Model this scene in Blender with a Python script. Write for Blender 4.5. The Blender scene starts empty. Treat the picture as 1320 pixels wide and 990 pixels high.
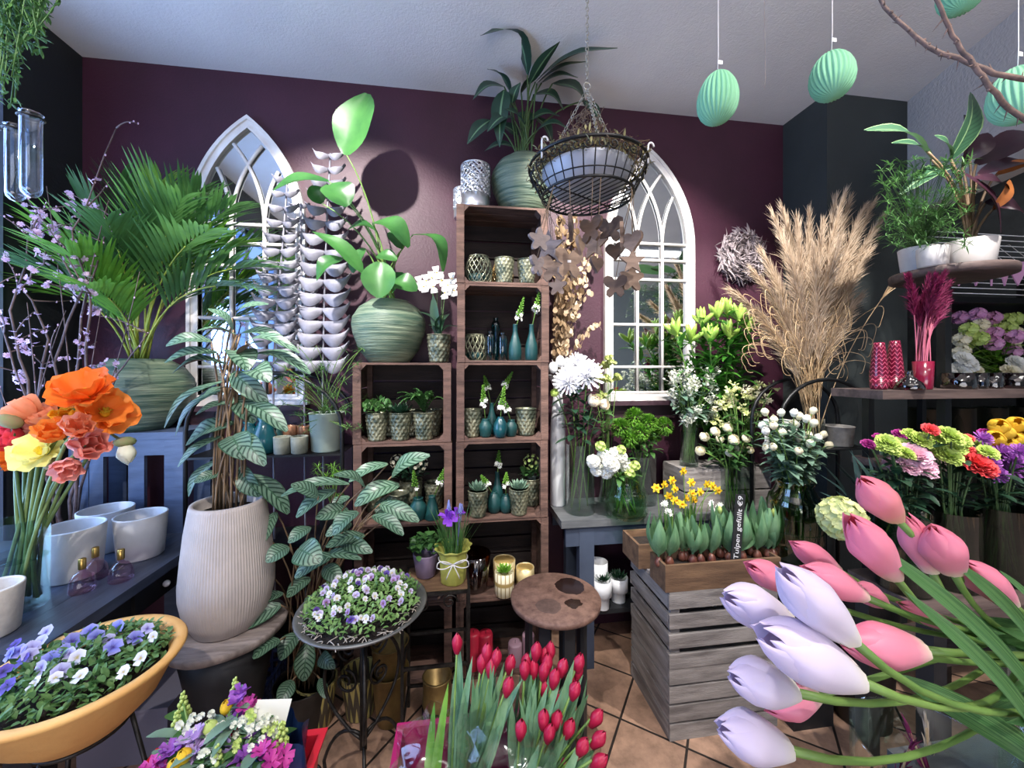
import bpy, math, random
from math import pi, sin, cos, radians, sqrt
from mathutils import Vector, Matrix
R = random.Random(11)
SCN = bpy.context.scene
COL = SCN.collection
# ---------------- camera frame (room axes: X along the back wall, Y towards it) ----------------
F, CX, HY, HC, YAW = 500.0, 660.0, 475.0, 1.68, radians(8)
CS, SN = cos(YAW), sin(YAW)
def V(*a): return Vector(a)
def ray(px, py):
    u = (px - CX) / F
    return V(SN + u * CS, CS - u * SN, -(py - HY) / F)
def at(px, py, Y):
    r = ray(px, py); t = Y / r.y
    return V(r.x * t, Y, HC + r.z * t)
def atz(px, py, z):
    r = ray(px, py); t = (z - HC) / r.z
    return V(r.x * t, r.y * t, z)
def sc(px, Y): return Y / ray(px, HY).y / F          # metres for one pixel at plane Y
def wid(px, Y): return sc(px, Y) / sqrt(1 + ((px - CX) / F) ** 2)   # same, for round things
# ---------------- objects ----------------
def setp(o, label=None, cat=None, group=None, kind=None):
    if label: o['label'] = label
    if cat: o['category'] = cat
    if group: o['group'] = group
    if kind: o['kind'] = kind
    return o
def T(name, label, cat, loc=(0, 0, 0), rz=0, group=None, s=1):
    o = bpy.data.objects.new(name, None); COL.objects.link(o)
    o.location = loc; o.rotation_euler = (0, 0, rz); o.scale = (s, s, s); o.empty_display_size = .05
    return setp(o, label, cat, group)
KIDS = {}
def dup(root, loc, rz=None, s=None, label=None, group=None, rot=None):
    r = root.copy(); COL.objects.link(r); r.location = loc
    if rz is not None: r.rotation_euler = (0, 0, rz)
    if rot is not None: r.rotation_euler = rot
    if s is not None: r.scale = (s, s, s) if not hasattr(s, '__len__') else s
    if label: r['label'] = label
    if group: r['group'] = group
    KIDS[r.name] = []
    for ch in KIDS.get(root.name, ()):
        c = ch.copy(); COL.objects.link(c); c.parent = r; KIDS[r.name].append(c); KIDS[c.name] = []
        for g in KIDS.get(ch.name, ()):
            d = g.copy(); COL.objects.link(d); d.parent = c; KIDS[c.name].append(d)
    return r
def perp(d):
    a = V(0, 0, 1) if abs(d.z) < .92 else V(1, 0, 0)
    s = d.cross(a).normalized()
    return s, s.cross(d).normalized()
class MB:
    def __init__(s): s.v = []; s.f = []; s.uv = []; s.mi = []; s.m = 0
    def add(s, vs, fs, uv=None):
        b = len(s.v); s.v += [tuple(x) for x in vs]
        s.uv += uv if uv else [(0.0, 0.0)] * len(vs)
        for f in fs: s.f.append([b + i for i in f]); s.mi.append(s.m)
        return s
    def box(s, c, d, rz=0, M=None):
        x, y, z = d[0] / 2, d[1] / 2, d[2] / 2
        vs = [V(i * x, j * y, k * z) for i in (-1, 1) for j in (-1, 1) for k in (-1, 1)]
        if M is None: M = Matrix.Rotation(rz, 3, 'Z')
        vs = [M @ p + V(*c) for p in vs]
        return s.add(vs, [(0, 1, 3, 2), (4, 6, 7, 5), (0, 4, 5, 1), (2, 3, 7, 6), (0, 2, 6, 4), (1, 5, 7, 3)])
    def grid(s, rows, close=False, uv=None, flip=False):
        n = len(rows); k = len(rows[0]); vs = [p for r in rows for p in r]; fs = []
        for i in range(n - 1):
            for j in range(k if close else k - 1):
                a, b = i * k + j, i * k + (j + 1) % k
                fs.append((a, b, b + k, a + k) if not flip else (a, a + k, b + k, b))
        return s.add(vs, fs, uv)
    def tube(s, pts, r, seg=6, cap=True):
        pts = [V(*p) for p in pts]; n = len(pts); rows = []; N = None
        for i, p in enumerate(pts):
            d = (pts[min(i + 1, n - 1)] - pts[max(i - 1, 0)])
            d = d.normalized() if d.length > 1e-9 else V(0, 0, 1)
            if N is None: N, _ = perp(d)
            N = (N - d * N.dot(d)); N = N.normalized() if N.length > 1e-6 else perp(d)[0]
            B = d.cross(N)
            ri = r[i] if hasattr(r, '__len__') else r
            rows.append([p + N * (ri * cos(2 * pi * j / seg)) + B * (ri * sin(2 * pi * j / seg)) for j in range(seg)])
        b = len(s.v)
        s.grid(rows, True, [(j / seg, i / max(1, n - 1)) for i in range(n) for j in range(seg)])
        if cap:
            s.f.append([b + j for j in range(seg)][::-1]); s.mi.append(s.m)
            s.f.append([b + (n - 1) * seg + j for j in range(seg)]); s.mi.append(s.m)
        return s
    def ring(s, c, r, t, n=24, seg=6, ry=None, M=None):
        pts = []
        for i in range(n + 1):
            a = 2 * pi * i / n; p = V(r * cos(a), (ry or r) * sin(a), 0)
            if M is not None: p = M @ p
            pts.append(p + V(*c))
        return s.tube(pts, t, seg, False)
    def lathe(s, prof, seg=24, c=(0, 0, 0), M=None, fn=None, sx=1, sy=1):
        rows = []; uv = []
        for i, (r, z) in enumerate(prof):
            row = []
            for j in range(seg):
                a = 2 * pi * j / seg; rr = r * (fn(a, z) if fn else 1)
                p = V(rr * cos(a) * sx, rr * sin(a) * sy, z)
                if M is not None: p = M @ p
                row.append(p + V(*c)); uv.append((j / seg, i / max(1, len(prof) - 1)))
            rows.append(row)
        b = len(s.v); s.grid(rows, True, uv)
        if prof[0][0] > 1e-5: s.f.append([b + j for j in range(seg)][::-1]); s.mi.append(s.m)
        if prof[-1][0] > 1e-5: s.f.append([b + (len(prof) - 1) * seg + j for j in range(seg)]); s.mi.append(s.m)
        return s
    def ball(s, c, r, seg=10, rings=7, sz=1, fn=None, M=None):
        pr = [(max(1e-6, r * sin(pi * i / rings)), -r * sz * cos(pi * i / rings)) for i in range(rings + 1)]
        return s.lathe(pr, seg, c, M, fn)
    def extrude(s, outline, y0, y1, holes=None):
        """outline: (x,z) list; solid between y0 and y1"""
        n = len(outline)
        vs = [V(x, y0, z) for x, z in outline] + [V(x, y1, z) for x, z in outline]
        fs = [list(range(n)), list(range(2 * n - 1, n - 1, -1))] + [(i, i + n, (i + 1) % n + n, (i + 1) % n) for i in range(n)]
        return s.add(vs, fs)
    def leaf(s, p, d, L, W, droop=.8, fold=.25, shape='lance', n=6, roll=0, wave=0, cols=2, curl=0):
        p = V(*p); d = V(*d).normalized(); rows = []; uv = []
        sd = d.cross(V(0, 0, 1))
        sd = sd.normalized() if sd.length > .08 else V(cos(roll * 7), sin(roll * 7), 0)
        if roll: sd = Matrix.Rotation(roll, 3, d) @ sd
        ph = R.random() * 6
        for i in range(n + 1):
            t = i / n
            if shape == 'lance': w = sin(pi * min(1, t ** .75 * .97 + .03)) ** .9
            elif shape == 'oval': w = (sin(pi * min(1, t * .96 + .03))) ** .62
            elif shape == 'strap': w = min(1, .55 + 2.2 * t) * (1 - t ** 4) ** .8
            elif shape == 'heart': w = (sin(pi * min(1, t ** .55 * .98 + .02))) ** .75
            elif shape == 'obov': w = sin(pi * min(1, t ** 1.5 * .93 + .05)) ** .7
            else: w = 1 - t
            w = max(w, .015) * W / 2
            sd = (sd - d * sd.dot(d)).normalized(); nm = sd.cross(d)
            row = []
            for j in range(-cols // 2 if cols > 1 else -1, (cols // 2 if cols > 1 else 1) + 1):
                x = j / (cols // 2 if cols > 1 else 1)
                o = sd * (w * x * cos(fold)) + nm * (w * abs(x) * sin(fold) + wave * W * sin(t * 14 + ph + x * 2) * abs(x) - curl * w * x * x)
                row.append(p + o); uv.append((x, t))
            rows.append(row)
            p = p + d * (L / n); d = (d + V(0, 0, -droop / n)).normalized()
        return s.grid(rows, False, uv)
    def petal(s, p, ax, out, L, W, el, curl=0, cup=.3, shape=0, nv=4, nu=4, ruf=0, tip=0):
        """one petal: starts at p, leaves ax by (90-el) towards out, curls back to ax (+) or away (-)"""
        ax = V(*ax).normalized(); out = V(*out); out = (out - ax * out.dot(ax)).normalized(); sd = ax.cross(out)
        q = V(*p); rows = []; uv = []; e = el; ph = R.random() * 6
        for i in range(nv + 1):
            t = i / nv; dr = out * cos(e) + ax * sin(e); nm = ax * cos(e) - out * sin(e)
            w = (W / 2) * ((sin(pi * (.12 + .80 * t)) ** .7) if shape == 0 else (.25 + .75 * t ** .6) * (1 if t < .99 else .86) if shape == 1 else sin(pi * (.08 + .9 * t)) ** 1.1)
            row = []
            for j in range(nu + 1):
                x = 2 * j / nu - 1
                rr = ruf * L * sin(7 * x + ph + 3 * t) * t
                row.append(q + sd * (w * x) + nm * (cup * w * x * x + rr) + dr * (-tip * L * x * x * t)); uv.append((x, t))
            rows.append(row)
            q = q + dr * (L / nv); e += curl / nv
        return s.grid(rows, False, uv)
    def build(s, name, mat, parent=None, smooth=True, loc=None, kind=None, label=None):
        me = bpy.data.meshes.new(name); me.from_pydata(s.v, [], s.f)
        if not hasattr(mat, '__len__'): mat = [mat]
        for m in mat: me.materials.append(m)
        if len(mat) > 1: me.polygons.foreach_set('material_index', s.mi)
        if smooth: me.polygons.foreach_set('use_smooth', [True] * len(me.polygons))
        a = me.attributes.new('luv', 'FLOAT2', 'POINT'); a.data.foreach_set('vector', [c for q in s.uv for c in q])
        me.update()
        o = bpy.data.objects.new(name, me); COL.objects.link(o)
        KIDS[o.name] = []
        if parent is not None:
            o.parent = parent; KIDS.setdefault(parent.name, []).append(o)
        if loc is not None: o.location = loc
        if kind: o['kind'] = kind
        if label: o['label'] = label
        return o
    def one(s, name, label, cat, mat, loc=(0, 0, 0), group=None, smooth=True, kind=None):
        o = s.build(name, mat, None, smooth, loc); return setp(o, label, cat, group, kind)
def struct(name, mb, m, smooth=False, parent=None):
    o = mb.build(name, m, parent, smooth)
    if parent is None: o['kind'] = 'structure'
    return o
def bez(p0, p1, p2, n=8):
    p0, p1, p2 = V(*p0), V(*p1), V(*p2)
    return [p0 * (1 - t) ** 2 + p1 * (2 * t * (1 - t)) + p2 * t * t for t in [i / n for i in range(n + 1)]]
def spiral(c, r0, r1, turns, a0, M, n=18):
    c = V(*c)
    return [c + M @ V((r0 + (r1 - r0) * i / n) * cos(a0 + turns * 2 * pi * i / n), (r0 + (r1 - r0) * i / n) * sin(a0 + turns * 2 * pi * i / n), 0) for i in range(n + 1)]
MXZ = Matrix.Rotation(pi / 2, 3, 'X')       # takes the XY plane to the XZ plane
def rdir(el0, el1, az=None):
    a = R.uniform(0, 2 * pi) if az is None else az; e = radians(R.uniform(el0, el1))
    return V(cos(a) * cos(e), sin(a) * cos(e), sin(e))
# ---------------- materials ----------------
def lin(c): return tuple(((x / 255) / 12.92 if x <= 10 else (((x / 255) + .055) / 1.055) ** 2.4) for x in c) + (1,)
class NT:
    def __init__(s, name):
        s.m = bpy.data.materials.new(name); s.m.use_nodes = True; s.t = s.m.node_tree; s.t.nodes.clear()
    def n(s, typ, ins=None, **kw):
        nd = s.t.nodes.new('ShaderNode' + typ)
        for k, v in kw.items(): setattr(nd, k, v)
        for k, v in (ins or {}).items():
            sk = nd.inputs[k]
            if hasattr(v, 'is_linked') or type(v).__name__.startswith('NodeSocket'): s.t.links.new(v, sk)
            else: sk.default_value = v
        return nd
    def mix(s, f, a, b, mode='MIX'):
        nd = s.t.nodes.new('ShaderNodeMix'); nd.data_type = 'RGBA'; nd.blend_type = mode
        for k, v in ((0, f), (6, a), (7, b)):
            sk = nd.inputs[k]
            if type(v).__name__.startswith('NodeSocket'): s.t.links.new(v, sk)
            else: sk.default_value = v
        return nd.outputs[2]
    def math(s, op, a, b=0.0, c=0.0, clamp=False):
        nd = s.t.nodes.new('ShaderNodeMath'); nd.operation = op; nd.use_clamp = clamp
        for k, v in enumerate((a, b, c)):
            if type(v).__name__.startswith('NodeSocket'): s.t.links.new(v, nd.inputs[k])
            else: nd.inputs[k].default_value = v
        return nd.outputs[0]
    def ramp(s, f, stops, interp='LINEAR'):
        nd = s.t.nodes.new('ShaderNodeValToRGB'); nd.color_ramp.interpolation = interp
        e = nd.color_ramp.elements
        while len(e) < len(stops): e.new(.5)
        for i, (p, c) in enumerate(stops):
            e[i].position = p; e[i].color = lin(c) if len(c) == 3 and max(c) > 1 else (c + (1,) if len(c) == 3 else c)
        s.t.links.new(f, nd.inputs[0]); return nd.outputs[0]
    def coord(s, scale=(1, 1, 1), rnd=True):
        tc = s.n('TexCoord'); v = tc.outputs['Object']
        if rnd:
            oi = s.n('ObjectInfo'); ad = s.n('VectorMath', operation='ADD'); s.t.links.new(v, ad.inputs[0])
            mul = s.math('MULTIPLY', oi.outputs['Random'], 37.0); s.t.links.new(mul, ad.inputs[1]); v = ad.outputs[0]
        mp = s.n('Mapping', {'Vector': v, 'Scale': scale}); return mp.outputs[0]
    def out(s, sh): 
        o = s.n('OutputMaterial'); s.t.links.new(sh, o.inputs[0]); return s.m
def mat(name, c, c2=None, rough=.6, metal=0, s=8, st=(1, 1, 1), bump=0, bs=None, tl=0, coat=0, detail=4, lo=.35, hi=.65, spec=None, sheen=0, vary=0, back=None):
    """surface with an optional second colour laid over it by noise; tl mixes in translucency (leaves, petals)"""
    k = NT(name); col = lin(c); vec = None
    if c2 is not None or bump: vec = k.coord(st)
    if c2 is not None:
        nz = k.n('TexNoise', {'Vector': vec, 'Scale': s, 'Detail': detail, 'Roughness': .6})
        col = k.ramp(nz.outputs[0], [(lo, c), (hi, c2)])
    if vary:
        oi = k.n('ObjectInfo'); hs = k.n('HueSaturation', {'Color': col, 'Value': k.math('MULTIPLY_ADD', oi.outputs['Random'], 2 * vary, 1 - vary), 'Hue': k.math('MULTIPLY_ADD', oi.outputs['Random'], -.04 * vary * 2, .5 + .04 * vary)})
        col = hs.outputs[0]
    if back is not None:
        g = k.n('NewGeometry'); col = k.mix(g.outputs['Backfacing'], col, lin(back))
    b = k.n('BsdfPrincipled', {'Base Color': col, 'Roughness': rough, 'Metallic': metal})
    if coat: b.inputs['Coat Weight'].default_value = coat; b.inputs['Coat Roughness'].default_value = .1
    if spec is not None: b.inputs['Specular IOR Level'].default_value = spec
    if sheen: b.inputs['Sheen Weight'].default_value = sheen
    if bump:
        bn = k.n('TexNoise', {'Vector': vec, 'Scale': bs or s * 3, 'Detail': 3.0})
        bp = k.n('Bump', {'Height': bn.outputs[0], 'Strength': min(1, bump), 'Distance': .004 * max(1, bump)}); k.t.links.new(bp.outputs[0], b.inputs['Normal'])
    sh = b.outputs[0]
    if tl:
        tr = k.n('BsdfTranslucent', {'Color': col}); mx = k.n('MixShader', {0: tl, 1: sh, 2: tr.outputs[0]}); sh = mx.outputs[0]
    return k.out(sh)
def glass(name, c, rough=.02, k0=.12, k1=.7, bump=0, bs=60):
    """thin-walled glass: tinted see-through with reflections growing at grazing angles"""
    k = NT(name)
    tr = k.n('BsdfTransparent', {'Color': lin(c)}); gl = k.n('BsdfGlossy', {'Color': (1, 1, 1, 1), 'Roughness': rough})
    lw = k.n('LayerWeight', {'Blend': .35})
    f = k.math('MULTIPLY_ADD', lw.outputs['Facing'], k1 - k0, k0)
    f = k.math('MULTIPLY', f, f)
    mx = k.n('MixShader', {0: f, 1: tr.outputs[0], 2: gl.outputs[0]})
    if bump:
        bn = k.n('TexVoronoi', {'Vector': k.coord(), 'Scale': bs}); bp = k.n('Bump', {'Height': bn.outputs[0], 'Strength': bump, 'Distance': .004})
        k.t.links.new(bp.outputs[0], gl.inputs['Normal']); k.t.links.new(bp.outputs[0], lw.inputs['Normal'])
    return k.out(mx.outputs[0])
# ---------------- camera, render look, world ----------------
cd = bpy.data.cameras.new('camera'); cam = bpy.data.objects.new('camera', cd); COL.objects.link(cam)
cam.location = (0, 0, HC); cam.rotation_euler = (pi / 2, 0, -YAW)
cd.sensor_width = 36; cd.lens = 36 * F / 1320; cd.shift_y = (475 - 495) / 1320; cd.clip_start = .02
SCN.camera = cam
SCN.view_settings.view_transform = 'Standard'; SCN.view_settings.look = 'None'
SCN.view_settings.gamma = 1; SCN.view_settings.use_curve_mapping = False; SCN.view_settings.exposure = 0.0
try:
    c = SCN.cycles; c.use_denoising = True; c.max_bounces = 7; c.diffuse_bounces = 3; c.glossy_bounces = 3
    c.transmission_bounces = 4; c.transparent_max_bounces = 14; c.caustics_reflective = False; c.caustics_refractive = False
    c.sample_clamp_indirect = 4
except Exception: pass
w = bpy.data.worlds.new('world'); SCN.world = w; w.use_nodes = True
w.node_tree.nodes['Background'].inputs[0].default_value = (.30, .50, 1.0, 1); w.node_tree.nodes['Background'].inputs[1].default_value = 1.6
# ---------------- setting materials ----------------
M_purple = mat('burgundy_wall_paint', (66, 33, 49), (58, 29, 43), rough=.5, s=3, bump=.35, bs=90, spec=.4)
M_dark = mat('dark_wall_paint', (31, 35, 38), (27, 31, 33), rough=.6, s=3, bump=.3, bs=70)
M_ceil = mat('ceiling_plaster', (222, 219, 220), (212, 209, 211), rough=.9, s=2, bump=.45, bs=110)
M_beige = mat('beige_wall_paint', (196, 190, 186), (186, 181, 178), rough=.85, s=2, bump=1.2, bs=60)
M_rear = mat('rear_wall_paint', (168, 180, 180), rough=.8)
M_winframe = mat('blue_grey_window_paint', (120, 140, 175), rough=.5)
M_back = mat('shop_wall_grey', (58, 62, 66), (40, 43, 46), rough=.8, s=5)
def floor_mat():
    k = NT('terracotta_floor_tiles'); tc = k.n('TexCoord')
    mp = k.n('Mapping', {'Vector': tc.outputs['Object'], 'Rotation': (0, 0, radians(37.5)), 'Location': (-.122, -.117, 0)})
    br = k.n('TexBrick', {'Vector': mp.outputs[0], 'Scale': 1.0, 'Brick Width': .293, 'Row Height': .293, 'Mortar Size': .006, 'Mortar Smooth': .2, 'Color1': lin((186, 150, 126)), 'Color2': lin((164, 130, 108)), 'Mortar': lin((46, 38, 34)), 'Bias': -.2})
    br.offset = 0; br.squash = 1
    nz = k.n('TexNoise', {'Vector': tc.outputs['Object'], 'Scale': 9.0, 'Detail': 6.0, 'Roughness': .65})
    r = k.ramp(nz.outputs[0], [(.3, (.42, .42, .42)), (.62, (1, 1, 1))])
    col = k.mix(1.0, br.outputs[0], r, 'MULTIPLY')
    b = k.n('BsdfPrincipled', {'Base Color': col, 'Roughness': .5})
    bp = k.n('Bump', {'Height': br.outputs[1], 'Strength': .5, 'Distance': .004}); bp.invert = True
    k.t.links.new(bp.outputs[0], b.inputs['Normal']); return k.out(b.outputs[0])
M_floor = floor_mat()
# ---------------- room shell ----------------
WY, CZ, LX = 2.45, 3.40, -2.05
struct('floor', MB().box((1.2, .4, -.05), (6.8, 7.6, .1)), M_floor)
struct('ceiling', MB().box((1.2, .4, CZ + .05), (6.8, 7.6, .1)), M_ceil)
struct('wall_back', MB().box((.41, WY + .05, CZ / 2), (4.92, .1, CZ)), M_purple)
wl = MB()                                                # left wall around its window
wl.box((LX - .06, -3.3 / 2 + .15, CZ / 2), (.12, 3.3, CZ))
wl.box((LX - .06, 2.30, CZ / 2), (.12, .5, CZ)); wl.box((LX - .06, 1.05, .45), (.12, 2.0, .9)); wl.box((LX - .06, 1.05, 3.22), (.12, 2.0, .36))
struct('wall_left', wl, M_dark)
wf = MB()
for y in (.18, .77, 1.36, 2.02): wf.box((LX - .03, y, 1.97), (.09, .075, 2.14))
for z in (.93, 2.36, 3.01): wf.box((LX - .03, 1.09, z), (.09, 1.9, .07))
wo = struct('window_1', wf, M_winframe)
wo.data.update()
MB().box((LX + .04, 1.09, .88), (.18, 1.95, .035)).build('window_sill', M_winframe, wo, False)
struct('wall_pillar', MB().box((2.575, 2.29, CZ / 2), (.59, .34, CZ)), mat('slate_green_wall_paint', (52, 58, 58), (46, 52, 52), rough=.6, s=3, bump=.3, bs=70))
# beige bulkhead over the passage to the next room
wr = MB(); a, b = V(2.87, 2.12, 0), V(2.44, .9, 0); n = V(.94, -.34, 0) * .12
wr.add([a + V(0, 0, 2.66), b + V(0, 0, 2.66), b + n + V(0, 0, 2.66), a + n + V(0, 0, 2.66), a + V(0, 0, CZ), b + V(0, 0, CZ), b + n + V(0, 0, CZ), a + n + V(0, 0, CZ)],
       [(0, 1, 5, 4), (1, 2, 6, 5), (2, 3, 7, 6), (3, 0, 4, 7), (0, 3, 2, 1), (4, 5, 6, 7)])
struct('wall_bulkhead', wr, M_beige)
struct('wall_annex', MB().box((3.7, 3.65, CZ / 2), (2.2, .1, CZ)), M_back)
struct('wall_right', MB().box((4.62, 2.5, CZ / 2), (.1, 3.4, CZ)), M_back); struct('wall_east', MB().box((4.62, -1.3, CZ / 2), (.1, 4.2, CZ)), M_rear)
struct('wall_side', MB().box((2.82, 3.1, CZ / 2), (.1, 1.2, CZ)), M_back)
# shop front behind the camera, with its large display window
sf = MB(); sf.box((1.2, -3.25, .3), (6.8, .1, .6)); sf.box((1.2, -3.25, 3.2), (6.8, .1, .4)); sf.box((-1.9, -3.25, 1.8), (.4, .1, 2.4)); sf.box((3.1, -3.25, 1.8), (3.0, .1, 2.4))
struct('wall_front', sf, M_rear)
# ---------------- light ----------------
def area(name, loc, rot, sx, sy, e, c):
    l = bpy.data.lights.new(name, 'AREA'); l.shape = 'RECTANGLE'; l.size = sx; l.size_y = sy; l.energy = e; l.color = c
    o = bpy.data.objects.new(name, l); COL.objects.link(o); o.location = loc; o.rotation_euler = rot; return o
def spot(name, loc, to, e, ang, blend=.5, c=(1, .95, .9), r=.025):
    l = bpy.data.lights.new(name, 'SPOT'); l.energy = e; l.spot_size = radians(ang); l.spot_blend = blend; l.color = c; l.shadow_soft_size = r
    o = bpy.data.objects.new(name, l); COL.objects.link(o); o.location = loc
    o.rotation_euler = (V(*to) - V(*loc)).to_track_quat('-Z', 'Y').to_euler(); return o
area('side_window_daylight', (LX - .2, 1.09, 1.97), (0, -pi / 2 - radians(18), 0), 2.0, 1.85, 95, (.36, .56, 1.0))
area('shop_front_fill', (-.05, -3.15, 1.1), (pi / 2 + radians(52), 0, 0), 3.3, 2.0, 105, (1.0, .92, .85))  # general fill added behind the camera, tilted up to lift the ceiling
SPOTS = [((-.86, .95, 3.33), (-.55, 2.45, 2.0), 430, 64), ((.62, .95, 3.33), (1.15, 2.45, 1.9), 430, 66), ((1.75, .7, 3.33), (1.75, 2.2, 1.2), 300, 66),
         ((.9, -.35, 3.33), (.95, 1.0, 1.0), 130, 70), ((-.75, -.3, 3.33), (-1.1, 1.25, .9), 190, 84)]
for i, (l, t, e, an) in enumerate(SPOTS): spot('ceiling_spot', l, t, e, an)
# fluorescent ceiling panel whose reflection shows in the right mirror, and a lamp in the next room
M_lamp = NT('lamp_diffuser'); em = M_lamp.n('Emission', {'Color': (1, .98, .95, 1), 'Strength': 9.0}); M_lamp = M_lamp.out(em.outputs[0])
M_white = mat('white_metal', (225, 226, 228), rough=.4)
def panel(loc, sx, sy, label):
    t = T('ceiling_light', label, 'lamp', loc); MB().box((0, 0, .025), (sx + .04, sy + .04, .05)).build('housing', M_white, t, False); MB().box((0, 0, -.006), (sx, sy, .012)).build('diffuser', M_lamp, t, False)
panel((2.64, -.40, CZ - .05), 1.2, .22, 'long white ceiling lamp over the front of the shop')
M_hous = mat('fill_light_housing', (40, 42, 44), rough=.5)
t = T('added_uplight', 'added unseen trough behind the viewer, there to brighten the ceiling', 'lamp', (.3, -1.1, 2.50)); MB().box((0, 0, .02), (1.9, .16, .04)).build('trough', M_hous, t, False)  # invented fitting out of view, dresses the upward fill light
for x in (-.8, .8): MB().tube([(x, 0, .04), (x, 0, CZ - 2.5)], .004, 6).build('suspension_wire', M_hous, t)
area('added_ceiling_fill', (.3, -1.1, 2.56), (pi, 0, 0), 1.8, .14, 80, (1.0, .90, .82))  # upward fill added only to brighten the ceiling
panel((3.75, 2.2, CZ - .05), .22, 1.2, 'white ceiling lamp over the flower racks in the next room')
# ---------------- wooden crates stacked as shelves ----------------
M_crate = mat('crate_wood', (104, 78, 68), (66, 47, 40), rough=.8, s=5, st=(1, 6, 6), bump=.5, bs=40, detail=7)
M_crate_shade = mat('crate_wood_shaded', (44, 33, 30), (27, 20, 19), rough=.85, s=5, st=(1, 6, 6), bump=.5, bs=40, detail=7)  # same wood, darkened to paint in the shade inside the crates
CW, CH, CDP, CF = .505, .4275, .30, 2.10      # crate width, height, depth; front plane
def make_crate(label, loc, group=None):
    t = T('wooden_crate', label, 'crate', loc, 0, group)
    for s in (-1, 1):
        m = MB()
        for i in range(3): m.box((s * (CW / 2 - .009), CDP / 2 + .002, CH * (i + .5) / 3), (.016, CDP, CH / 3 - .008))
        m.box((s * (CW / 2 - .021), .012, CH / 2), (.041, .022, CH - .003)); m.box((s * (CW / 2 - .03), CDP - .03, CH / 2), (.03, .03, CH - .03))
        for z, q in ((.014, 1), (CH - .014, -1)):            # corner gussets
            x = s * (CW / 2 - .042)
            m.add([V(x, .004, z - .012 * q), V(x - s * .034, .004, z - .012 * q), V(x, .004, z + .026 * q), V(x, .07, z - .012 * q), V(x - s * .034, .07, z - .012 * q), V(x, .07, z + .026 * q)], [(0, 1, 2), (3, 5, 4), (0, 3, 4, 1), (1, 4, 5, 2), (2, 5, 3, 0)])
        m.build('end_panel', M_crate, t, False)
    for nm, z in (('bottom_panel', .0065), ('top_panel', CH - .0065)):
        m = MB()
        for i in range(3): m.box((0, .05 + i * .1, z), (CW - .004, .092, .011))
        m.build(nm, M_crate, t, False)
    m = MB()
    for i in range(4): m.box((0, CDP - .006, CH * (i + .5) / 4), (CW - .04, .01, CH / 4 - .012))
    m.build('back_panel', M_crate_shade, t, False)
    return t
RCX, LCX = .247, -.283
rows = ['lowest', 'second from the floor', 'third from the floor', 'fourth from the floor', 'fifth from the floor', 'topmost']
cont = {('R', 5): 'holding the silver lantern and embossed pots', ('R', 4): 'holding teal bottles with white flower spikes', ('R', 3): 'holding round teal vases between two embossed pots', ('R', 2): 'holding two succulents in embossed pots', ('R', 1): 'holding gold candle cups and an amber glass', ('R', 0): 'on the floor behind the round wooden table',
        ('L', 3): 'holding three embossed pots of small ferns', ('L', 2): 'holding teal vases behind the striped leaves', ('L', 1): 'behind the pot of purple iris', ('L', 0): 'on the floor behind the iron side table'}
crate0 = None
for (c, i), tx in cont.items():
    lab = 'open wooden crate %s' % tx
    p = (RCX + R.uniform(-.004, .004) if c == 'R' else LCX + R.uniform(-.004, .004), CF + R.uniform(-.004, .006), i * CH + .0005 * i)
    if crate0 is None: crate0 = make_crate(lab, p, 'stacked crate shelves')
    else: dup(crate0, p, label=lab)
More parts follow.
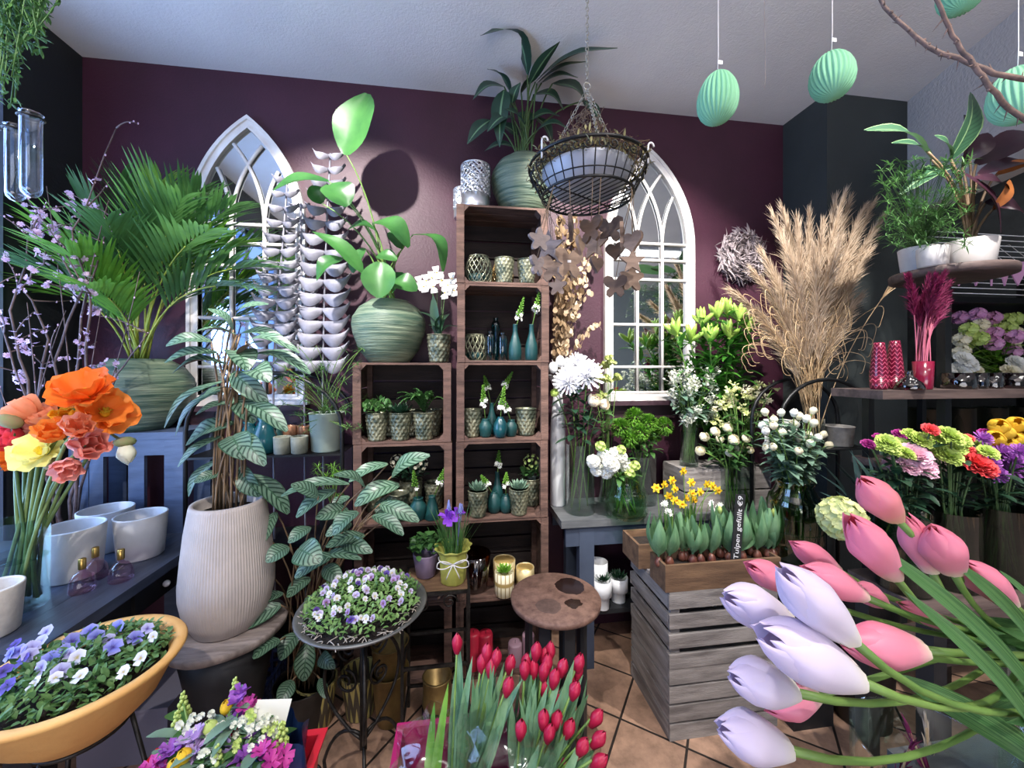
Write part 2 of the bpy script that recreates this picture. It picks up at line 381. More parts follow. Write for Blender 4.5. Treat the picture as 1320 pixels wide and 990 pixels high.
# ---------------- arched mirrors ----------------
M_cream = mat('white_mirror_paint', (236, 233, 230), (214, 208, 204), rough=.5, s=7, bump=.2)
def mirror_mat():
    k = NT('mirror_glass'); b = k.n('BsdfPrincipled', {'Base Color': (.72, .76, .78, 1), 'Metallic': 1.0, 'Roughness': .03}); return k.out(b.outputs[0])
M_mirror = mirror_mat()
def arch(a, h, r, cx, n=14, z0=0):
    """pointed arch outline from the left foot round to the right foot; arcs of radius r centred at +-cx on the spring line"""
    pts = [(-a, z0)]
    th = math.acos(max(-1, min(1, cx / r)))
    for i in range(n + 1):
        q = th * i / n; pts.append((cx - r * cos(q), h + r * sin(q)))
    for i in range(n - 1, -1, -1):
        q = th * i / n; pts.append((-cx + r * cos(q), h + r * sin(q)))
    return pts + [(a, z0)]
def make_mirror(label, loc, shelf=None):
    t = T('arched_mirror', label, 'mirror', loc, 0, 'arched window mirrors')
    a, h, r, fw = .315, 1.03, .80, .056; cx = r - a
    def ringf(o, i, y0, y1, mb):
        n = len(o); vs = [V(x, y0, z) for x, z in o] + [V(x, y0, z) for x, z in i] + [V(x, y1, z) for x, z in o] + [V(x, y1, z) for x, z in i]
        for k in range(n):
            l = (k + 1) % n
            mb.add([vs[k], vs[l], vs[n + l], vs[n + k], vs[2 * n + k], vs[2 * n + l], vs[3 * n + l], vs[3 * n + k]], [(0, 3, 2, 1), (4, 5, 6, 7), (0, 1, 5, 4), (3, 7, 6, 2)])
    o = arch(a, h, r, cx); i1 = arch(a - .018, h, r - .018, cx, z0=.018); i2 = arch(a - fw, h, r - fw, cx, z0=.06)
    m = MB(); ringf(o, i1, -.036, .0, m); ringf(i1, i2, -.024, 0, m); i3 = arch(a - fw + .012, h, r - fw + .012, cx, z0=.048); ringf(i3, i2, -.03, 0, m)
    m.box((0, -.024, .012), (2 * a + .03, .05, .028)); m.build('frame', M_cream, t, False)
    g = MB(); g.add([V(x, -.008, z) for x, z in i2], [list(range(len(i2)))[::-1]]); g.build('mirror_glass', M_mirror, t, False)
    b = MB(); bw = .0105
    def bar(pts): b.tube([(x, -.018, z) for x, z in pts], bw, 6)
    ri = r - fw + .01
    for mx in (-.088, .088):
        bar([(mx, .05), (mx, h)])
        for s in (1, -1):
            pts = []
            for k in range(15):
                q = radians(60) * k / 14; x = mx + s * (ri - ri * cos(q)); z = ri * sin(q)
                if abs(x) > 1e-9 and (abs(x) + cx) ** 2 + z * z > ri * ri: break
                pts.append((x, h + z))
            bar(pts)
    for z in (.22, .50, .80, .93, 1.04): bar([(-a + fw - .01, z), (a - fw + .01, z)])
    b.build('glazing_bars', M_cream, t, True)
    return t
mir = make_mirror('white gothic arch mirror behind the palm and grey leaf garlands', (-1.197, WY - .002, 1.47))
dup(mir, (1.268, WY - .002, 1.47), label='white gothic arch mirror beyond the hanging basket and above the white flowers')
M_ledge = mat('ledge_wood', (52, 30, 40), rough=.6)
for x, lab in ((1.268, 'narrow dark ledge under the mirror above the white flowers'),(-1.197, 'narrow dark ledge under the mirror behind the palm')):
    t = T('wall_ledge', lab, 'ledge', (x, WY, 1.44)); MB().box((0, -.04, .015), (.66, .078, .028)).build('board', M_ledge, t, False); MB().box((0, -.012, -.045), (.60, .022, .09)).build('rail', M_ledge, t, False)
# ---------------- shared plant materials and makers ----------------
M_lmid = mat('leaf_green', (84, 128, 66), (58, 98, 52), rough=.45, s=6, tl=.3)
M_ldark = mat('dark_leaf_green', (40, 72, 50), (28, 54, 40), rough=.4, s=6, tl=.15)
M_lbright = mat('bright_leaf_green', (128, 178, 62), (84, 140, 48), rough=.42, s=6, tl=.35)
M_lsilver = mat('silvery_leaf_green', (122, 150, 128), (90, 122, 104), rough=.5, s=6, tl=.2)
M_lblue = mat('tulip_leaf_green', (126, 164, 124), (92, 138, 98), rough=.5, s=7, st=(8, 8, 1), tl=.25)
M_lblack = mat('blackish_leaf', (46, 26, 36), (30, 18, 26), rough=.35, s=5)
M_stem = mat('stem_green', (118, 150, 74), (92, 128, 60), rough=.5, s=9, tl=.1)
M_stemd = mat('dark_stem_green', (66, 92, 52), rough=.5)
M_stemy = mat('yellow_green_stem', (172, 178, 70), (138, 158, 60), rough=.5, s=9)
M_stemb = mat('brown_leaf_stalk', (136, 112, 84), (96, 78, 60), rough=.6, s=12)
M_soil = mat('potting_soil', (48, 38, 32), (26, 20, 18), rough=.95, s=40, bump=1.5, bs=120)
M_wht = mat('white_petal', (244, 244, 236), rough=.55, tl=.25)
M_cream_p = mat('cream_petal', (240, 234, 206), rough=.55, tl=.25)
M_lime = mat('lime_petal', (202, 222, 130), rough=.55, tl=.3)
M_bark = mat('twig_bark', (116, 96, 92), (72, 58, 58), rough=.8, s=20)
def striped_leaf(name, light, dark, mid, back, nst=8.5):
    k = NT(name); at_ = k.n('Attribute', attribute_name='luv'); sp = k.n('SeparateXYZ', {0: at_.outputs['Vector']})
    ax = k.math('ABSOLUTE', sp.outputs[0]); y = sp.outputs[1]
    s = k.math('FRACT', k.math('MULTIPLY', k.math('SUBTRACT', y, k.math('MULTIPLY', k.math('POWER', ax, 1.2), .22)), nst))
    b = k.math('ABSOLUTE', k.math('SUBTRACT', s, .5))
    col = k.ramp(b, [(.13, dark), (.24, light)])
    col = k.mix(k.math('LESS_THAN', ax, .06), col, lin(mid)); col = k.mix(k.math('GREATER_THAN', ax, .9), col, lin(mid))
    g = k.n('NewGeometry'); col = k.mix(g.outputs['Backfacing'], col, lin(back))
    bs = k.n('BsdfPrincipled', {'Base Color': col, 'Roughness': .38}); tr = k.n('BsdfTranslucent', {'Color': col})
    mx = k.n('MixShader', {0: .15, 1: bs.outputs[0], 2: tr.outputs[0]}); return k.out(mx.outputs[0])
M_cal = striped_leaf('striped_prayer_plant_leaf', (108, 138, 116), (36, 66, 50), (60, 96, 70), (84, 72, 64))
M_vein = striped_leaf('pale_veined_leaf', (52, 88, 62), (40, 74, 52), (120, 150, 104), (70, 104, 70), 12)
def leaf2(mb, a, b, W, nrm=(0, -.6, .8), bow=.12, fold=.2, shape='oval', n=8, cols=4, twist=0):
    """one leaf drawn from its stalk end a to its tip b, its upper face turned towards nrm"""
    a, b = V(*a), V(*b); d = b - a; L = d.length; sd = d.cross(V(*nrm)).normalized(); nm = sd.cross(d).normalized(); rows = []; uv = []
    for i in range(n + 1):
        t = i / n
        if shape == 'oval': w = sin(pi * (t * .95 + .03)) ** .65
        elif shape == 'lance': w = sin(pi * min(1, t ** .75 * .97 + .03)) ** .9
        elif shape == 'strap': w = min(1, .5 + 2.4 * t) * max(.0, 1 - t ** 4) ** .8
        else: w = (sin(pi * (t ** .6 * .96 + .03))) ** .7
        w = max(w, .02) * W / 2; p = a + d * t + nm * (bow * L * sin(pi * t))
        tw = twist * (t - .5); s2 = sd * cos(tw) + nm * sin(tw); n2 = nm * cos(tw) - sd * sin(tw); row = []
        for j in range(-cols // 2, cols // 2 + 1):
            x = 2 * j / cols; row.append(p + s2 * (w * x * cos(fold)) + n2 * (w * abs(x) ** 1.3 * sin(fold) + .025 * W * sin(9 * t + x * 3) * abs(x))); uv.append((x, t))
        rows.append(row)
    return mb.grid(rows, False, uv)
def sag(a, b, k=.25, n=7):
    """a stalk from a to b that rises first and then leans over"""
    a, b = V(*a), V(*b); c = V(a.x + (b.x - a.x) * k, a.y + (b.y - a.y) * k, a.z + (b.z - a.z) * .75); return bez(a, c, b, n)
def potprof(r0, r1, h, t=.006, lip=0, rb=.006):
    return [(r0 - rb, 0), (r0, rb), (r1, h - .004), (r1 + lip, h - .002), (r1 + lip - t * .4, h), (r1 - t, h), (r1 - t - .001, h - .006), (max(.004, r0 - t), t + .004), (0.00001, t + .003)]
def frond(mb, pts, nl, L, W, droop=.5, spread=55, flat=0):
    """feather leaf: leaflets down both sides of the midrib pts"""
    n = len(pts)
    for i in range(nl):
        t = .12 + .88 * i / (nl - 1); f = t * (n - 1); k = min(int(f), n - 2); p = pts[k].lerp(pts[k + 1], f - k); d = (pts[k + 1] - pts[k]).normalized()
        sd = d.cross(V(0, 0, 1)); sd = sd.normalized() if sd.length > .05 else V(1, 0, 0)
        l = L * (sin(pi * min(1, .2 + .72 * t)) ** .7) * R.uniform(.88, 1.08); a = radians(spread * (1 - .45 * t))
        up = sd.cross(d)
        for s in (-1, 1):
            mb.leaf(p, d * cos(a) + sd * (s * sin(a)) + up * (.15 + flat), l, W, droop * R.uniform(.6, 1.2), .3, 'lance', 4)
def rosette(mb, c, ax, rings, ph=0):
    """rings: list of (count, length, width, elevation deg, curl, cup, shape, ruffle, lift, radius)"""
    c = V(*c); ax = V(*ax).normalized(); s, u = perp(ax)
    for n, L, W, el, cu, cup, sh, ruf, lift, r0 in rings:
        ph += 1.1
        for i in range(n):
            a = 2 * pi * i / n + ph + R.uniform(-.08, .08); o = s * cos(a) + u * sin(a)
            mb.petal(c + ax * lift + o * r0, ax, o, L * R.uniform(.92, 1.06), W, radians(el + R.uniform(-5, 5)), cu, cup, sh, 8 if L > .055 else 4 if L > .012 else 3, 10 if L > .055 else 4 if L > .012 else 2, ruf)
def tuft(mb, c, n, L, W, el0=10, el1=80, droop=.5, shape='lance', k=4, az=None):
    for i in range(n): mb.leaf(c, rdir(el0, el1), L * R.uniform(.7, 1.1), W, droop, .25, shape, k)
def tulip_bloom(mb, p, ax, L, Wd, openk=0.0, tipk=1.0, nv=8):
    """closed tulip cup: three inner and three outer petals, each a slice of an egg, pointed at the top"""
    p = V(*p); ax = V(*ax).normalized(); s, u = perp(ax)
    for ring, (rk, hk) in enumerate(((.86, 1.0), (1.0, .95))):
        for i in range(3):
            a0 = 2 * pi * i / 3 + ring * pi / 3 + R.uniform(-.1, .1); rows = []; uv = []; lk = hk * R.uniform(.93, 1.03); flare = openk * R.uniform(.3, 1.3)
            for j in range(nv + 1):
                t = j / nv; z = L * lk * t
                r = Wd / 2 * rk * (.30 + .70 * sin(pi * min(1, .06 + t * .60)) ** .9 - 2.45 * max(0, t - .55) ** 1.5) + .5 * flare * max(0, t - .3) ** 1.5 * Wd * .7
                hw = 1.22 * min(1, (.5 + 2.2 * t)) * max(.10, 1 - .9 * max(0, (t - .60) / .4) ** 2.6)
                row = []
                for q in range(-3, 4):
                    x = q / 3; a = a0 + hw * x; rr = r * (1 - .10 * x * x * (1 if ring else -.3)) * (1 + .03 * (abs(x) < .1)) * (1 + .02 * sin(5 * x + 9 * t + i))
                    row.append(p + ax * (z - .04 * L * x * x * t) + (s * cos(a) + u * sin(a)) * rr); uv.append((x, t))
                rows.append(row)
            mb.grid(rows, False, uv)
    return mb
def ranunc(mb, c, ax, r):
    c = V(*c); ax = V(*ax).normalized()
    rosette(mb, c - ax * r * .8, ax, [(7, r * 1.75, r * 1.5, 18, 2.3, .28, 1, .01, 0, r * .15), (7, r * 1.6, r * 1.4, 34, 2.2, .28, 1, .01, .0, r * .12), (6, r * 1.45, r * 1.15, 52, 2.2, .3, 1, .01, .0, r * .1), (5, r * 1.35, r * .9, 68, 1.8, .3, 1, .01, 0, r * .08)])
def carnation(mb, c, ax, r, n=46):
    c = V(*c); ax = V(*ax).normalized(); s, u = perp(ax)
    for i in range(n):
        a = i * 2.4; k = sqrt((i + .5) / n); o = s * cos(a) + u * sin(a); el = radians(84 - 74 * k)
        mb.petal(c - ax * r * .25, ax, o, r * (.62 + .45 * k) * R.uniform(.9, 1.1), r * .85, el, -.35 * k, .12, 1, 4, 6, .055)
def mum(mb, c, ax, r, n=120, W=.16, cap=1.5):
    c = V(*c); ax = V(*ax).normalized(); s, u = perp(ax)
    for i in range(n):
        k = (i + .5) / n; a = i * 2.4; o = s * cos(a) + u * sin(a); el = radians(88 - 100 * k)
        mb.petal(c, ax, o, r * R.uniform(.85, 1.05), r * W, el, .9 * (1 - .8 * k), .35, 1, 4, 2)
def spike(gm, wm, base, ax, L, r, nb=34, nf=9, fsz=.012):
    """star-of-Bethlehem spike: white stars low, green buds to the tip"""
    base = V(*base); ax = V(*ax).normalized(); s, u = perp(ax)
    for i in range(nb):
        t = i / nb; a = i * 2.4; o = s * cos(a) + u * sin(a); p = base + ax * (L * (.16 + .84 * t)) + o * (r * .75 * (1 - t) ** .7)
        M = (ax * .7 + o).normalized().to_track_quat('Z', 'Y').to_matrix(); gm.ball(p, r * (.34 - .16 * t), 5, 4, 1.7, M=M)
    for i in range(nf):
        a = i * 2.4 + .4; o = (s * cos(a) + u * sin(a)); p = base + ax * (L * R.uniform(0, .34)) + o * r * .8
        rosette(wm, p, o + ax * .35, [(6, fsz * 1.1, fsz * .7, 28, -.2, .15, 2, 0, 0, .0005)])
def floret_ball(mb, c, r, n, fs, W=None, top=False, sz=1):
    for i in range(n):
        z = 1 - 2 * (i + .5) / n
        if top: z = 1 - 1.3 * (i + .5) / n
        a = i * 2.4; q = sqrt(max(0, 1 - z * z)); d = V(q * cos(a), q * sin(a), z)
        rosette(mb, V(*c) + V(d.x * r, d.y * r, d.z * r * sz) * R.uniform(.9, 1.05), d, [(5, fs, (W or fs * .95), 15, .3, .2, 1, .03, 0, .0004)])
# ================= left side =================
M_bluewood = mat('slate_blue_paint', (72, 86, 112), (60, 72, 96), rough=.55, s=6, st=(1, 1, 6), bump=.2)
M_tabletop = mat('dark_grey_blue_tabletop', (66, 74, 92), (44, 50, 64), rough=.42, s=4, st=(6, 1, 6), bump=.25)
M_blackwood = mat('black_stained_wood', (30, 32, 36), (20, 22, 25), rough=.55, s=5)
M_iron = mat('wrought_iron', (62, 60, 58), (38, 36, 35), rough=.45, metal=.7, s=30)
M_blackmetal = mat('black_metal', (22, 23, 25), rough=.4, metal=.3)
TZ = .85
# workbench
t = T('work_table', 'long dark grey-blue table along the left wall carrying white pots', 'table', (-1.632, 1.75, 0))
m = MB()
for i in range(5): m.box((-.333 + i * .1645, 0, TZ - .02), (.163, .86, .04))
m.build('tabletop', M_tabletop, t, False)
m = MB(); m.box((.345, 0, TZ - .10), (.03, .78, .12)); m.box((-.345, 0, TZ - .10), (.03, .78, .12)); m.box((0, .37, TZ - .10), (.68, .03, .12)); m.box((0, -.37, TZ - .10), (.68, .03, .12)); m.build('apron', M_blackwood, t, False)
for x in (-.34, .34):
    for y in (-.37, .37): MB().box((x, y, (TZ - .04) / 2), (.075, .075, TZ - .04)).build('leg', M_blackwood, t, False)
d = MB().box((.366, .12, TZ - .10), (.014, .3, .09)).build('drawer_front', M_blackwood, t, False); MB().ball((.385, .12, TZ - .10), .014, 10, 6).build('knob', M_white, d)
# tall blue plant console behind it
c0, c1 = at(98, 557, 2.19), at(234, 557, 2.19)
H = 1.36; t = T('plant_console', 'tall slate-blue slatted stand behind the white pots under the palm vase', 'stand', ((c0.x + c1.x) / 2, 2.30, 0)); wd = (c1.x - c0.x) + .04
MB().box((0, 0, H - .0175), (wd, .26, .035)).build('top', M_bluewood, t, False)
MB().box((0, -.115, H - .075), (wd - .02, .022, .08)).build('rail', M_bluewood, t, False)
for x in (-wd / 2 + .045, wd / 2 - .045):
    for y in (-.11, .11): MB().box((x, y, (H - .035) / 2), (.085, .035, H - .035)).build('leg', M_bluewood, t, False)
for x in (-.18, .0): MB().box((x + .04, -.115, H / 2 + .35), (.07, .02, .52)).build('slat', M_bluewood, t, False)
MB().box((0, -.115, .72), (wd - .1, .022, .06)).build('lower_rail', M_bluewood, t, False)
# green scored vases
M_gvase = mat('scored_green_ceramic', (128, 140, 116), (58, 82, 68), rough=.5, s=3.2, st=(1, 1, 16), bump=1.4, bs=9, detail=8, lo=.3, hi=.62)
def gvase(name, mb_name, t, r, h, k=1.0):
    pr = [(r * .50, 0), (r * .55, .006), (r * .80, h * .22), (r * .96, h * .46), (r, h * .6), (r * .97, h * .72), (r * .80, h * .88), (r * .56, h * .975), (r * .52, h), (r * .47, h), (r * .46, h * .97), (r * .46, h * .93), (0.0001, h * .925)]
    m = MB(); m.lathe(pr, 40, fn=lambda a, z: 1 + .006 * sin(z * 260 + 3 * sin(a * 2)))
    m.build('vase', M_gvase, t)
# palm
b = at(182, 556, 2.30); b.z = H
t = T('potted_palm', 'feathery green palm in a squat scored green vase on the blue stand', 'plant', b)
gvase('v', 'vase', t, .225, .37)
vb = b + V(0, 0, .36)
tips = [(48, 352, 1.95), (58, 300, 2.1), (105, 262, 2.2), (155, 238, 2.2), (207, 240, 2.15), (255, 250, 2.1), (296, 268, 2.0), (300, 318, 2.2), (345, 345, 2.05), (318, 372, 1.95), (92, 330, 1.85), (232, 262, 1.9), (140, 292, 1.85), (70, 380, 2.2), (265, 300, 1.8), (185, 262, 2.3), (120, 372, 1.85)]
for i, (px, py, Y) in enumerate(tips):
    e = at(px, py, min(Y, 2.36)); a = vb + V(R.uniform(-.035, .035), R.uniform(-.03, .03), 0); md = a.lerp(e, .5) + V(0, 0, .08 + .30 * abs(e.x - a.x))
    md = V(a.x + (e.x - a.x) * .28, a.y + (e.y - a.y) * .28, md.z)
    pts = bez(a, md, e, 10); m = MB(); m.tube([p - b for p in pts[:9]], [.006 - .0005 * q for q in range(9)], 5)
    mf = MB(); frond(mf, [p - b for p in pts[3:]], 17, .35, .021, .55, 34)
    mf.build('frond', (M_lmid, M_lbright, M_lmid)[i % 3], t); m.build('frond_stalk', M_stemy, t)
MB().ring(vb - b + V(0, 0, .16), .05, .004, 16, 5).build('tie_cord', mat('raffia_tie', (208, 190, 120)), t)
# white pots
M_wpot = mat('white_concrete', (214, 214, 214), (196, 196, 198), rough=.7, s=5, bump=.5, bs=30)
for (px, py, r, h, k), lab in zip(((94, 742, .098, .20, 1), (137, 707, .098, .185, 1), (182, 716, .092, .185, 1)), ('white concrete pot nearest the poppy vase', 'white concrete pot behind the other two on the table', 'white concrete pot nearest the table corner by the ribbed planter')):
    MB().lathe(potprof(r * .86, r, h, .007), 40).one('concrete_pot', lab, 'pot', M_wpot, atz(px, py, TZ), 'white pots on the table')
MB().lathe(potprof(.06, .07, .15, .007), 36).one('concrete_pot', 'cream stone pot at the table front beside the poppy vase', 'pot', mat('cream_stone', (214, 208, 200), (196, 190, 184), rough=.7, s=30, bump=.3), atz(-12, 818, TZ))
# pink glass bottles
M_pglass = glass('pink_cut_glass', (246, 226, 240), .02, .16, .75, .35, 45); M_gold = mat('brass_cap', (196, 160, 90), rough=.3, metal=1)
bt0 = None
for (px, py, k), lab in zip(((106, 762, 1.0), (123, 745, 1.0), (156, 748, 1.0)), ('pink cut-glass bottle in front of the leftmost white pot', 'pink cut-glass bottle half hidden behind the front bottle', 'pink cut-glass bottle in front of the corner white pot')):
    p = atz(px, py, TZ)
    if bt0 is None:
        bt0 = T('perfume_bottle', lab, 'bottle', p, 0, 'pink glass bottles')
        MB().lathe([(.034, 0), (.038, .004), (.038, .02), (.033, .05), (.022, .068), (.010, .074), (.009, .084), (.011, .085)], 20).build('bottle', M_pglass, bt0)
        MB().lathe([(.0105, .083), (.0112, .085), (.0112, .120), (.0095, .122)], 16).build('cap', M_gold, bt0)
    else: dup(bt0, p, s=k, label=lab)
# vase of poppies
M_clear = glass('clear_vase_glass', (240, 247, 244), .02); M_green_gl = glass('green_bubble_glass', (222, 240, 222), .02, .16, .8); M_water = glass('vase_water', (228, 240, 234), .02, .08, .35)
def cylvase(name, label, loc, r, h, group=None, gm=None, wl=.55, prof=None, seg=32, cat='vase'):
    t = T(name, label, cat, loc, 0, group)
    g_ = MB().lathe(prof or [(r * .94, 0), (r, .006), (r, h), (r * 1.015, h), (r * .975, h), (r * .96, .012), (.0001, .012)], seg).build('glass', gm or M_clear, t)
    if wl: MB().lathe([(.0001, h * wl), (r * .955, h * wl)], seg).build('water', M_water, g_)
    return t
vp = atz(28, 783, TZ)
cylvase('glass_vase', 'tall clear glass cylinder vase of poppies on the left table', vp, .066, .31)
PC = {'orange': (242, 118, 34), 'orange2': (246, 140, 52), 'peach': (238, 152, 112), 'yolk': (246, 178, 48), 'salmon': (246, 164, 148), 'red': (218, 62, 78), 'yellow': (244, 228, 140), 'white': (240, 236, 214)}
MP = {k: mat(k + '_poppy_petal', v, tuple(min(255, int(x * 1.06 + 8)) for x in v), rough=.6, s=14, tl=.3) for k, v in PC.items()}
M_stemp = mat('poppy_stem', (118, 140, 84), (92, 116, 66), rough=.6, s=14)
M_ycen = mat('yellow_stamens', (226, 196, 40), rough=.7); M_budg = mat('poppy_bud_green', (128, 142, 92), (150, 128, 100), rough=.7, s=30)
pop = [(112, 512, 'orange', .085, (.1, -.6, .8), 'open', 'large orange poppy at the top of the bunch'), (134, 534, 'orange2', .075, (.7, -.5, .3), 'open', 'large orange poppy leaning out over the white bud'),
       (38, 533, 'peach', .062, (-.6, -.3, .7), 'cup', 'peach poppy on the upper left of the bunch'), (90, 537, 'yolk', .045, (.2, -.9, .1), 'cup', 'small yolk-yellow poppy under the large orange one'),
       (46, 551, 'salmon', .05, (0, -.7, .6), 'cup', 'salmon poppy above the red one'), (20, 566, 'red', .06, (-.2, -.8, .3), 'cup', 'crimson poppy at the left of the bunch'),
       (70, 560, 'orange2', .05, (.3, -.6, .6), 'cup', 'small orange poppy behind the pale yellow one'), (55, 583, 'yellow', .060, (.1, -.85, .45), 'open', 'wide open pale yellow poppy facing out'),
       (112, 574, 'salmon', .06, (.7, -.6, .2), 'cup', 'salmon poppy right of the pale yellow one'), (161, 571, 'white', .036, (.3, -.2, -.9), 'bud', 'drooping white poppy bud on a bent stem'),
       (4, 588, 'orange', .045, (-.6, -.5, .1), 'cup', 'orange poppy low on the left of the bunch'), (100, 552, 'peach', .045, (.5, -.7, .4), 'cup', 'peach poppy between the orange ones'), (30, 590, 'orange', .045, (-.4, -.7, .2), 'cup', 'orange poppy under the crimson one'), (60, 540, 'peach', .05, (-.1, -.6, .7), 'cup', 'pale peach poppy in the middle of the top row'), (88, 600, 'salmon', .045, (.4, -.7, -.3), 'cup', 'half opened salmon poppy bud under the yellow one'),
       (12, 543, 'bud', .04, (-.4, -.5, .4), 'gbud', 'closed green poppy bud left of the peach poppy'), (66, 596, 'bud', .036, (.4, -.6, -.4), 'gbud', 'closed green poppy bud hanging under the yellow poppy')]
for px, py, c, r, ax, kind, lab in pop:
    p = at(px, py, vp.y + R.uniform(-.05, .06) - (.10 if py > 545 and px > 60 and kind == 'cup' else 0)); ax = V(*ax).normalized(); r *= .95
    t = T('poppy', lab, 'flower', vp + V(0, 0, .02), 0, 'cut poppies'); o = vp + V(0, 0, .02); q = p - o; m = MB()
    if kind == 'open':
        rosette(m, q, ax, [(4, r * 1.3, r * 1.9, 16, .5, .3, 1, .085, -.004, .003), (4, r * 1.15, r * 1.7, 36, .7, .34, 1, .10, 0, .003)])
    elif kind == 'cup':
        rosette(m, q - ax * r * .5, ax, [(4, r * 1.6, r * 1.8, 36, 1.0, .35, 1, .075, 0, .003), (4, r * 1.5, r * 1.6, 55, 1.0, .38, 1, .08, .001, .003)])
    elif kind == 'bud': tulip_bloom(m, q, ax, r * 2.4, r * 1.7, .1)
    else: m.ball(q, r * .62, 10, 8, 1.5, M=(-ax).to_track_quat('Z', 'Y').to_matrix())
    bl_ = m.build('bloom', MP.get(c, M_budg), t)
    if kind == 'open':
        m = MB(); m.ball(q + ax * r * .12, r * .2, 8, 6); 
        for k in range(40): d = rdir(0, 80); d = (ax + d * .9).normalized(); m.tube([q + ax * r * .05, q + d * r * .42], .0012, 3)
        m.build('stamens', M_ycen, bl_)
    if kind == 'bud': MB().ball(q - ax * .004, r * .95, 10, 6, .6).build('bud_husk', M_budg, bl_)
    foot = V(R.uniform(-.045, .045), R.uniform(-.045, .045), 0); rim = V(max(-.05, min(.05, q.x * .35)), max(-.05, min(.05, q.y * .4)), .26)
    bk = q - ax * (r * .55 if kind == 'cup' else .0); hi = V(bk.x * .8, bk.y * .8, bk.z + (.05 if kind in ('bud', 'gbud') else -.04)); pts = bez(foot, rim, hi, 8) + [bk]
    MB().tube(pts, .0056, 6).build('stem', M_stemp if kind != 'gbud' else M_stemd, t)
# orange-glazed planter of pansies
M_terra = mat('yellow_terracotta', (232, 184, 112), (214, 158, 90), rough=.7, s=4, bump=.4, bs=50)
bc = V(-1.045, 1.25, .845)
t = T('pansy_bowl', 'wide yellow terracotta bowl of blue pansies on an iron stand', 'planter', bc - V(0, 0, .17))
MB().lathe([(.10, 0), (.108, .004), (.165, .06), (.20, .13), (.222, .155), (.228, .165), (.224, .172), (.204, .172), (.196, .164), (.18, .13), (.0001, .125)], 56).build('bowl', M_terra, t)
M_pl = mat('pansy_leaf', (136, 172, 104), (84, 128, 70), rough=.5, s=12, tl=.25, vary=.25)
m = MB()
for i in range(1100):
    a = R.uniform(0, 2 * pi); rr = .185 * sqrt(R.random()); c = V(rr * cos(a), rr * sin(a), .132 + .05 * (1 - (rr / .21) ** 2) + R.uniform(0, .03))
    m.leaf(c, rdir(15, 75), R.uniform(.018, .034), R.uniform(.010, .016), .8, .2, 'oval', 4)
m.build('foliage', M_pl, t, kind='stuff')
MB().lathe([(.0001, .134), (.183, .133)], 30).build('soil', M_soil, t)
def pansy_mat(name, c, c2, blotch):
    k = NT(name); a = k.n('Attribute', attribute_name='luv'); sp = k.n('SeparateXYZ', {0: a.outputs['Vector']})
    col = k.ramp(sp.outputs[1], [(.05, blotch), (.38, c), (.9, c2)]); b = k.n('BsdfPrincipled', {'Base Color': col, 'Roughness': .6}); tr = k.n('BsdfTranslucent', {'Color': col}); mx = k.n('MixShader', {0: .25, 1: b.outputs[0], 2: tr.outputs[0]}); return k.out(mx.outputs[0])
PM = [pansy_mat('lilac_blue_pansy', (122, 126, 214), (164, 164, 232), (60, 40, 130)), pansy_mat('pale_lilac_pansy', (176, 172, 226), (206, 204, 240), (110, 90, 170)), pansy_mat('white_pansy', (222, 218, 232), (240, 238, 244), (190, 170, 90)), pansy_mat('violet_pansy', (74, 52, 140), (98, 76, 170), (30, 16, 60))]
def pansy(mb, c, ax, r):
    c = V(*c); ax = V(*ax).normalized(); s, u = perp(ax)
    if u.z < 0: s, u = -s, -u
    for a, L, W in ((60, 1, 1.15), (120, 1, 1.15), (5, .95, 1.0), (175, .95, 1.0), (270, 1.0, 1.35)):
        a = radians(a); mb.petal(c + ax * R.uniform(0, .002), ax, s * cos(a) + u * sin(a), r * L, r * W, radians(14), -.2, .1, 1, 4, 4, .05)
psp = [(40, 838, 1, .026), (52, 832, 1, .024), (66, 850, 0, .03), (94, 826, 0, .03), (78, 868, 1, .026), (90, 848, 1, .02), (116, 815, 0, .026), (124, 822, 0, .026), (152, 810, 0, .028), (174, 822, 0, .026), (146, 838, 0, .028), (190, 815, 1, .02), (30, 855, 3, .022), (14, 845, 0, .022), (100, 850, 2, .024), (104, 870, 2, .022), (45, 880, 2, .022), (55, 865, 1, .022), (160, 868, 2, .02), (182, 848, 2, .022), (10, 888, 3, .024), (20, 830, 3, .02), (72, 875, 2, .018), (38, 850, 1, .022), (60, 820, 1, .024), (198, 822, 2, .018), (5, 865, 3, .022), (25, 842, 0, .022), (84, 838, 0, .024), (140, 826, 1, .02)]
for px, py, k, r in psp:
    p = atz(px, py, bc.z + .035); m = MB(); pansy(m, p - (bc - V(0, 0, .17)) + V(0, 0, R.uniform(-.004, .012)), V(R.uniform(-.6, .7), R.uniform(-.9, -.3), R.uniform(.3, .9)), r * .78); m.build('pansy_bloom', PM[k], t)
t = T('iron_stand', 'thin black iron stand under the yellow terracotta bowl', 'stand', (bc.x, bc.y, 0)); zt = bc.z - .17
m = MB(); m.ring((0, 0, zt - .006), .10, .006, 24, 6); m.tube([(-.1, 0, zt - .006), (.1, 0, zt - .006)], .005); m.tube([(0, -.1, zt - .006), (0, .1, zt - .006)], .005); m.build('ring', M_iron, t)
for k in range(3):
    a = 2 * pi * k / 3 + .4; o = V(cos(a), sin(a), 0); MB().tube([o * .10 + V(0, 0, zt - .006), o * .15 + V(0, 0, zt * .6), o * .09 + V(0, 0, zt * .25), o * .16 + V(0, 0, .006)], .006).build('leg', M_iron, t)
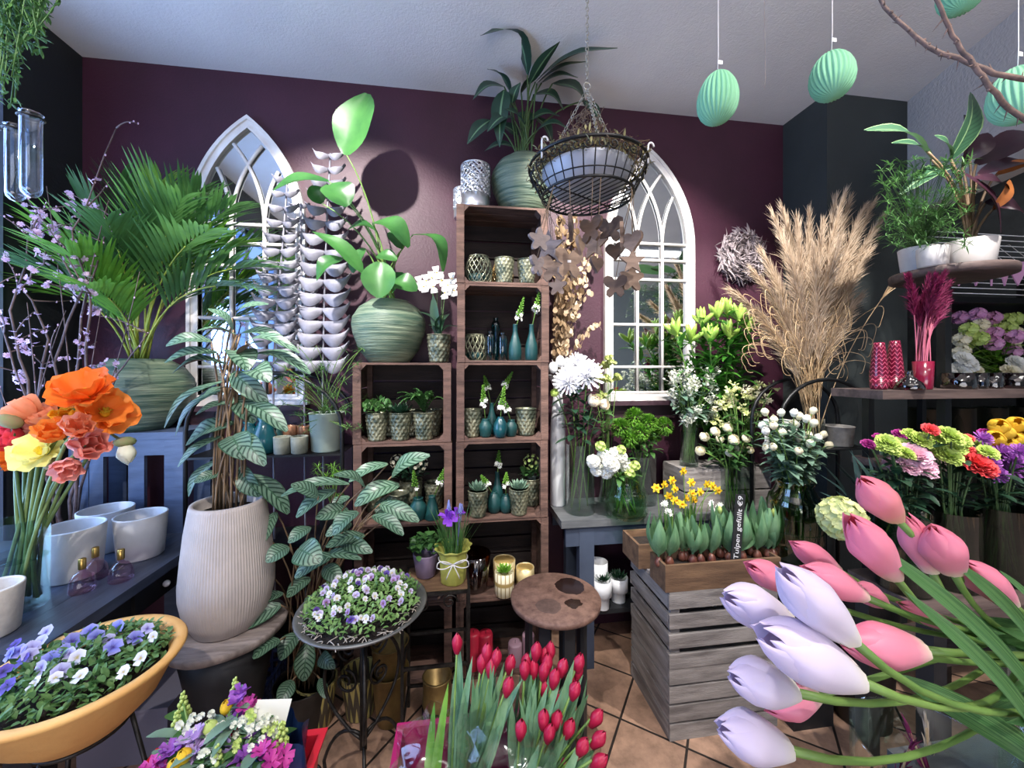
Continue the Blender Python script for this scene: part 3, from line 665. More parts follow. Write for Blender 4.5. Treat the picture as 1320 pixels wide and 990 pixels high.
# big striped calathea in a ribbed planter on a round stool
pc = V(-.936, 1.75, 0); SZ = .625
t = T('plant_stool', 'round grey wooden stool under the ribbed planter', 'stool', pc)
M_greywood = mat('grey_bark_wood', (150, 138, 132), (104, 94, 90), rough=.8, s=6, st=(1, 5, 1), bump=.5)
MB().lathe([(.19, SZ - .035), (.205, SZ - .03), (.21, SZ - .006), (.204, SZ), (.0001, SZ)], 40, sx=1, fn=lambda a, z: 1 + .015 * sin(a * 3 + 1) + .008 * sin(a * 7)).build('seat', M_greywood, t)
MB().lathe([(.10, 0), (.105, .01), (.10, .06), (.115, .25), (.15, .45), (.175, SZ - .036)], 32).build('pedestal', M_blackwood, t)
pb = pc + V(0, 0, SZ)
t = T('potted_calathea', 'tall striped-leaf plant in a ribbed beige planter on the round stool', 'plant', pb)
M_rib = mat('ribbed_beige_ceramic', (190, 180, 174), (172, 163, 158), rough=.65, s=7)
pr = [(.10, 0), (.118, .006), (.148, .07), (.162, .15), (.163, .2), (.155, .30), (.145, .40), (.131, .495), (.128, .51), (.116, .51), (.112, .50), (.108, .46), (.0001, .455)]
rows = []
def ribfn(a, z): return 1 + (.011 * abs(sin(a * 50)) ** .7 if .01 < z < .497 else 0)
MB().lathe([(r, z) for r, z in pr], 500, fn=ribfn).build('planter', M_rib, t)
MB().lathe([(.0001, .468), (.110, .466)], 24).build('soil', M_soil, t)
cal = [((292, 470), (222, 482), 24), ((287, 492), (212, 552), 17), ((291, 500), (226, 562), 16), ((302, 545), (240, 573), 38), ((286, 562), (229, 602), 16), ((281, 592), (243, 640), 14), ((302, 520), (252, 535), 15), ((299, 562), (316, 592), 34), ((300, 510), (328, 545), 26), ((318, 520), (370, 556), 24), ((312, 560), (342, 600), 24), ((312, 600), (335, 640), 24), ((320, 612), (372, 662), 28), ((332, 455), (400, 482), 20), ((322, 478), (348, 492), 30), ((305, 432), (250, 428), 18), ((300, 452), (318, 478), 36), ((300, 410), (346, 392), 14), ((310, 430), (372, 442), 16), ((272, 440), (214, 446), 18), ((280, 455), (212, 468), 26), ((300, 425), (268, 398), 15), ((318, 440), (386, 455), 16), ((285, 610), (250, 622), 15), ((300, 480), (345, 520), 26), ((300, 500), (262, 512), 16), ((308, 470), (340, 440), 18)]
lm = MB(); sm = MB()
for (a, b2, W) in cal:
    dy = R.uniform(-.09, .07); A = at(a[0], a[1], pb.y + dy * .5); B = at(b2[0], b2[1], pb.y + dy - .05); s_ = sc(a[0], pb.y)
    leaf2(lm, A - pb, B - pb, W * s_ * 1.05, (R.uniform(-.4, .4), R.uniform(-.75, -.3), .75), R.uniform(.1, .2), R.uniform(.15, .4))
    f = V(R.uniform(-.05, .05), R.uniform(-.045, .045), .46); sm.tube(bez(f, V(f.x * 1.2, f.y, (A - pb).z * .8), A - pb, 6), .0042, 5)
lm.build('leaves', M_cal, t); sm.build('stalks', M_stemb, t)
# black arched etagere
Yt = 2.17; e0, e1 = at(239, 590, Yt), at(441, 590, Yt); ex = (e0.x + e1.x) / 2; ew = (e1.x - e0.x) / 2
t = T('plant_etagere', 'black metal plant rack with an arched top behind the ribbed planter', 'rack', (ex, Yt + .12, 0))
SH = [.30, .76, e0.z]
for y in (-.12, .12):
    m = MB(); pts = [(-ew, y, 0), (-ew, y, 1.36)] + [(-ew * cos(q), y, 1.36 + .30 * sin(q)) for q in [pi * i / 14 for i in range(1, 14)]] + [(ew, y, 1.36), (ew, y, 0)]; m.tube(pts, .0105, 8); m.build('arched_frame', M_blackmetal, t)
for z in SH:
    m = MB(); m.box((0, -.12, z - .006), (2 * ew, .012, .012)); m.box((0, .12, z - .006), (2 * ew, .012, .012)); m.box((0, 0, z - .002), (2 * ew, .24, .004)); m.build('shelf', M_blackmetal, t, False)
SHZ = SH[2]
M_teal = mat('teal_glaze', (14, 70, 78), (8, 50, 58), rough=.25, s=6, coat=.4); M_tealm = mat('teal_matte', (22, 66, 66), (15, 52, 54), rough=.4, s=6)
for px, h, r, lab in ((322, .17, .055, 'dark teal vase nearest the plant stalks on the black rack'), (341, .19, .062, 'dark teal vase with slanted lip on the black rack'), (357, .145, .036, 'small light teal vase beside the grey votive cups')):
    p = at(px, 590, Yt + (.12 if h < .16 else .06)); p.z = SHZ
    MB().lathe([(r * .8, 0), (r, .01), (r * .95, h * .5), (r * .6, h * .78), (r * .45, h * .9), (r * .6, h), (r * .5, h), (r * .38, h * .88), (.0001, h * .6)], 24).one('teal_vase', lab, 'vase', M_teal if h > .16 else M_tealm, p, 'teal vases on the black rack')
M_concrete = mat('grey_green_concrete', (142, 144, 130), (112, 116, 104), rough=.8, s=20, bump=.4)
for px, lab in ((364, 'square-shouldered grey votive cup left of its twin'), (386, 'square-shouldered grey votive cup beside the pale green bucket')):
    p = at(px, 590, Yt + .03); p.z = SHZ; MB().lathe(potprof(.040, .043, .092, .007), 24).one('votive_cup', lab, 'cup', M_concrete, p, 'grey votive cups')
for px in (374, 392):
    p = at(px, 585, Yt + .16); p.z = SHZ
    t = T('tealight', 'copper rimmed tealight behind the grey votive cups', 'candle', p, 0, 'copper tealights'); MB().lathe(potprof(.036, .036, .13, .004), 20).build('cup', mat('copper_glass', (190, 140, 110), rough=.3, metal=.6), t); MB().lathe([(.031, .06), (.031, .118), (.0001, .118)], 16).build('wax', M_cream, t)
p = at(421, 588, Yt + .09); p.z = SHZ
t = T('potted_papyrus', 'airy grass-leaved plant in a pale green bucket on the black rack', 'plant', p); hb = .21
MB().lathe(potprof(.076, .088, hb, .006, .004), 36).build('bucket', mat('pale_green_enamel', (172, 186, 172), (150, 166, 154), rough=.45, s=4), t); MB().lathe([(.0001, hb - .02), (.078, hb - .02)], 24).build('soil', M_soil, t)
m = MB(); sm = MB(); 
for i in range(46):
    px, py = R.uniform(352, 470), R.uniform(447, 556)
    if px < 380 and py > 535: continue
    e = at(px, py, Yt - .05 + R.uniform(-.1, .12)) - p; tuft(m, e, 13, .052, .0042, -20, 60, .9, 'lance', 3); f = V(R.uniform(-.04, .04), R.uniform(-.04, .04), hb - .02); sm.tube(sag(f, e, .4, 6), .0016, 4)
m.build('leaves', M_lmid, t); sm.build('stalks', M_stem, t)
p = at(430, 640, 2.22); p.z = SH[1]
t = T('potted_papyrus', 'small grass-leaved plant on the lower shelf of the black rack', 'plant', p); MB().lathe(potprof(.06, .072, .13), 28).build('pot', M_blackmetal, t); m = MB(); sm = MB()
for i in range(14): e = at(R.uniform(405, 440), R.uniform(600, 640), 2.16) - p; tuft(m, e, 12, .045, .004, -10, 60, .8, 'lance', 3); sm.tube(sag((0, 0, .12), e, .4, 5), .0016, 4)
m.build('leaves', M_lbright, t); sm.build('stalks', M_stem, t)
# dark green bushes between the rack and the striped plants
# grey metal leaf garlands
M_zinc = mat('brushed_zinc', (138, 137, 148), (104, 103, 114), rough=.6, s=7, metal=.1, bump=.2)
gar = [([(371, 228), (364, 320), (357, 400), (352, 480)], 15, 27, 'grey metal leaf garland in front of the left mirror'), ([(388, 262), (388, 330), (390, 400), (392, 475)], 11, 20, 'half hidden grey metal leaf garland at the mirror edge'), ([(426, 198), (421, 290), (418, 390), (416, 480)], 16, 32, 'grey metal leaf garland against the lit purple wall')]
for gi, (pp, n, LW, lab) in enumerate(gar):
    Y = (2.24, 2.34, 2.27)[gi]; P = [at(x, y, Y) for x, y in pp]; base = V(P[-1].x, Y + .02, 0)
    t = T('leaf_garland', lab, 'decoration', base, 0, 'grey metal leaf garlands'); pts = [p - base for p in P]
    MB().tube([pts[0]] + pts[1:] + [V(0, 0, .5), V(0, 0, .01)], .005, 6).build('stem', M_zinc, t); MB().lathe([(.07, 0), (.07, .012), (.0001, .014)], 20).build('foot', M_zinc, t)
    s_ = sc(pp[1][0], Y)
    for i in range(n):
        f = (i + .3) / n * 3 * .999; k = min(2, int(f)); c = pts[k].lerp(pts[k + 1], f - k); l = LW * s_ * (.55 + .5 * min(1, (i + 1) / n * 1.6)); m = MB()
        for s in (-1, 1):
            rows = []; uv = []
            for q in range(8):
                tt = q / 7; x = s * l * tt; z = -.30 * l * sin(pi * tt * .62) + .62 * l * tt ** 3; w = .25 * l * sin(pi * min(1, .08 + .9 * tt)) ** .8
                rows.append([c + V(x, -.03 * sin(pi * tt) - .012, z + w), c + V(x, -.03 * sin(pi * tt) - .035, z), c + V(x, -.03 * sin(pi * tt) - .012, z - w)])
            m.grid(rows)
        o = m.build('leaf_pair', M_zinc, t)
# test-tube vases hanging at the window
for px, y0, y1, Y, r, wl, lab in ((40, 146, 255, .99, .0172, .60, 'glass tube vase hanging in front of its twin by the window'), (20, 163, 260, 1.03, .0165, .45, 'glass tube vase hanging behind the front tube by the window')):
    p = at(px, y1, Y); h = at(px, y0, Y).z - p.z
    t = T('tube_vase', lab, 'vase', p, 0, 'hanging glass tubes'); MB().lathe([(.0001, 0), (r * .5, .003), (r * .87, .01), (r, .02), (r, h - .004), (r * 1.12, h), (r * 1.0, h), (r * .93, h - .008), (r * .93, .02), (.0001, .006)], 28).build('glass', glass('tube_glass', (236, 242, 250), .02, .22, .95), t)
    MB().lathe([(.0001, h * wl), (r * .92, h * wl)], 24).build('water', M_water, t)
p = at(30, 150, 1.02); t = T('tube_hanger', 'bent dark wire hanger holding the glass tubes', 'hanger', p); m = MB(); q0 = at(40, 152, .99) - p; q1 = at(20, 168, 1.03) - p
m.ring(q0, .0195, .0022, 20, 5); m.ring(q1, .0188, .0022, 20, 5); m.tube([q0 + V(-.0195, 0, 0), q1 + V(.0188, 0, 0)], .0022, 5); m.tube(bez(q1 + V(-.018, 0, 0), V(-.13, .03, -.03), V(-.12, .02, .2), 10) + [V(-.05, .03, .6), V(-.05, .03, CZ - p.z)], .0028, 5); m.build('wire', M_blackmetal, t)
# trailing plant at the top left corner
p = at(22, -70, 1.05); t = T('hanging_plant', 'trailing grey-green plant hanging in the upper corner by the window', 'plant', p)
MB().lathe(potprof(.06, .085, .09), 28).build('basket', M_greywood, t); m = MB(); m.tube([(0, 0, .03), (0, 0, CZ - p.z)], .003, 4); m.build('cord', M_blackmetal, t)
m = MB()
for i in range(46):
    px = R.uniform(-10, 55); top = V(R.uniform(-.075, .07), R.uniform(-.07, .07), .08); e = at(px, R.choice((30, 60, 90, 110, 130)) * (1.0 if px < 30 else .62) + R.uniform(-12, 8), 1.05 + R.uniform(-.06, .06)) - p
    pts = bez(top, V(top.x * 1.6 + (e.x - top.x) * .6, top.y * 1.6, .06), e, 14); m.tube(pts, .0015, 4)
    for q in pts[3:]:
        for k in range(3): m.leaf(q, rdir(-70, 30), .019, .0065, .4, .35, 'oval', 3)
m.build('trailing_shoots', M_lmid, t)
# flowering branches standing behind the poppies
M_blos = mat('lilac_pink_blossom', (214, 176, 206), (232, 206, 226), rough=.6, s=30, tl=.3)
bb = V(-1.86, 2.26, 0); t = T('branch_bucket', 'dark bucket of flowering branches behind the table', 'bucket', bb); MB().lathe(potprof(.10, .12, .4), 28).build('bucket', M_blackmetal, t)
br = [([(85, 690), (100, 600), (70, 470), (110, 360), (95, 300), (150, 165)], [(60, 330), (75, 420)]), ([(90, 690), (108, 560), (112, 470), (116, 380), (75, 330), (40, 300)], [(30, 250)]), ([(80, 700), (72, 620), (40, 520), (15, 400), (45, 280), (60, 262)], [(5, 330), (2, 420)]), ([(95, 690), (120, 560), (150, 480), (190, 430)], [(180, 350), (130, 400)]), ([(75, 690), (60, 560), (20, 480), (-10, 380)], [(35, 390), (0, 500)]), ([(100, 700), (95, 560), (100, 440), (130, 310), (155, 275)], [(140, 258), (60, 240)]), ([(85, 690), (40, 560), (62, 440), (30, 370), (60, 330)], [(20, 440), (85, 400)])]
bl = ['tallest flowering branch with its bare tip against the purple wall', 'flowering branch looping past the palm fronds', 'blossoming branch along the window edge', 'flowering branch reaching right towards the palm vase', 'blossoming branch nearest the glass of the window', 'flowering branch with short upright twigs in front of the palm', 'blossom-laden branch low behind the poppies']
for i, (pp, tw) in enumerate(br):
    base = bb + V(R.uniform(-.05, .05), R.uniform(-.05, .05), .02); t = T('flowering_branch', bl[i], 'branch', base, 0, 'flowering branches')
    Ys = [2.15, 2.05, 1.95, 1.9, 1.88, 1.9, 1.9]
    P = [V(0, 0, 0)] + [at(x, y, Ys[k] + .04 * sin(i * 2 + k)) - base for k, (x, y) in enumerate(pp)]
    P2 = []
    for k in range(len(P) - 1):
        for q in range(4): P2.append(P[k].lerp(P[k + 1], q / 4) + (rdir(-90, 90) * .008 if k else V(0, 0, 0)))
    P2.append(P[-1]); n = len(P2); tm = MB(); tm.tube(P2, [.0085 * (1 - .8 * k / n) for k in range(n)], 6); fl = MB()
    tws = [(P2[-8 - 5 * k], at(x, y, 1.85 + .05 * k) - base) for k, (x, y) in enumerate(tw)]
    for k in range(6): a = P2[R.randrange(n // 2, n)]; tws.append((a, a + rdir(-10, 70) * R.uniform(.08, .2)))
    pts = P2[n // 3:]
    for a, e in tws: q = bez(a, a.lerp(e, .5) + rdir(-30, 60) * .03, e, 6); tm.tube(q, [.0032 * (1 - .1 * z) for z in range(7)], 5); pts = pts + q[2:]
    for q in pts:
        if q.z + base.z < 1.05: continue
        if R.random() < (.42 if i not in (0, 3) else .2) and q.z + base.z < 2.55:
            for k in range(R.randint(1, 4)): rosette(fl, q + rdir(-90, 90) * .013, rdir(-60, 90), [(5, .0115, .0105, 18, -.1, .15, 1, .04, 0, .0006)])
        if R.random() < .5: fl.ball(q + rdir(-90, 90) * .004, .0032, 5, 4, 1.5)
    tm.build('branch', M_bark, t); fl.build('blossoms', M_blos, t)
# boxes in the shade under the table
M_lilgrey = mat('grey_lilac_carton', (124, 120, 136), rough=.8)
t = T('carton', 'pale grey carton on the floor under the left table', 'box', (-1.40, 2.0, 0)); MB().box((0, 0, .11), (.34, .3, .22)).build('body', M_lilgrey, t, False); MB().box((0, 0, .226), (.35, .31, .012)).build('lid', M_lilgrey, t, False)
M_bluep = mat('blue_plastic', (58, 66, 104), rough=.5)
t = T('plastic_crate', 'dark blue perforated plastic crate on the floor beside the stool', 'crate', (-1.08, 2.12, 0)); m = MB()
for s in (-1, 1):
    for i in range(10): m.box((-.16 + i * .036, s * .13, .085), (.014, .012, .15))
    for i in range(8): m.box((s * .175, -.115 + i * .033, .085), (.012, .014, .15))
    for z in (.01, .06, .11, .16): m.box((0, s * .13, z), (.36, .014, .012)); m.box((s * .175, 0, z), (.014, .26, .012))
m.box((0, 0, .006), (.35, .26, .012)); m.build('body', M_bluep, t, False)
# ================= things on and in the crates =================
M_emb = mat('embossed_antique_silver', (140, 140, 116), (70, 78, 66), rough=.35, metal=.55, s=16, lo=.4, hi=.6)
M_silver = mat('polished_silver', (206, 208, 212), rough=.28, metal=.9)
def emb_pot(t, r0, r1, h, n=13, rows=7, bands=()):
    def fn(a, z):
        if z < .006 or z > h - .010: return 1
        v = (z - .006) / (h - .016) * rows; i = int(v); f = v - i; x = (a * n / (2 * pi) + .5 * (i % 2)) % 1
        return 1 + .13 * max(0, 1 - abs(2 * x - 1) - .35 * abs(f - .15)) * (1 - .6 * f)
    nz = rows * 4; pr = [(r0 - .004, 0)] + [(r0 + (r1 - r0) * k / nz, .004 + (h - .008) * k / nz) for k in range(nz + 1)] + [(r1 + .003, h - .003), (r1 + .002, h), (r1 - .004, h), (r1 - .006, h - .01), (r0 * .9, .012), (.0001, .012)]
    return MB().lathe(pr, n * 8, fn=fn).build('pot', M_emb, t)
def zc(i): return i * CH + .0125
ep0 = T('embossed_pot', 'x', 'pot', (0, 0, -9), 0, 'embossed metal pots'); emb_pot(ep0, .040, .054, .145)
ep0_used = []
def epot(p, lab, s=1):
    if not ep0_used: ep0_used.append(1); ep0.location = p; ep0['label'] = lab; ep0.scale = (s, s, s); return ep0
    return dup(ep0, p, s=s, label=lab)
def P(px, i, Y=2.18): p = at(px, 400, Y); p.z = zc(i); return p
def lattice(mb, prof, n, k, r, jit=0):
    """open lattice of crossing wires over a turned shape"""
    h0, h1 = prof[0][1], prof[-1][1]
    def rad(z):
        for (a, za), (b, zb) in zip(prof, prof[1:]):
            if z <= zb: return a + (b - a) * (z - za) / max(1e-6, zb - za)
        return prof[-1][0]
    for s in (1, -1):
        for i in range(n):
            pts = []
            for q in range(k * 3 + 1):
                z = h0 + (h1 - h0) * q / (k * 3); a = 2 * pi * i / n + s * pi * q / 3 / n + jit * R.uniform(-1, 1) + .06 * sin(q * 2.1) * 0; pts.append((rad(z) * cos(a), rad(z) * sin(a), z))
            mb.tube(pts, r, 4, False)
# top of the right stack
p = at(613, 300, 2.19); p.z = 6 * CH + .001
def sil(p, r, h, lab):
    t = T('silver_lantern', lab, 'lantern', p, 0, 'openwork silver lanterns'); MB().lathe([(r * .97, 0), (r, .004), (r, h * .33), (r - .004, h * .33), (r - .004, .01), (.0001, .01)], 40).build('base', M_silver, t)
    m = MB(); lattice(m, [(r, h * .32), (r, h)], 16, 13, .0042, .11); m.ring((0, 0, h), r, .0035, 40, 6); lattice(m, [(r, h * .32), (r, h)], 11, 7, .0035, .16); m.build('openwork', M_silver, t)
sil(p, .080, .245, 'tall openwork silver lantern on the topmost crate'); p2 = at(597, 300, 2.32); p2.z = p.z; sil(p2, .055, .17, 'smaller openwork silver lantern half hidden behind the tall one')
b = at(676, 300, 2.23); b.z = 6 * CH + .001
t = T('potted_dracaena', 'dark lance-leaved plant in a round green vase on the topmost crate', 'plant', b)
gvase('v', 'vase', t, .195, .33)
lv = [((680, 97), (619, 46), 22, .30), ((683, 108), (722, 53), 12, .05), ((690, 106), (796, 62), 18, .10), ((692, 108), (757, 79), 15, .08), ((657, 118), (628, 89), 17, .15), ((650, 112), (609, 129), 17, .18), ((650, 116), (644, 190), 17, .1), ((660, 133), (671, 106), 12, .1), ((684, 145), (672, 166), 18, .1), ((688, 122), (727, 142), 20, .2), ((712, 108), (757, 147), 25, .22), ((752, 130), (775, 160), 14, .1), ((698, 107), (745, 100), 14, .12), ((632, 155), (602, 186), 14, .1), ((665, 190), (624, 195), 12, .15), ((683, 155), (722, 150), 15, .15), ((660, 150), (628, 170), 15, .15), ((690, 170), (735, 168), 15, .2), ((672, 120), (700, 96), 15, .1), ((668, 175), (640, 160), 14, .1), ((690, 150), (712, 185), 15, .12), ((676, 160), (650, 140), 16, .1)]
lm = MB(); sm = MB(); M_drac = mat('dark_lance_leaf', (42, 70, 54), (30, 54, 42), rough=.35, s=8, tl=.1)
def dr_mat():
    k = NT('lance_leaf_pale_rib'); a = k.n('Attribute', attribute_name='luv'); sp = k.n('SeparateXYZ', {0: a.outputs['Vector']}); col = k.mix(k.math('LESS_THAN', k.math('ABSOLUTE', sp.outputs[0]), .10), lin((36, 62, 48)), lin((104, 140, 104)))
    return k.out(k.n('BsdfPrincipled', {'Base Color': col, 'Roughness': .35}).outputs[0])
def below(p, z=3.33):                          # keep a leaf under the ceiling: nearer along the same sight line
    return p if p.z < z else V(0, 0, HC) + (p - V(0, 0, HC)) * ((z - HC) / (p.z - HC))
for i, (a, e, W, bw) in enumerate(lv):
    Y = 2.20 + R.uniform(-.12, .08); A = below(at(a[0], a[1], (Y + 2.23) / 2)) - b; E = below(at(e[0], e[1], min(Y, 2.3))) - b
    leaf2(lm, A, E, W * .0064, (R.uniform(-.3, .3), -.75, .6), bw, .2, 'lance', 10); f = V(R.uniform(-.04, .04), R.uniform(-.04, .04), .30); sm.tube(sag(f, A, .3, 6), .0045, 5)
lm.build('leaves', dr_mat(), t); sm.build('stalks', M_stemd, t)
# fifth crate
def lant(p, lab, r=.07, h=.14, n=16, k=6, m_=None, name='wire_lantern'):
    t = T(name, lab, 'lantern', p, 0, 'lattice metal lanterns'); pr = [(r * .8, 0), (r * .96, h * .2), (r, h * .45), (r * .92, h * .75), (r * .72, h * .95), (r * .72, h)]
    m = MB(); lattice(m, pr, n, k, .0036); m.ring((0, 0, h), r * .72, .004, 32, 6); m.ring((0, 0, .003), r * .8, .005, 32, 6); m.build('lattice', m_ or M_emb, t)
    MB().lathe([(r * .68, .004), (r * .74, .02), (r * .74, .05), (.0001, .05)], 24).build('glass_insert', M_tealm, t); return t
lant(P(617, 4 + 1, 2.17), 'round lattice lantern at the left of the fifth crate', .074, .15)
lant(P(648, 5, 2.29), 'golden lattice lantern behind the embossed pots of the fifth crate', .062, .16, 20, 8, mat('antique_gold', (176, 146, 96), rough=.35, metal=.8))
epot(P(650, 5, 2.16), 'embossed pot in the middle of the fifth crate', 1.0); epot(P(679, 5, 2.15), 'embossed pot beside the hanging wooden hearts in the fifth crate', .96)
# fourth crate
lant(P(612, 4, 2.24), 'dark honeycomb lantern at the left behind the bottles', .068, .15, 14, 5)
M_tglass = glass('teal_glass', (70, 170, 180), .03, .25, .85)
btl = None
for px, Y, s, lab in ((632, 2.17, 1.0, 'clear teal bottle at the left end of the bottle row'), (639, 2.29, 1.55, 'tall clear teal bottle standing behind the row'), (648, 2.16, .96, 'clear teal bottle next to the matte teal ones')):
    p = P(px, 4, Y); h = .165
    if btl is None:
        btl = T('glass_bottle', lab, 'bottle', p, 0, 'clear teal bottles'); MB().lathe([(.023, 0), (.026, .004), (.026, h * .82), (.022, h * .90), (.014, h * .93), (.013, h * .985), (.016, h)], 20).build('glass', M_tglass, btl); MB().lathe([(.0001, .08), (.024, .08)], 16).build('water', M_tglass, btl)
    else: dup(btl, p, s=(1, 1, s), label=lab)
M_wsp = M_wht; sp0 = []
def spikeflower(p0, p1, L, lab, grp='star flower spikes', nf=9, fs=.013):
    """stem from p0 to p1 with a flower spike on top of length L"""
    p0, p1 = V(*p0), V(*p1); d = (p1 - p0).normalized(); t = T('star_flower', lab, 'flower', p0, 0, grp); g = MB(); w_ = MB(); spike(g, w_, p1 - p0, (d + V(R.uniform(-.1, .1), -.05, .1)), L, .018, 34, nf, fs)
    MB().tube([V(0, 0, 0), p1 - p0, p1 - p0 + d * L * .9], [.0028, .0026, .0014], 6).build('stem', M_stem, t); g.build('buds', M_lbright, t); w_.build('florets', M_wsp, t)
tb = None
for px, Y, lab, fl in ((664, 2.15, 'matte teal bottle vase third from the crate edge with one white spike', (668, 388, 'white star-flower spike in the left matte teal bottle')), (685, 2.14, 'matte teal bottle vase by the crate edge with one white spike', (690, 378, 'white star-flower spike in the right matte teal bottle'))):
    p = P(px, 4, Y)
    if tb is None:
        tb = T('bottle_vase', lab, 'vase', p, 0, 'matte teal bottle vases'); MB().lathe([(.028, 0), (.034, .006), (.036, .05), (.033, .09), (.020, .135), (.0135, .16), (.0125, .2), (.0155, .204), (.0115, .204), (.0105, .16), (.0001, .155)], 24).build('body', M_tealm, tb)
    else: dup(tb, p, label=lab)
    e = at(fl[0], fl[1] + 24, Y); spikeflower(p + V(0, 0, .17), e, .13, fl[2])
# third crate
epot(P(608, 3, 2.2), 'embossed pot at the left of the round teal vases', 1.08); epot(P(678, 3, 2.2), 'embossed pot at the right of the round teal vases', 1.08)
tvp = {'egg': [(.018, 0), (.030, .012), (.037, .045), (.033, .075), (.02, .098), (.015, .104), (.018, .108), (.013, .108), (.0001, .09)], 'jar': [(.02, 0), (.03, .01), (.037, .05), (.037, .07), (.024, .088), (.021, .10), (.024, .104), (.017, .104), (.0001, .09)], 'cone': [(.036, 0), (.039, .006), (.028, .06), (.016, .105), (.019, .112), (.013, .112), (.0001, .1)]}
def tv(px, i, Y, kind, lab, s=1, fl=None):
    p = P(px, i, Y); t = T('bud_vase', lab, 'vase', p, 0, 'small teal bud vases', s); MB().lathe(tvp[kind], 24).build('body', M_tealm if (px * 7) % 3 else M_teal, t)
    if fl: spikeflower(p + V(0, 0, .085 * s), at(fl[0], fl[1], Y - .01), fl[2], fl[3], 'star flower spikes', fl[4] if len(fl) > 4 else 9)
tv(626, 3, 2.17, 'jar', 'teal jar vase at the left of the trio in the third crate', 1.0, (624, 523, .12, 'white spike leaning left from the teal trio', 11)); tv(645, 3, 2.14, 'egg', 'egg-shaped teal vase at the front of the trio', 1.08, (646, 528, .14, 'thick greenish white spike in the egg-shaped vase', 13)); tv(659, 3, 2.17, 'jar', 'small teal jar vase at the right of the trio', .92, (655, 532, .08, 'short white spike at the right of the teal trio', 9))
p = P(634, 3, 2.27); dup(tb, p, s=.9, label='slim teal bottle vase behind the trio'); spikeflower(p + V(0, 0, .15), at(629, 503, 2.27), .09, 'shaded white spike behind the teal trio'); spikeflower(p + V(.004, 0, .15), at(649, 500, 2.25), .11, 'tallest white spike behind the teal trio')
# second crate
def succulent(t, z, r, n=5, m_=None):
    m = MB(); rosette(m, (0, 0, z), (0, 0, 1), [(9, r * 1.1, r * .40, 22, .5, -.3, 2, 0, 0, .004), (8, r * .95, r * .38, 40, .5, -.3, 2, 0, .004, .003), (7, r * .75, r * .32, 58, .4, -.3, 2, 0, .006, .002), (5, r * .5, r * .26, 74, .3, -.3, 2, 0, .008, .001)]); m.build('rosette', m_ or M_lsilver, t)
for px, lab in ((616, 'pointed succulent in an embossed pot left of the teal vases'), (669, 'pointed succulent in an embossed pot right of the teal vases')):
    p = P(px, 2, 2.14); t = T('potted_succulent', lab, 'plant', p, 0, 'succulents in embossed pots'); ep_ = emb_pot(t, .040, .054, .145); succulent(t, .14, .062); MB().lathe([(.0001, .135), (.047, .135)], 20).build('soil', M_soil, ep_)
tv(637, 2, 2.18, 'egg', 'round teal vase between the two succulents', 1.1, (628, 625, .07, 'white spike leaning towards the left succulent', 8)); tv(652, 2, 2.17, 'egg', 'slim egg-shaped teal vase beside the right succulent', .95, (652, 626, .08, 'short green-tipped spike beside the right succulent', 6))
p = P(641, 2, 2.28); dup(tb, p, s=1.0, label='dark teal bottle vase behind the two succulents'); spikeflower(p + V(0, 0, .16), at(642, 603, 2.27), .11, 'shaded white spike behind the succulents', nf=16)
def leafy(t, z, n, r, L, W, m_, el=(0, 80), shape='oval', kind=None):
    m = MB()
    for k in range(n): a = R.uniform(0, 2 * pi); q = r * sqrt(R.random()); m.leaf((q * cos(a), q * sin(a), z + R.uniform(0, r * 1.1) * (1 - q / r * .5)), rdir(*el), L * R.uniform(.7, 1.2), W, .7, .25, shape, 4)
    m.build('foliage', m_, t)
p = P(684, 2, 2.28); t = T('potted_plant', 'leafy plant with pale florets in the back corner behind the right succulent', 'plant', p); emb_pot(t, .045, .058, .16); leafy(t, .17, 70, .06, .04, .02, M_lmid); m = MB(); floret_ball(m, (0, -.02, .26), .045, 24, .01); m.build('florets', M_lime, t)
# first (gold cups) and floor crates of the right stack
M_goldgl = mat('gold_lacquer_cup', (206, 190, 146), (176, 158, 112), rough=.35, metal=.3, s=14); M_goldin = mat('gold_leaf_inside', (222, 190, 120), rough=.35, metal=.7)
M_amber = glass('amber_ribbed_glass', (176, 120, 66), .04, .25, .85)
p = P(612, 1, 2.2); MB().lathe([(.066, 0), (.07, .006), (.088, .2), (.084, .2), (.065, .012), (.0001, .012)], 72, fn=lambda a, z: 1 + .02 * abs(sin(18 * a))).one('amber_vase', 'amber ribbed glass vase in the crate behind the iris', 'vase', M_amber, p)
for px, Y, r, h, lab in ((650, 2.24, .064, .13, 'largest gold-rimmed candle cup behind the small succulent'), (677, 2.2, .052, .10, 'gold-rimmed candle cup beside the round table top')):
    p = P(px, 1, Y); t = T('candle_cup', lab, 'candle holder', p, 0, 'gold candle cups'); MB().lathe([(r * .9, 0), (r, .006), (r, h), (r - .004, h), (r - .005, .012), (.0001, .012)], 36).build('cup', M_goldgl, t); MB().lathe([(r - .0055, h - .003), (r - .006, .014), (.0001, .014)], 36).build('gold_lining', M_goldin, t)
def petalpat():
    k = NT('cream_petal_pattern'); tc = k.n('Attribute', attribute_name='luv'); mp = k.n('Mapping', {'Vector': tc.outputs['Vector'], 'Scale': (14, 9, 1)}); v = k.n('TexVoronoi', {'Vector': mp.outputs[0], 'Scale': 1.0, 'Randomness': 0.0}, feature='DISTANCE_TO_EDGE'); c = k.ramp(v.outputs[0], [(.08, (150, 128, 78)), (.16, (226, 218, 190))]); return k.out(k.n('BsdfPrincipled', {'Base Color': c, 'Roughness': .4}).outputs[0])
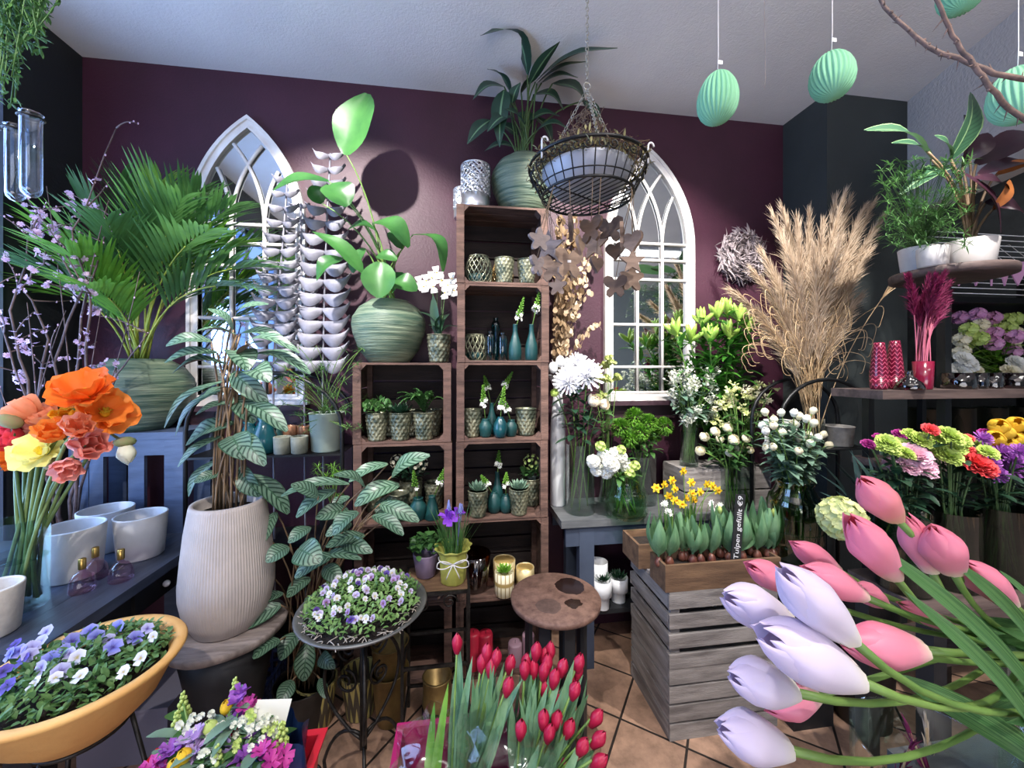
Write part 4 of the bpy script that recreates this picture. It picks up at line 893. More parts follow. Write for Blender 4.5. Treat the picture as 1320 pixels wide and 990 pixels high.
p = P(650, 1, 2.12); t = T('potted_succulent', 'green rosette succulent in a gold and cream petal-patterned cup', 'plant', p); MB().lathe([(.048, 0), (.05, .004), (.05, .01), (.0525, .012), (.0525, .125), (.049, .125), (.048, .115), (.0001, .112)], 36).build('cup', petalpat(), t); succulent(t, .12, .05, m_=M_lbright)
M_redc = mat('red_candle', (176, 36, 60), rough=.4); M_pinkc = mat('mauve_candle', (150, 120, 134), rough=.5)
for px, h, r, lab, mm in ((610, .2, .036, 'tall crimson box candle in the floor crate', M_redc), (626, .19, .04, 'crimson box candle beside the taller one in the floor crate', M_redc), (664, .12, .04, 'mauve candle in the floor crate behind the red tulips', M_pinkc), (681, .16, .035, 'pale mauve candle by the leg of the round table', M_pinkc)):
    p = P(px, 0, 2.17); t = T('candle', lab, 'candle', p, 0, 'candles in the floor crate'); MB().lathe([(r * .95, 0), (r, .005), (r, h - .01), (r * .9, h), (.0001, h - .006)], 24).build('wax', mm, t); MB().tube([(0, 0, h - .01), (.001, 0, h + .012)], .0015, 5).build('wick', M_blackmetal, t)
# left column
def fern(t, z, n, L, pin=14):
    m = MB()
    for i in range(n):
        d = rdir(30, 80); pts = bez((0, 0, z), V(d.x * L * .5, d.y * L * .5, z + L * .8), V(d.x * L, d.y * L * .6, z + L * R.uniform(.35, .8)), 7); m.tube(pts, .001, 3)
        frond(m, pts, pin, .03, .011, .6, 60)
    m.build('foliage', M_lmid, t)
for px, lab, kind in ((486, 'embossed pot of low green leaves at the left of the fern crate', 'leaf'), (516, 'embossed pot of spiky low succulent in the middle of the fern crate', 'suc'), (547, 'embossed pot of feathery fern at the right of the fern crate', 'fern')):
    p = P(px, 3, 2.15); t = T('potted_fern' if kind != 'suc' else 'potted_succulent', lab, 'plant', p, 0, 'plants in the fern crate'); ep_ = emb_pot(t, .042, .057, .15); MB().lathe([(.0001, .14), (.05, .14)], 20).build('soil', M_soil, ep_)
    if kind == 'leaf': leafy(t, .15, 90, .075, .038, .022, M_lmid)
    elif kind == 'suc': succulent(t, .145, .07, m_=M_ldark)
    else: fern(t, .14, 26, .17)
for px, Y, lab in ((530, 2.28, 'embossed pot in the second row of the fern crate'), (556, 2.27, 'embossed pot at the back right of the fern crate'), (502, 2.29, 'embossed pot in the back row behind the low leaves')): epot(P(px, 3, Y), lab, 1.05)
epot(P(514, 2, 2.15), 'embossed pot behind the striped leaves in the second crate', 1.0)
p = P(530, 2, 2.3); t = T('potted_plant', 'plant with pale clustered florets at the back of the second crate', 'plant', p); emb_pot(t, .05, .062, .17); leafy(t, .18, 80, .09, .045, .024, M_ldark); m = MB(); floret_ball(m, (.04, -.03, .27), .05, 26, .011); floret_ball(m, (-.07, -.05, .29), .035, 16, .012); m.build('florets', M_cream_p, t)
tv(539, 2, 2.13, 'jar', 'dark teal jar vase in the second crate with a closed green spike', 1.15, (536, 631, .11, 'closed green flower spike in the dark teal jar', 2)); tv(557, 2, 2.14, 'cone', 'dark teal cone vase in the second crate with a white spike', 1.1, (566, 624, .11, 'white flower spike leaning right from the cone vase', 9))
for px, lab in ((484, 'embossed pot in the shade behind the striped plant'),(560, 'embossed pot at the back of the second crate behind the cone vase')): epot(P(px, 2, 2.3), lab, 1.05)
# bird of paradise and orchid on the left stack
b = at(502, 470, 2.24); b.z = 4 * CH + .001
t = T('potted_strelitzia', 'bird-of-paradise plant with one tall leaf in a round green vase', 'plant', b)
gvase('v', 'vase', t, .20, .345)
M_stre = mat('paddle_leaf_green', (74, 128, 64), (48, 96, 50), rough=.35, s=5, st=(1, 1, 1), tl=.35)
sl = [((447, 200), (474, 121), 58, 'oval', 2.08, .0, (-.35, -.9, .2)), ((424, 234), (352, 246), 30, 'oval', 2.06, .1, (.1, -.5, .6)), ((424, 238), (448, 266), 40, 'oval', 2.03, .1, (.3, -.9, .3)), ((468, 352), (402, 298), 24, 'lance', 2.05, .12, (.2, -.7, .6)), ((487, 300), (449, 296), 26, 'oval', 2.1, .2, (0, -.5, .8)), ((480, 288), (527, 319), 34, 'oval', 2.06, .25, (.1, -.7, .7)), ((532, 303), (571, 350), 26, 'oval', 2.1, .35, (.5, -.6, .6)), ((490, 338), (489, 384), 40, 'oval', 2.02, .05, (0, -1, .15)), ((505, 366), (538, 374), 30, 'oval', 2.12, .15, (.1, -.8, .5)), ((442, 333), (408, 362), 24, 'lance', 2.05, .2, (-.2, -.8, .5)), ((415, 262), (400, 240), 22, 'oval', 2.1, .1, (0, -.9, .4)), ((520, 320), (500, 300), 22, 'oval', 2.15, .1, (0, -.8, .5)), ((498, 380), (520, 352), 24, 'oval', 2.2, .1, (0, -.8, .5)), ((470, 320), (455, 352), 22, 'oval', 2.15, .1, (-.3, -.8, .5)), ((486, 330), (512, 335), 20, 'oval', 2.1, .1, (0, -.8, .5))]
for a, e, W, shp, Y, bw, nr in sl:
    A = at(a[0], a[1], Y + .03) - b; E = at(e[0], e[1], Y) - b; m = MB(); leaf2(m, A, E, W * .0044, nr, bw, .3, shp, 10, 6); f = V(R.uniform(-.05, .05), R.uniform(-.05, .05), .32); q = sag(f, A, .25, 8); mt = (E - A) * .85
    m.build('leaf', M_stre, t); MB().tube(q, [.0062 - .0004 * k for k in range(9)], 6).build('stalk', M_stem, t)
p = at(566, 470, 2.17); p.z = 4 * CH + .001; t = T('potted_orchid', 'white moth orchid in an embossed pot beside the scored green vase', 'plant', p); emb_pot(t, .048, .063, .155)
m = MB()
for k in range(6): a = k * 1.05; leaf2(m, (0, 0, .14), V(.11 * cos(a), .07 * sin(a), .20 + .08 * (k % 2)), .045, (0, -.3, 1), .25, .2)
leaf2(m, (-.01, -.01, .14), (-.03, -.03, .36), .05, (-.3, -1, .2), .03, .1); m.build('leaves', M_ldark, t)
st = MB(); fl = MB(); lp = MB()
for px, py, Y in ((549, 362, 2.13), (556, 358, 2.15), (563, 352, 2.14), (546, 370, 2.12), (558, 370, 2.12), (569, 362, 2.14), (577, 368, 2.12), (583, 360, 2.15), (574, 378, 2.12), (586, 375, 2.13), (541, 364, 2.15)):
    c = at(px, py, Y) - p; ax = V(R.uniform(-.4, .4), -1, R.uniform(-.1, .3)); rosette(fl, c, ax, [(3, .031, .022, 8, -.1, .1, 1, 0, 0, .001)], R.random()); rosette(fl, c + ax * .001, ax, [(2, .034, .042, 10, -.2, .1, 1, .03, 0, .001)], .3); lp.ball(c + ax * .006, .004, 6, 5)
for a, px in ((-.01, 553), (.012, 577)): e = at(px, 366, 2.15) - p; st.tube(bez((a, 0, .14), V(a * 2, 0, .38), e, 8), .003, 6); st.tube([(a, .006, .14), (a * 1.2, .006, .42)], .002, 5)
st.build('flower_stems', M_stemd, t); fo = fl.build('blooms', M_wht, t); lp.build('bloom_centres', M_ycen, fo)
# ================= grey table, flowers and crates right of the shelf =================
M_gtop = mat('grey_table_top', (96, 98, 100), (72, 75, 78), rough=.5, s=5, st=(1, 6, 6), bump=.2); M_gleg = mat('slate_blue_table_paint', (64, 74, 92), (54, 63, 80), rough=.55, s=5)
GZ = .84; gx0, gx1, gy0, gy1 = .565, 2.0, 2.07, 2.43
t = T('flower_table', 'slate-blue table with a grey top holding the white flowers', 'table', ((gx0 + gx1) / 2, (gy0 + gy1) / 2, 0)); W_, D_ = gx1 - gx0, gy1 - gy0
MB().box((0, 0, GZ - .02), (W_, D_, .04)).build('tabletop', M_gtop, t, False)
m = MB(); m.box((0, -D_ / 2 + .03, GZ - .095), (W_ - .06, .025, .11)); m.box((0, D_ / 2 - .03, GZ - .095), (W_ - .06, .025, .11)); m.build('apron', M_gleg, t, False)
for x in (-W_ / 2 + .15, W_ / 2 - .1):
    for y in (-D_ / 2 + .045, D_ / 2 - .045): MB().box((x, y, (GZ - .04) / 2), (.085, .06, GZ - .04)).build('leg', M_gleg, t, False)
MB().box((.04, 0, .30), (W_ - .2, D_ - .07, .025)).build('lower_shelf', M_blackwood, t, False)
SZ2 = .3125
def onz(px, py_guess, Y, z): p = at(px, py_guess, Y); p.z = z; return p
M_wcer = mat('white_ceramic', (226, 228, 230), rough=.35)
for px, h, lab, suc in ((771, .24, 'tall white footed pot on the lower shelf by the table leg', 0), (776, .16, 'white footed pot with dark leaves in front of the tall one', 1), (797, .14, 'white footed pot holding a dark succulent on the lower shelf', 1)):
    p = onz(px, 700, 2.2 - (.07 if suc and px < 790 else .02), SZ2); r = .055
    t = T('footed_pot', lab, 'pot', p, 0, 'white footed pots'); MB().lathe([(r * .72, 0), (r * .74, .004), (r * .74, h * .42), (r, h * .46), (r, h), (r - .005, h), (r - .006, h * .6), (.0001, h * .58)], 32).build('pot', M_wcer, t)
    if suc: succulent(t, h - .01, .055, m_=M_ldark)
p = onz(835, 700, 2.3, SZ2); t = T('potted_plant', 'dark leafy plant in the shade on the lower shelf', 'plant', p); MB().lathe(potprof(.06, .075, .12), 24).build('pot', M_blackwood, t); leafy(t, .12, 60, .08, .06, .035, M_ldark)
# tall white vase with dried lunaria and hanging eggs
b = onz(719, 600, 2.33, GZ); HV = .80
t = T('tall_vase', 'tall white floor vase with a flared lip beside the crates', 'vase', b); MB().lathe([(.042, 0), (.047, .006), (.047, .40), (.044, .50), (.034, .62), (.026, .70), (.03, .74), (.062, .795), (.066, HV), (.060, HV), (.026, .745), (.022, .70), (.0001, .6)], 36).build('body', M_wcer, t)
M_lun = mat('dried_honesty_discs', (172, 148, 116), (138, 112, 84), rough=.55, s=20, tl=.25); M_lun2 = mat('pale_honesty_discs', (226, 206, 176), (200, 174, 140), rough=.5, s=20, tl=.3)
ends = [((722, 285), 0), ((732, 300), 0), ((745, 285), 0), ((716, 340), 0), ((738, 360), 0), ((728, 330), 0), ((750, 340), 1), ((765, 330), 1), ((775, 300), 1), ((757, 375), 1), ((768, 420), 1), ((742, 305), 0), ((725, 375), 0)]
for i, ((px, py), pale) in enumerate(ends):
    base = b + V(R.uniform(-.015, .015), R.uniform(-.015, .015), .72); e = at(px, py, 2.25 + R.uniform(-.08, .1)) - base; t = T('dried_honesty', ('pale dried honesty stem leaning over the lit purple wall' if pale else 'golden dried honesty stem in the tall white vase'), 'dried flower', base, 0, 'pale dried honesty' if pale else 'golden dried honesty')
    pts = bez((0, 0, 0), V(e.x * .2, e.y * .2, e.z * .6), e, 12); MB().tube(pts, .0018, 4).build('stem', M_stemb, t); m = MB()
    for q in pts[3:]:
        for k in range(8 if not pale else 4):
            c = q + rdir(-60, 60) * R.uniform(.01, .036); d = rdir(-40, 40); s_, u_ = perp(d); r = R.uniform(.011, .018); n = 9
            m.add([c] + [c + (s_ * cos(2 * pi * j / n) * r + u_ * sin(2 * pi * j / n) * r * 1.35) for j in range(n)], [(0, 1 + j, 1 + (j + 1) % n) for j in range(n)])
    m.build('seed_discs', M_lun2 if pale else M_lun, t)
for px, py, k, lab in ((713, 474, 1, 'white egg hanging under the lip at the left of the tall vase'), (722, 466, 1, 'white egg tied at the neck of the tall vase'), (731, 469, 1, 'white egg hanging at the right of the vase lip'), (727, 481, 1, 'lowest white egg hanging over the white chrysanthemum')):
    p = at(px, py, 2.245); t = T('hanging_egg', lab, 'egg', p, 0, 'white hanging eggs'); m = MB(); m.ball((0, 0, 0), .028, 18, 12, 1.28); m.build('egg', M_wcer, t); MB().tube([(0, 0, .034), (0, .03, .05), (b.x - p.x, b.y - p.y - .06, GZ + HV - p.z)], .001, 4).build('string', M_cream, t)
# clear vase of chrysanthemums, rose and lime sprays
def stemto(t, o, a, c, m_=None, r=.003, k=.3):
    MB().tube(sag(a - o, c - o, k, 7), r, 5).build('stem', m_ or M_stem, t)
def vstem(vb, r, z=.012): a = R.uniform(0, 2 * pi); return vb + V(r * cos(a), r * sin(a), z)
def cut(name, lab, cat, grp, vb, c, vr, rim, mk, bm, leaves=0, lm_=None, r=.003, sm=None, part='bloom', foot=.012, lk=1.0):
    """a cut flower: stem from the vase foot over the rim up to c, with the head built by mk"""
    o = V(vb.x, vb.y, vb.z + .012); t = T(name, lab, cat, o, 0, grp); a = R.uniform(0, 2 * pi); f = V(vr * .7 * cos(a), vr * .7 * sin(a), foot); q = c - o
    rm = V(max(-vr, min(vr, q.x * .5)) * .8, max(-vr, min(vr, q.y * .5)) * .8, rim); pts = [f.lerp(rm, k / 4) for k in range(4)] + bez(rm, V(rm.x + (q.x - rm.x) * .35, rm.y + (q.y - rm.y) * .35, rim + (q.z - rim) * .65), q, 5)
    MB().tube(pts, r, 5).build('stem', sm or M_stem, t); m = MB(); mk(m, q, (pts[-1] - pts[-2]).normalized()); m.build(part, bm, t)
    if leaves:
        l = MB()
        for k in range(leaves): i = R.randrange(4, 8); l.leaf(pts[i].lerp(pts[i + 1], R.random()), rdir(0, 50), R.uniform(.06, .1) * lk, R.uniform(.02, .035) * lk, .9, .2, 'oval', 5)
        l.build('leaves', lm_ or M_ldark, t)
    return t
va = onz(748, 600, 2.20, GZ); cylvase('glass_vase', 'clear cylinder vase of white chrysanthemums beside the tall white vase', va, .083, .40, 'clear cylinder vases', wl=.62)
M_mumw = mat('white_mum', (242, 242, 246), rough=.6, tl=.2)
for px, py, r, Y, lab in ((733, 492, .098, 2.14, 'large white spider chrysanthemum at the left of the vase'), (757, 484, .098, 2.10, 'large white spider chrysanthemum at the right of the vase'), (744, 470, .075, 2.2, 'white spider chrysanthemum at the back of the vase')):
    cut('chrysanthemum', lab, 'flower', 'white chrysanthemums', va, at(px, py, Y), .08, .40, lambda m, q, d: mum(m, q, V(d.x - .1, -.8, .45), r, 110, .11), M_mumw, 20, M_ldark, .0042, lk=1.45)
cut('chrysanthemum', 'small pale green chrysanthemum beside the wooden crate', 'flower', None, va, at(715, 506, 2.14), .08, .4, lambda m, q, d: ranunc(m, q, V(-.3, -.6, .6), .026), M_lime, 3)
M_rose = mat('cream_rose_petal', (242, 228, 204), rough=.6, tl=.25)
cut('rose', 'cream rose below the chrysanthemums', 'flower', 'cream roses', va, at(766, 516, 2.10), .08, .4, lambda m, q, d: ranunc(m, q, V(.1, -.7, .5), .044), M_rose, 4); cut('rose', 'cream rose at the right edge of the chrysanthemum vase', 'flower', 'cream roses', va, at(779, 521, 2.13), .08, .4, lambda m, q, d: ranunc(m, q, V(.6, -.6, .3), .038), M_rose, 3)
M_vib = mat('lime_viburnum', (198, 204, 136), (168, 184, 100), rough=.6, s=30, tl=.25)
vb2 = onz(783, 600, 2.33, GZ); cylvase('glass_vase', 'clear cylinder vase of lime sprays at the back of the table', vb2, .055, .34, 'clear cylinder vases', wl=.6)
for i in range(9):
    c = at(R.uniform(752, 806), R.uniform(466, 520), 2.28 + R.uniform(-.06, .06))
    def mk(m, q, d):
        for k in range(12): p_ = q + rdir(-10, 90) * .035 * R.random() ** .5; floret_ball(m, p_, .006, 5, .010, None, True)
    cut('lime_spray', 'loose lime green flower spray under the hanging basket', 'flower', 'lime green sprays', vb2, c, .05, .34, mk, M_vib, 3, M_lmid, .002)
# green dianthus vase
vd = onz(826, 600, 2.30, GZ); cylvase('glass_vase', 'wide clear cylinder vase of fuzzy green flowers', vd, .095, .30, 'clear cylinder vases', wl=.7)
M_fuzz = mat('fuzzy_green', (110, 164, 44), (72, 122, 36), rough=.7, s=30, tl=.25)
def fuzz(m, q, r, n=420):
    for k in range(n): d = rdir(-60, 90); m.leaf(q + d * r * .55, d + rdir(-90, 90) * .7, r * .55, r * .16, .3, .2, 'lance', 3)
for k, (px, py, r, Y) in enumerate(((800, 552, .062, 2.24), (818, 540, .07, 2.28), (836, 546, .06, 2.22), (856, 550, .06, 2.25), (812, 566, .055, 2.2), (845, 560, .05, 2.3), (826, 558, .055, 2.19))):
    cut('green_dianthus', ('bright fuzzy green flower at the right edge of its vase' if k == 3 else 'fuzzy green flower ball in the wide vase'), 'flower', None if k == 3 else 'fuzzy green flowers', vd, at(px, py, Y), .09, .30, lambda m, q, d: fuzz(m, q, r), M_fuzz, 10, M_lmid, .004)
# green bubble vase with white stock
vs = onz(807, 600, 2.10, GZ); R.seed(5)
cylvase('bubble_vase', 'round green glass vase with ridged bands on the grey table edge', vs, .1, .25, None, M_green_gl, .6, [(.09, 0), (.108, .008), (.122, .04), (.114, .062), (.123, .085), (.115, .108), (.121, .13), (.106, .155), (.09, .17), (.086, .245), (.09, .25), (.084, .25), (.08, .17), (.1, .14), (.108, .06), (.085, .012), (.0001, .01)], 40)
for k in range(9):
    px, py = [(765, 595), (778, 588), (790, 600), (782, 608), (800, 590), (770, 605), (793, 585), (806, 600), (786, 596)][k]
    def mk(m, q, d): floret_ball(m, q, .028, 26, .019, .02)
    cut('white_stock', 'white stock flower head over the green bubble vase', 'flower', 'white stock flowers', vs, at(px, py, 2.04 + R.uniform(-.05, .05)), .08, .2, mk, M_wht, 2, M_lmid, .0035)
for px, py in ((774, 575), (800, 580), (818, 600), (812, 610)):
    cut('lime_hydrangea', 'small lime green floret cluster among the white stock', 'flower', 'lime floret clusters', vs, at(px, py, 2.05), .08, .2, lambda m, q, d: floret_ball(m, q, .022, 18, .014), M_lime, 1, M_lmid)
# weathered crate riser on the table
M_wea = mat('weathered_grey_wood', (156, 150, 146), (104, 98, 96), rough=.85, s=4, st=(1, 7, 7), bump=.6, bs=45, detail=7)
M_weae = mat('weathered_grey_wood_end', (156, 150, 146), (104, 98, 96), rough=.85, s=4, st=(7, 1, 7), bump=.6, bs=45, detail=7)
def slatbox(t, w, d, h, n, th=.014, gap=.012, m_=None, floor=True, post=.045):
    sh = (h - gap * (n - 1)) / n; mm = m_ or M_wea
    for nm, s in (('front_side', -1), ('back_side', 1)):
        m = MB()
        for i in range(n): m.box((R.uniform(-.002, .002), s * (d / 2 - th / 2), sh / 2 + i * (sh + gap)), (w, th, sh))
        m.build(nm, mm, t, False)
    for s in (-1, 1):
        m = MB()
        for i in range(n): m.box((s * (w / 2 - th / 2), 0, sh / 2 + i * (sh + gap)), (th, d - 2 * th - .002, sh))
        m.build('end_side', M_weae if mm is M_wea else mm, t, False)
    m = MB()
    for sx in (-1, 1):
        for sy in (-1, 1): m.box((sx * (w / 2 - th - post / 2), sy * (d / 2 - th - .011), h / 2), (post, .02, h - .004))
    m.build('corner_posts', mm, t, False)
    if floor:
        m = MB()
        for i in range(3): m.box((0, (i - 1) * d * .3, .008), (w - 2 * th, d * .26, .012))
        m.build('bottom_boards', mm, t, False)
bx = onz(922, 600, 2.215, GZ); t = T('weathered_crate', 'grey weathered crate turned over on the flower table as a riser', 'crate', bx); slatbox(t, .56, .24, .235, 2, floor=False); m = MB()
for i in range(2): m.box((0, -.058 + i * .116, .241), (.56, .112, .012))
m.build('top_boards', M_wea, t, False)
BZ = GZ + .248
vg = onz(888, 600, 2.19, BZ); cylvase('glass_vase', 'slim clear vase of wispy white wax flowers on the grey crate', vg, .052, .30, 'clear cylinder vases', wl=.7)
M_gyp = mat('tiny_white_florets', (236, 238, 222), rough=.6, tl=.2)
for i in range(40):
    c = at(R.uniform(862, 922), R.uniform(478, 548), 2.17 + R.uniform(-.07, .07))
    def mk(m, q, d):
        for k in range(16): p_ = q + rdir(-30, 90) * .045 * R.random() ** .6; m.tube([q - V(0, 0, .03), p_], .0006, 3, False); rosette(m, p_, rdir(20, 90), [(5, .008, .0075, 20, 0, .2, 1, 0, 0, .0003)])
    cut('wax_flower', 'wispy stem of tiny white florets in the slim vase', 'flower', 'wispy white florets', vg, c, .048, .30, mk, M_gyp, 3, M_lsilver, .0022)
# green berry spray, lilies and freesias behind
vl = onz(930, 600, 2.365, GZ); cylvase('glass_vase', 'tall vase of green lilies standing behind the crate', vl, .06, .42, 'clear cylinder vases', wl=.6)
M_lilyb = mat('lily_bud_green', (176, 204, 96), (142, 182, 78), rough=.45, s=20, st=(1, 1, 1), tl=.25); M_lilyl = mat('lily_leaf', (76, 138, 48), (52, 108, 40), rough=.4, s=8, tl=.3)
for k, (px, py, Y) in enumerate(((872, 432, 2.18), (905, 418, 2.22), (925, 410, 2.18), (938, 405, 2.24), (952, 412, 2.19), (965, 425, 2.22), (915, 440, 2.14), (940, 435, 2.14), (890, 440, 2.22))):
    o = V(vl.x, vl.y, vl.z + .012); c = at(px, py, Y - .05); q = c - o; t = T('lily', 'budding green lily leaning over the mirror frame' if k == 0 else 'tall budding green lily stem by the mirror', 'flower', o, 0, None if k == 0 else 'budding lilies')
    pts = bez((R.uniform(-.04, .04), R.uniform(-.03, .03), .01), V(q.x * .45, q.y * .4, .48), q, 12); MB().tube(pts, .0042, 6).build('stem', M_stem, t); bm = MB(); l = MB()
    for z in range(7): d = (rdir(25, 85)); M_ = d.to_track_quat('Z', 'Y').to_matrix(); p_ = q + d * .035; bm.lathe([(.003, -.05), (.009, -.03), (.0155, .005), (.013, .045), (.002, .075)], 7, p_, M_)
    for z in range(70): f = R.uniform(5.0, 11.9); i = int(f); l.leaf(pts[i].lerp(pts[min(12, i + 1)], f - i), rdir(0, 60), R.uniform(.10, .16), .032, .8, .3, 'lance', 5)
    bm.build('buds', M_lilyb, t); l.build('leaves', M_lilyl, t)
vf = onz(958, 600, 2.12, GZ); cylvase('glass_vase', 'clear vase of pale freesias beside the crate', vf, .06, .32, 'clear cylinder vases', wl=.6)
M_frees = mat('pale_freesia', (234, 234, 184), (216, 224, 150), rough=.55, s=30, tl=.3)
for k in range(26):
    c = at(R.uniform(922, 1006), R.uniform(500, 556), 2.12 + R.uniform(-.08, .06))
    def mk(m, q, d):
        for z in range(6): p_ = q + V(R.uniform(-.03, .03), R.uniform(-.03, .01), R.uniform(-.012, .02)); a = rdir(20, 90); rosette(m, p_, a, [(6, .024, .013, 55, -.7, .3, 2, 0, 0, .002)])
        for z in range(4): d2 = rdir(20, 80); m.ball(q + V(0, 0, .02) + d2 * .03, .005, 5, 4, 1.8, M=d2.to_track_quat('Z', 'Y').to_matrix())
    cut('freesia', 'pale yellow-green freesia beside the lilies', 'flower', 'pale freesias', vf, c, .055, .32, mk, M_frees if k % 3 else M_cream_p, 4, M_lmid, .0030)
for k in range(9):
    c = at(R.uniform(905, 935), R.uniform(482, 525), 2.24)
    def mk(m, q, d):
        for z in range(26): m.ball(q + rdir(-20, 90) * .035 * R.random() ** .5, .0048, 6, 4)
    cut('berry_spray', 'spray of small lime berries behind the freesias', 'flower', 'lime berry sprays', vl, c, .05, .38, mk, M_lilyb, 4, M_lmid, .002)
vr = onz(941, 600, 2.09, GZ); cylvase('glass_vase', 'clear vase of white ranunculus standing before the crate', vr, .058, .26, 'clear cylinder vases', wl=.6)
for k, (px, py, r) in enumerate(((903, 581, .030), (908, 563, .031), (922, 556, .029), (938, 551, .036), (928, 566, .026), (946, 567, .038), (953, 578, .030), (962, 565, .026), (940, 584, .024), (967, 580, .024))):
    cut('ranunculus', 'white ranunculus hanging out lowest at the left of its vase' if k == 0 else 'round white ranunculus above the clear vase', 'flower', None if k == 0 else 'white ranunculus', vr, at(px, py, 2.05 + R.uniform(-.04, .05)), .052, .25, lambda m, q, d: ranunc(m, q, V(R.uniform(-.4, .3), -.7, .5), r), M_cream_p, 7, M_lmid, .0040)
# large green glass jar with lisianthus, on a block
jc = onz(1024, 700, 1.70, .755); t = T('plinth', 'dark wooden block under the large green glass jar', 'plinth', (jc.x, jc.y, 0)); m = MB(); m.box((0, 0, .36), (.21, .21, .72)); m.box((0, 0, .7365), (.235, .235, .035)); m.build('block', M_blackwood, t, False)
t = cylvase('glass_jar', 'large olive green glass jar with ring marks behind the bulb box', jc, .115, .38, None, glass('olive_green_glass', (178, 200, 164), .02, .25, .9), .7, [(.103, 0), (.113, .01), (.116, .26), (.108, .298), (.082, .324), (.078, .354), (.086, .368), (.086, .38), (.08, .38), (.074, .354), (.1, .298), (.11, .26), (.109, .014), (.0001, .012)], 40)
m = MB()
for z in (.07, .14, .21, .265): m.ring((0, 0, z), .1165, .0022, 40, 5)
for k in range(6): a = k * pi / 3 + .3; m.tube([(.1165 * cos(a), .1165 * sin(a), .02), (.1165 * cos(a), .1165 * sin(a), .265)], .002, 5)
m.build('glass_ribs', M_green_gl, t)
for k in range(30):
    px, py = R.uniform(968, 1070), R.uniform(528, 580)
    c = at(px, py, 1.68 + R.uniform(-.1, .06))
    cut('lisianthus', 'white lisianthus bud with grey-green leaves above the green jar', 'flower', 'white lisianthus', jc, c, .07, .36, lambda m, q, d: tulip_bloom(m, q - V(0, 0, .02), V(d.x, d.y - .2, d.z + .3), .042, .038, .25, nv=5), M_cream_p if k % 3 else M_wht, 14, M_lsilver, .0026)
# slatted crates with bulb boxes
cx, cy = 1.215, 1.825
t = T('slatted_crate', 'lower grey slatted crate standing on the tiles', 'crate', (cx, cy, 0), 0, 'slatted grey crates'); slatbox(t, .54, .39, .325, 4, gap=.012)
t = T('slatted_crate', 'upper slatted crate with wide gaps under the bulb box', 'crate', (cx, cy, .327), 0, 'slatted grey crates'); slatbox(t, .545, .395, .33, 4, gap=.027); m = MB()
for i in range(4): m.box((0, (i - 1.5) * .1, .337), (.54, .09, .012))
m.build('lid_boards', M_wea, t, False)
TB = .327 + .344
M_brownbox = mat('brown_stained_wood', (124, 96, 72), (86, 64, 48), rough=.7, s=4, st=(1, 7, 7), bump=.4, bs=40, detail=7)
def bulbbox(label, loc, w, d, h):
    t = T('bulb_box', label, 'box', loc); th = .013
    for nm, s in (('front_board', -1), ('back_board', 1)): MB().box((0, s * (d / 2 - th / 2), h / 2), (w, th, h)).build(nm, M_brownbox, t, False)
    for s in (-1, 1): MB().box((s * (w / 2 - th / 2), 0, h / 2), (th, d - 2 * th, h)).build('end_board', M_brownbox, t, False)
    MB().box((0, 0, .006), (w - 2 * th, d - 2 * th, .012)).build('base_board', M_brownbox, t, False); MB().box((0, 0, h * .40), (w - 2 * th, d - 2 * th, h * .6)).build('soil', M_soil, t, False)
    return t
tb1 = V(1.215, 1.70, TB + .0005); bulbbox('long brown wooden box of sprouting tulip bulbs', tb1, .58, .14, .12)
tb2 = V(1.10, 1.935, TB + .0005); bulbbox('brown wooden box of small daffodils behind the tulip bulbs', tb2, .40, .19, .12)
M_bulb = mat('bulb_skin', (120, 74, 58), (82, 44, 40), rough=.4, s=30)
tbs = [(849, 652, 0), (863, 660, 0), (879, 655, 1), (893, 662, 0), (903, 652, 0), (917, 660, 0), (928, 648, 1), (940, 657, 0), (957, 654, 0), (968, 660, 1), (976, 640, 0), (990, 645, 0), (997, 652, 0), (884, 672, 1), (912, 676, 1), (935, 672, 1)]
for k, (px, py, bk) in enumerate(tbs):
    Y = 1.700 if not bk else 1.738; base = onz(px, 700, Y, TB + .086); h = at(px, py, Y).z - base.z
    t = T('tulip_bulb', 'sprouting tulip bulb with broad green leaves in the long box' if k != 12 else 'sprouting tulip bulb with a pale bud at the end of the long box', 'plant', base, 0, 'sprouting tulip bulbs' if k != 12 else None)
    MB().lathe([(.004, -.006), (.017, .002), (.021, .014), (.016, .03), (.006, .044)], 14).build('bulb', M_bulb, t); m = MB(); m.tube([(0, 0, .035), (0, 0, .075)], [.0055, .005], 6)
    nl = 4
    for q in range(nl):
        a = q * 2 * pi / nl + R.uniform(-.4, .4); d = V(.28 * cos(a), .28 * sin(a), 1); e = V(R.uniform(.015, .06) * cos(a), .03 * sin(a), h * R.uniform(.66, 1.04)); leaf2(m, V(.004 * cos(a), .004 * sin(a), .05), e, R.uniform(.048, .074), V(-cos(a), -sin(a), .15), R.uniform(-.24, -.06), R.uniform(.25, .6), ('oval', 'lance')[q % 2], 9, 4, R.uniform(-1.5, 1.5))
    m.build('leaves', M_lblue, t)
    if k in (12, 6): tb_ = MB(); tulip_bloom(tb_, V(0, 0, h * .8), V(0, 0, 1), .04, .022); tb_.build('bud', M_lime, t)
M_daff = mat('daffodil_yellow', (244, 214, 52), rough=.55, tl=.25); M_trump = mat('daffodil_trumpet', (240, 186, 30), rough=.55, tl=.2)
def daff(m1, m2, q, ax, r):
    rosette(m1, q, ax, [(6, r, r * .62, 8, -.25, .1, 2, 0, 0, .001)]); ax = V(*ax).normalized(); M_ = ax.to_track_quat('Z', 'Y').to_matrix(); m2.lathe([(r * .16, 0), (r * .26, r * .35), (r * .40, r * .72), (r * .34, r * .7), (.0001, r * .1)], 12, q, M_, fn=lambda a, z: 1 + .08 * sin(6 * a))
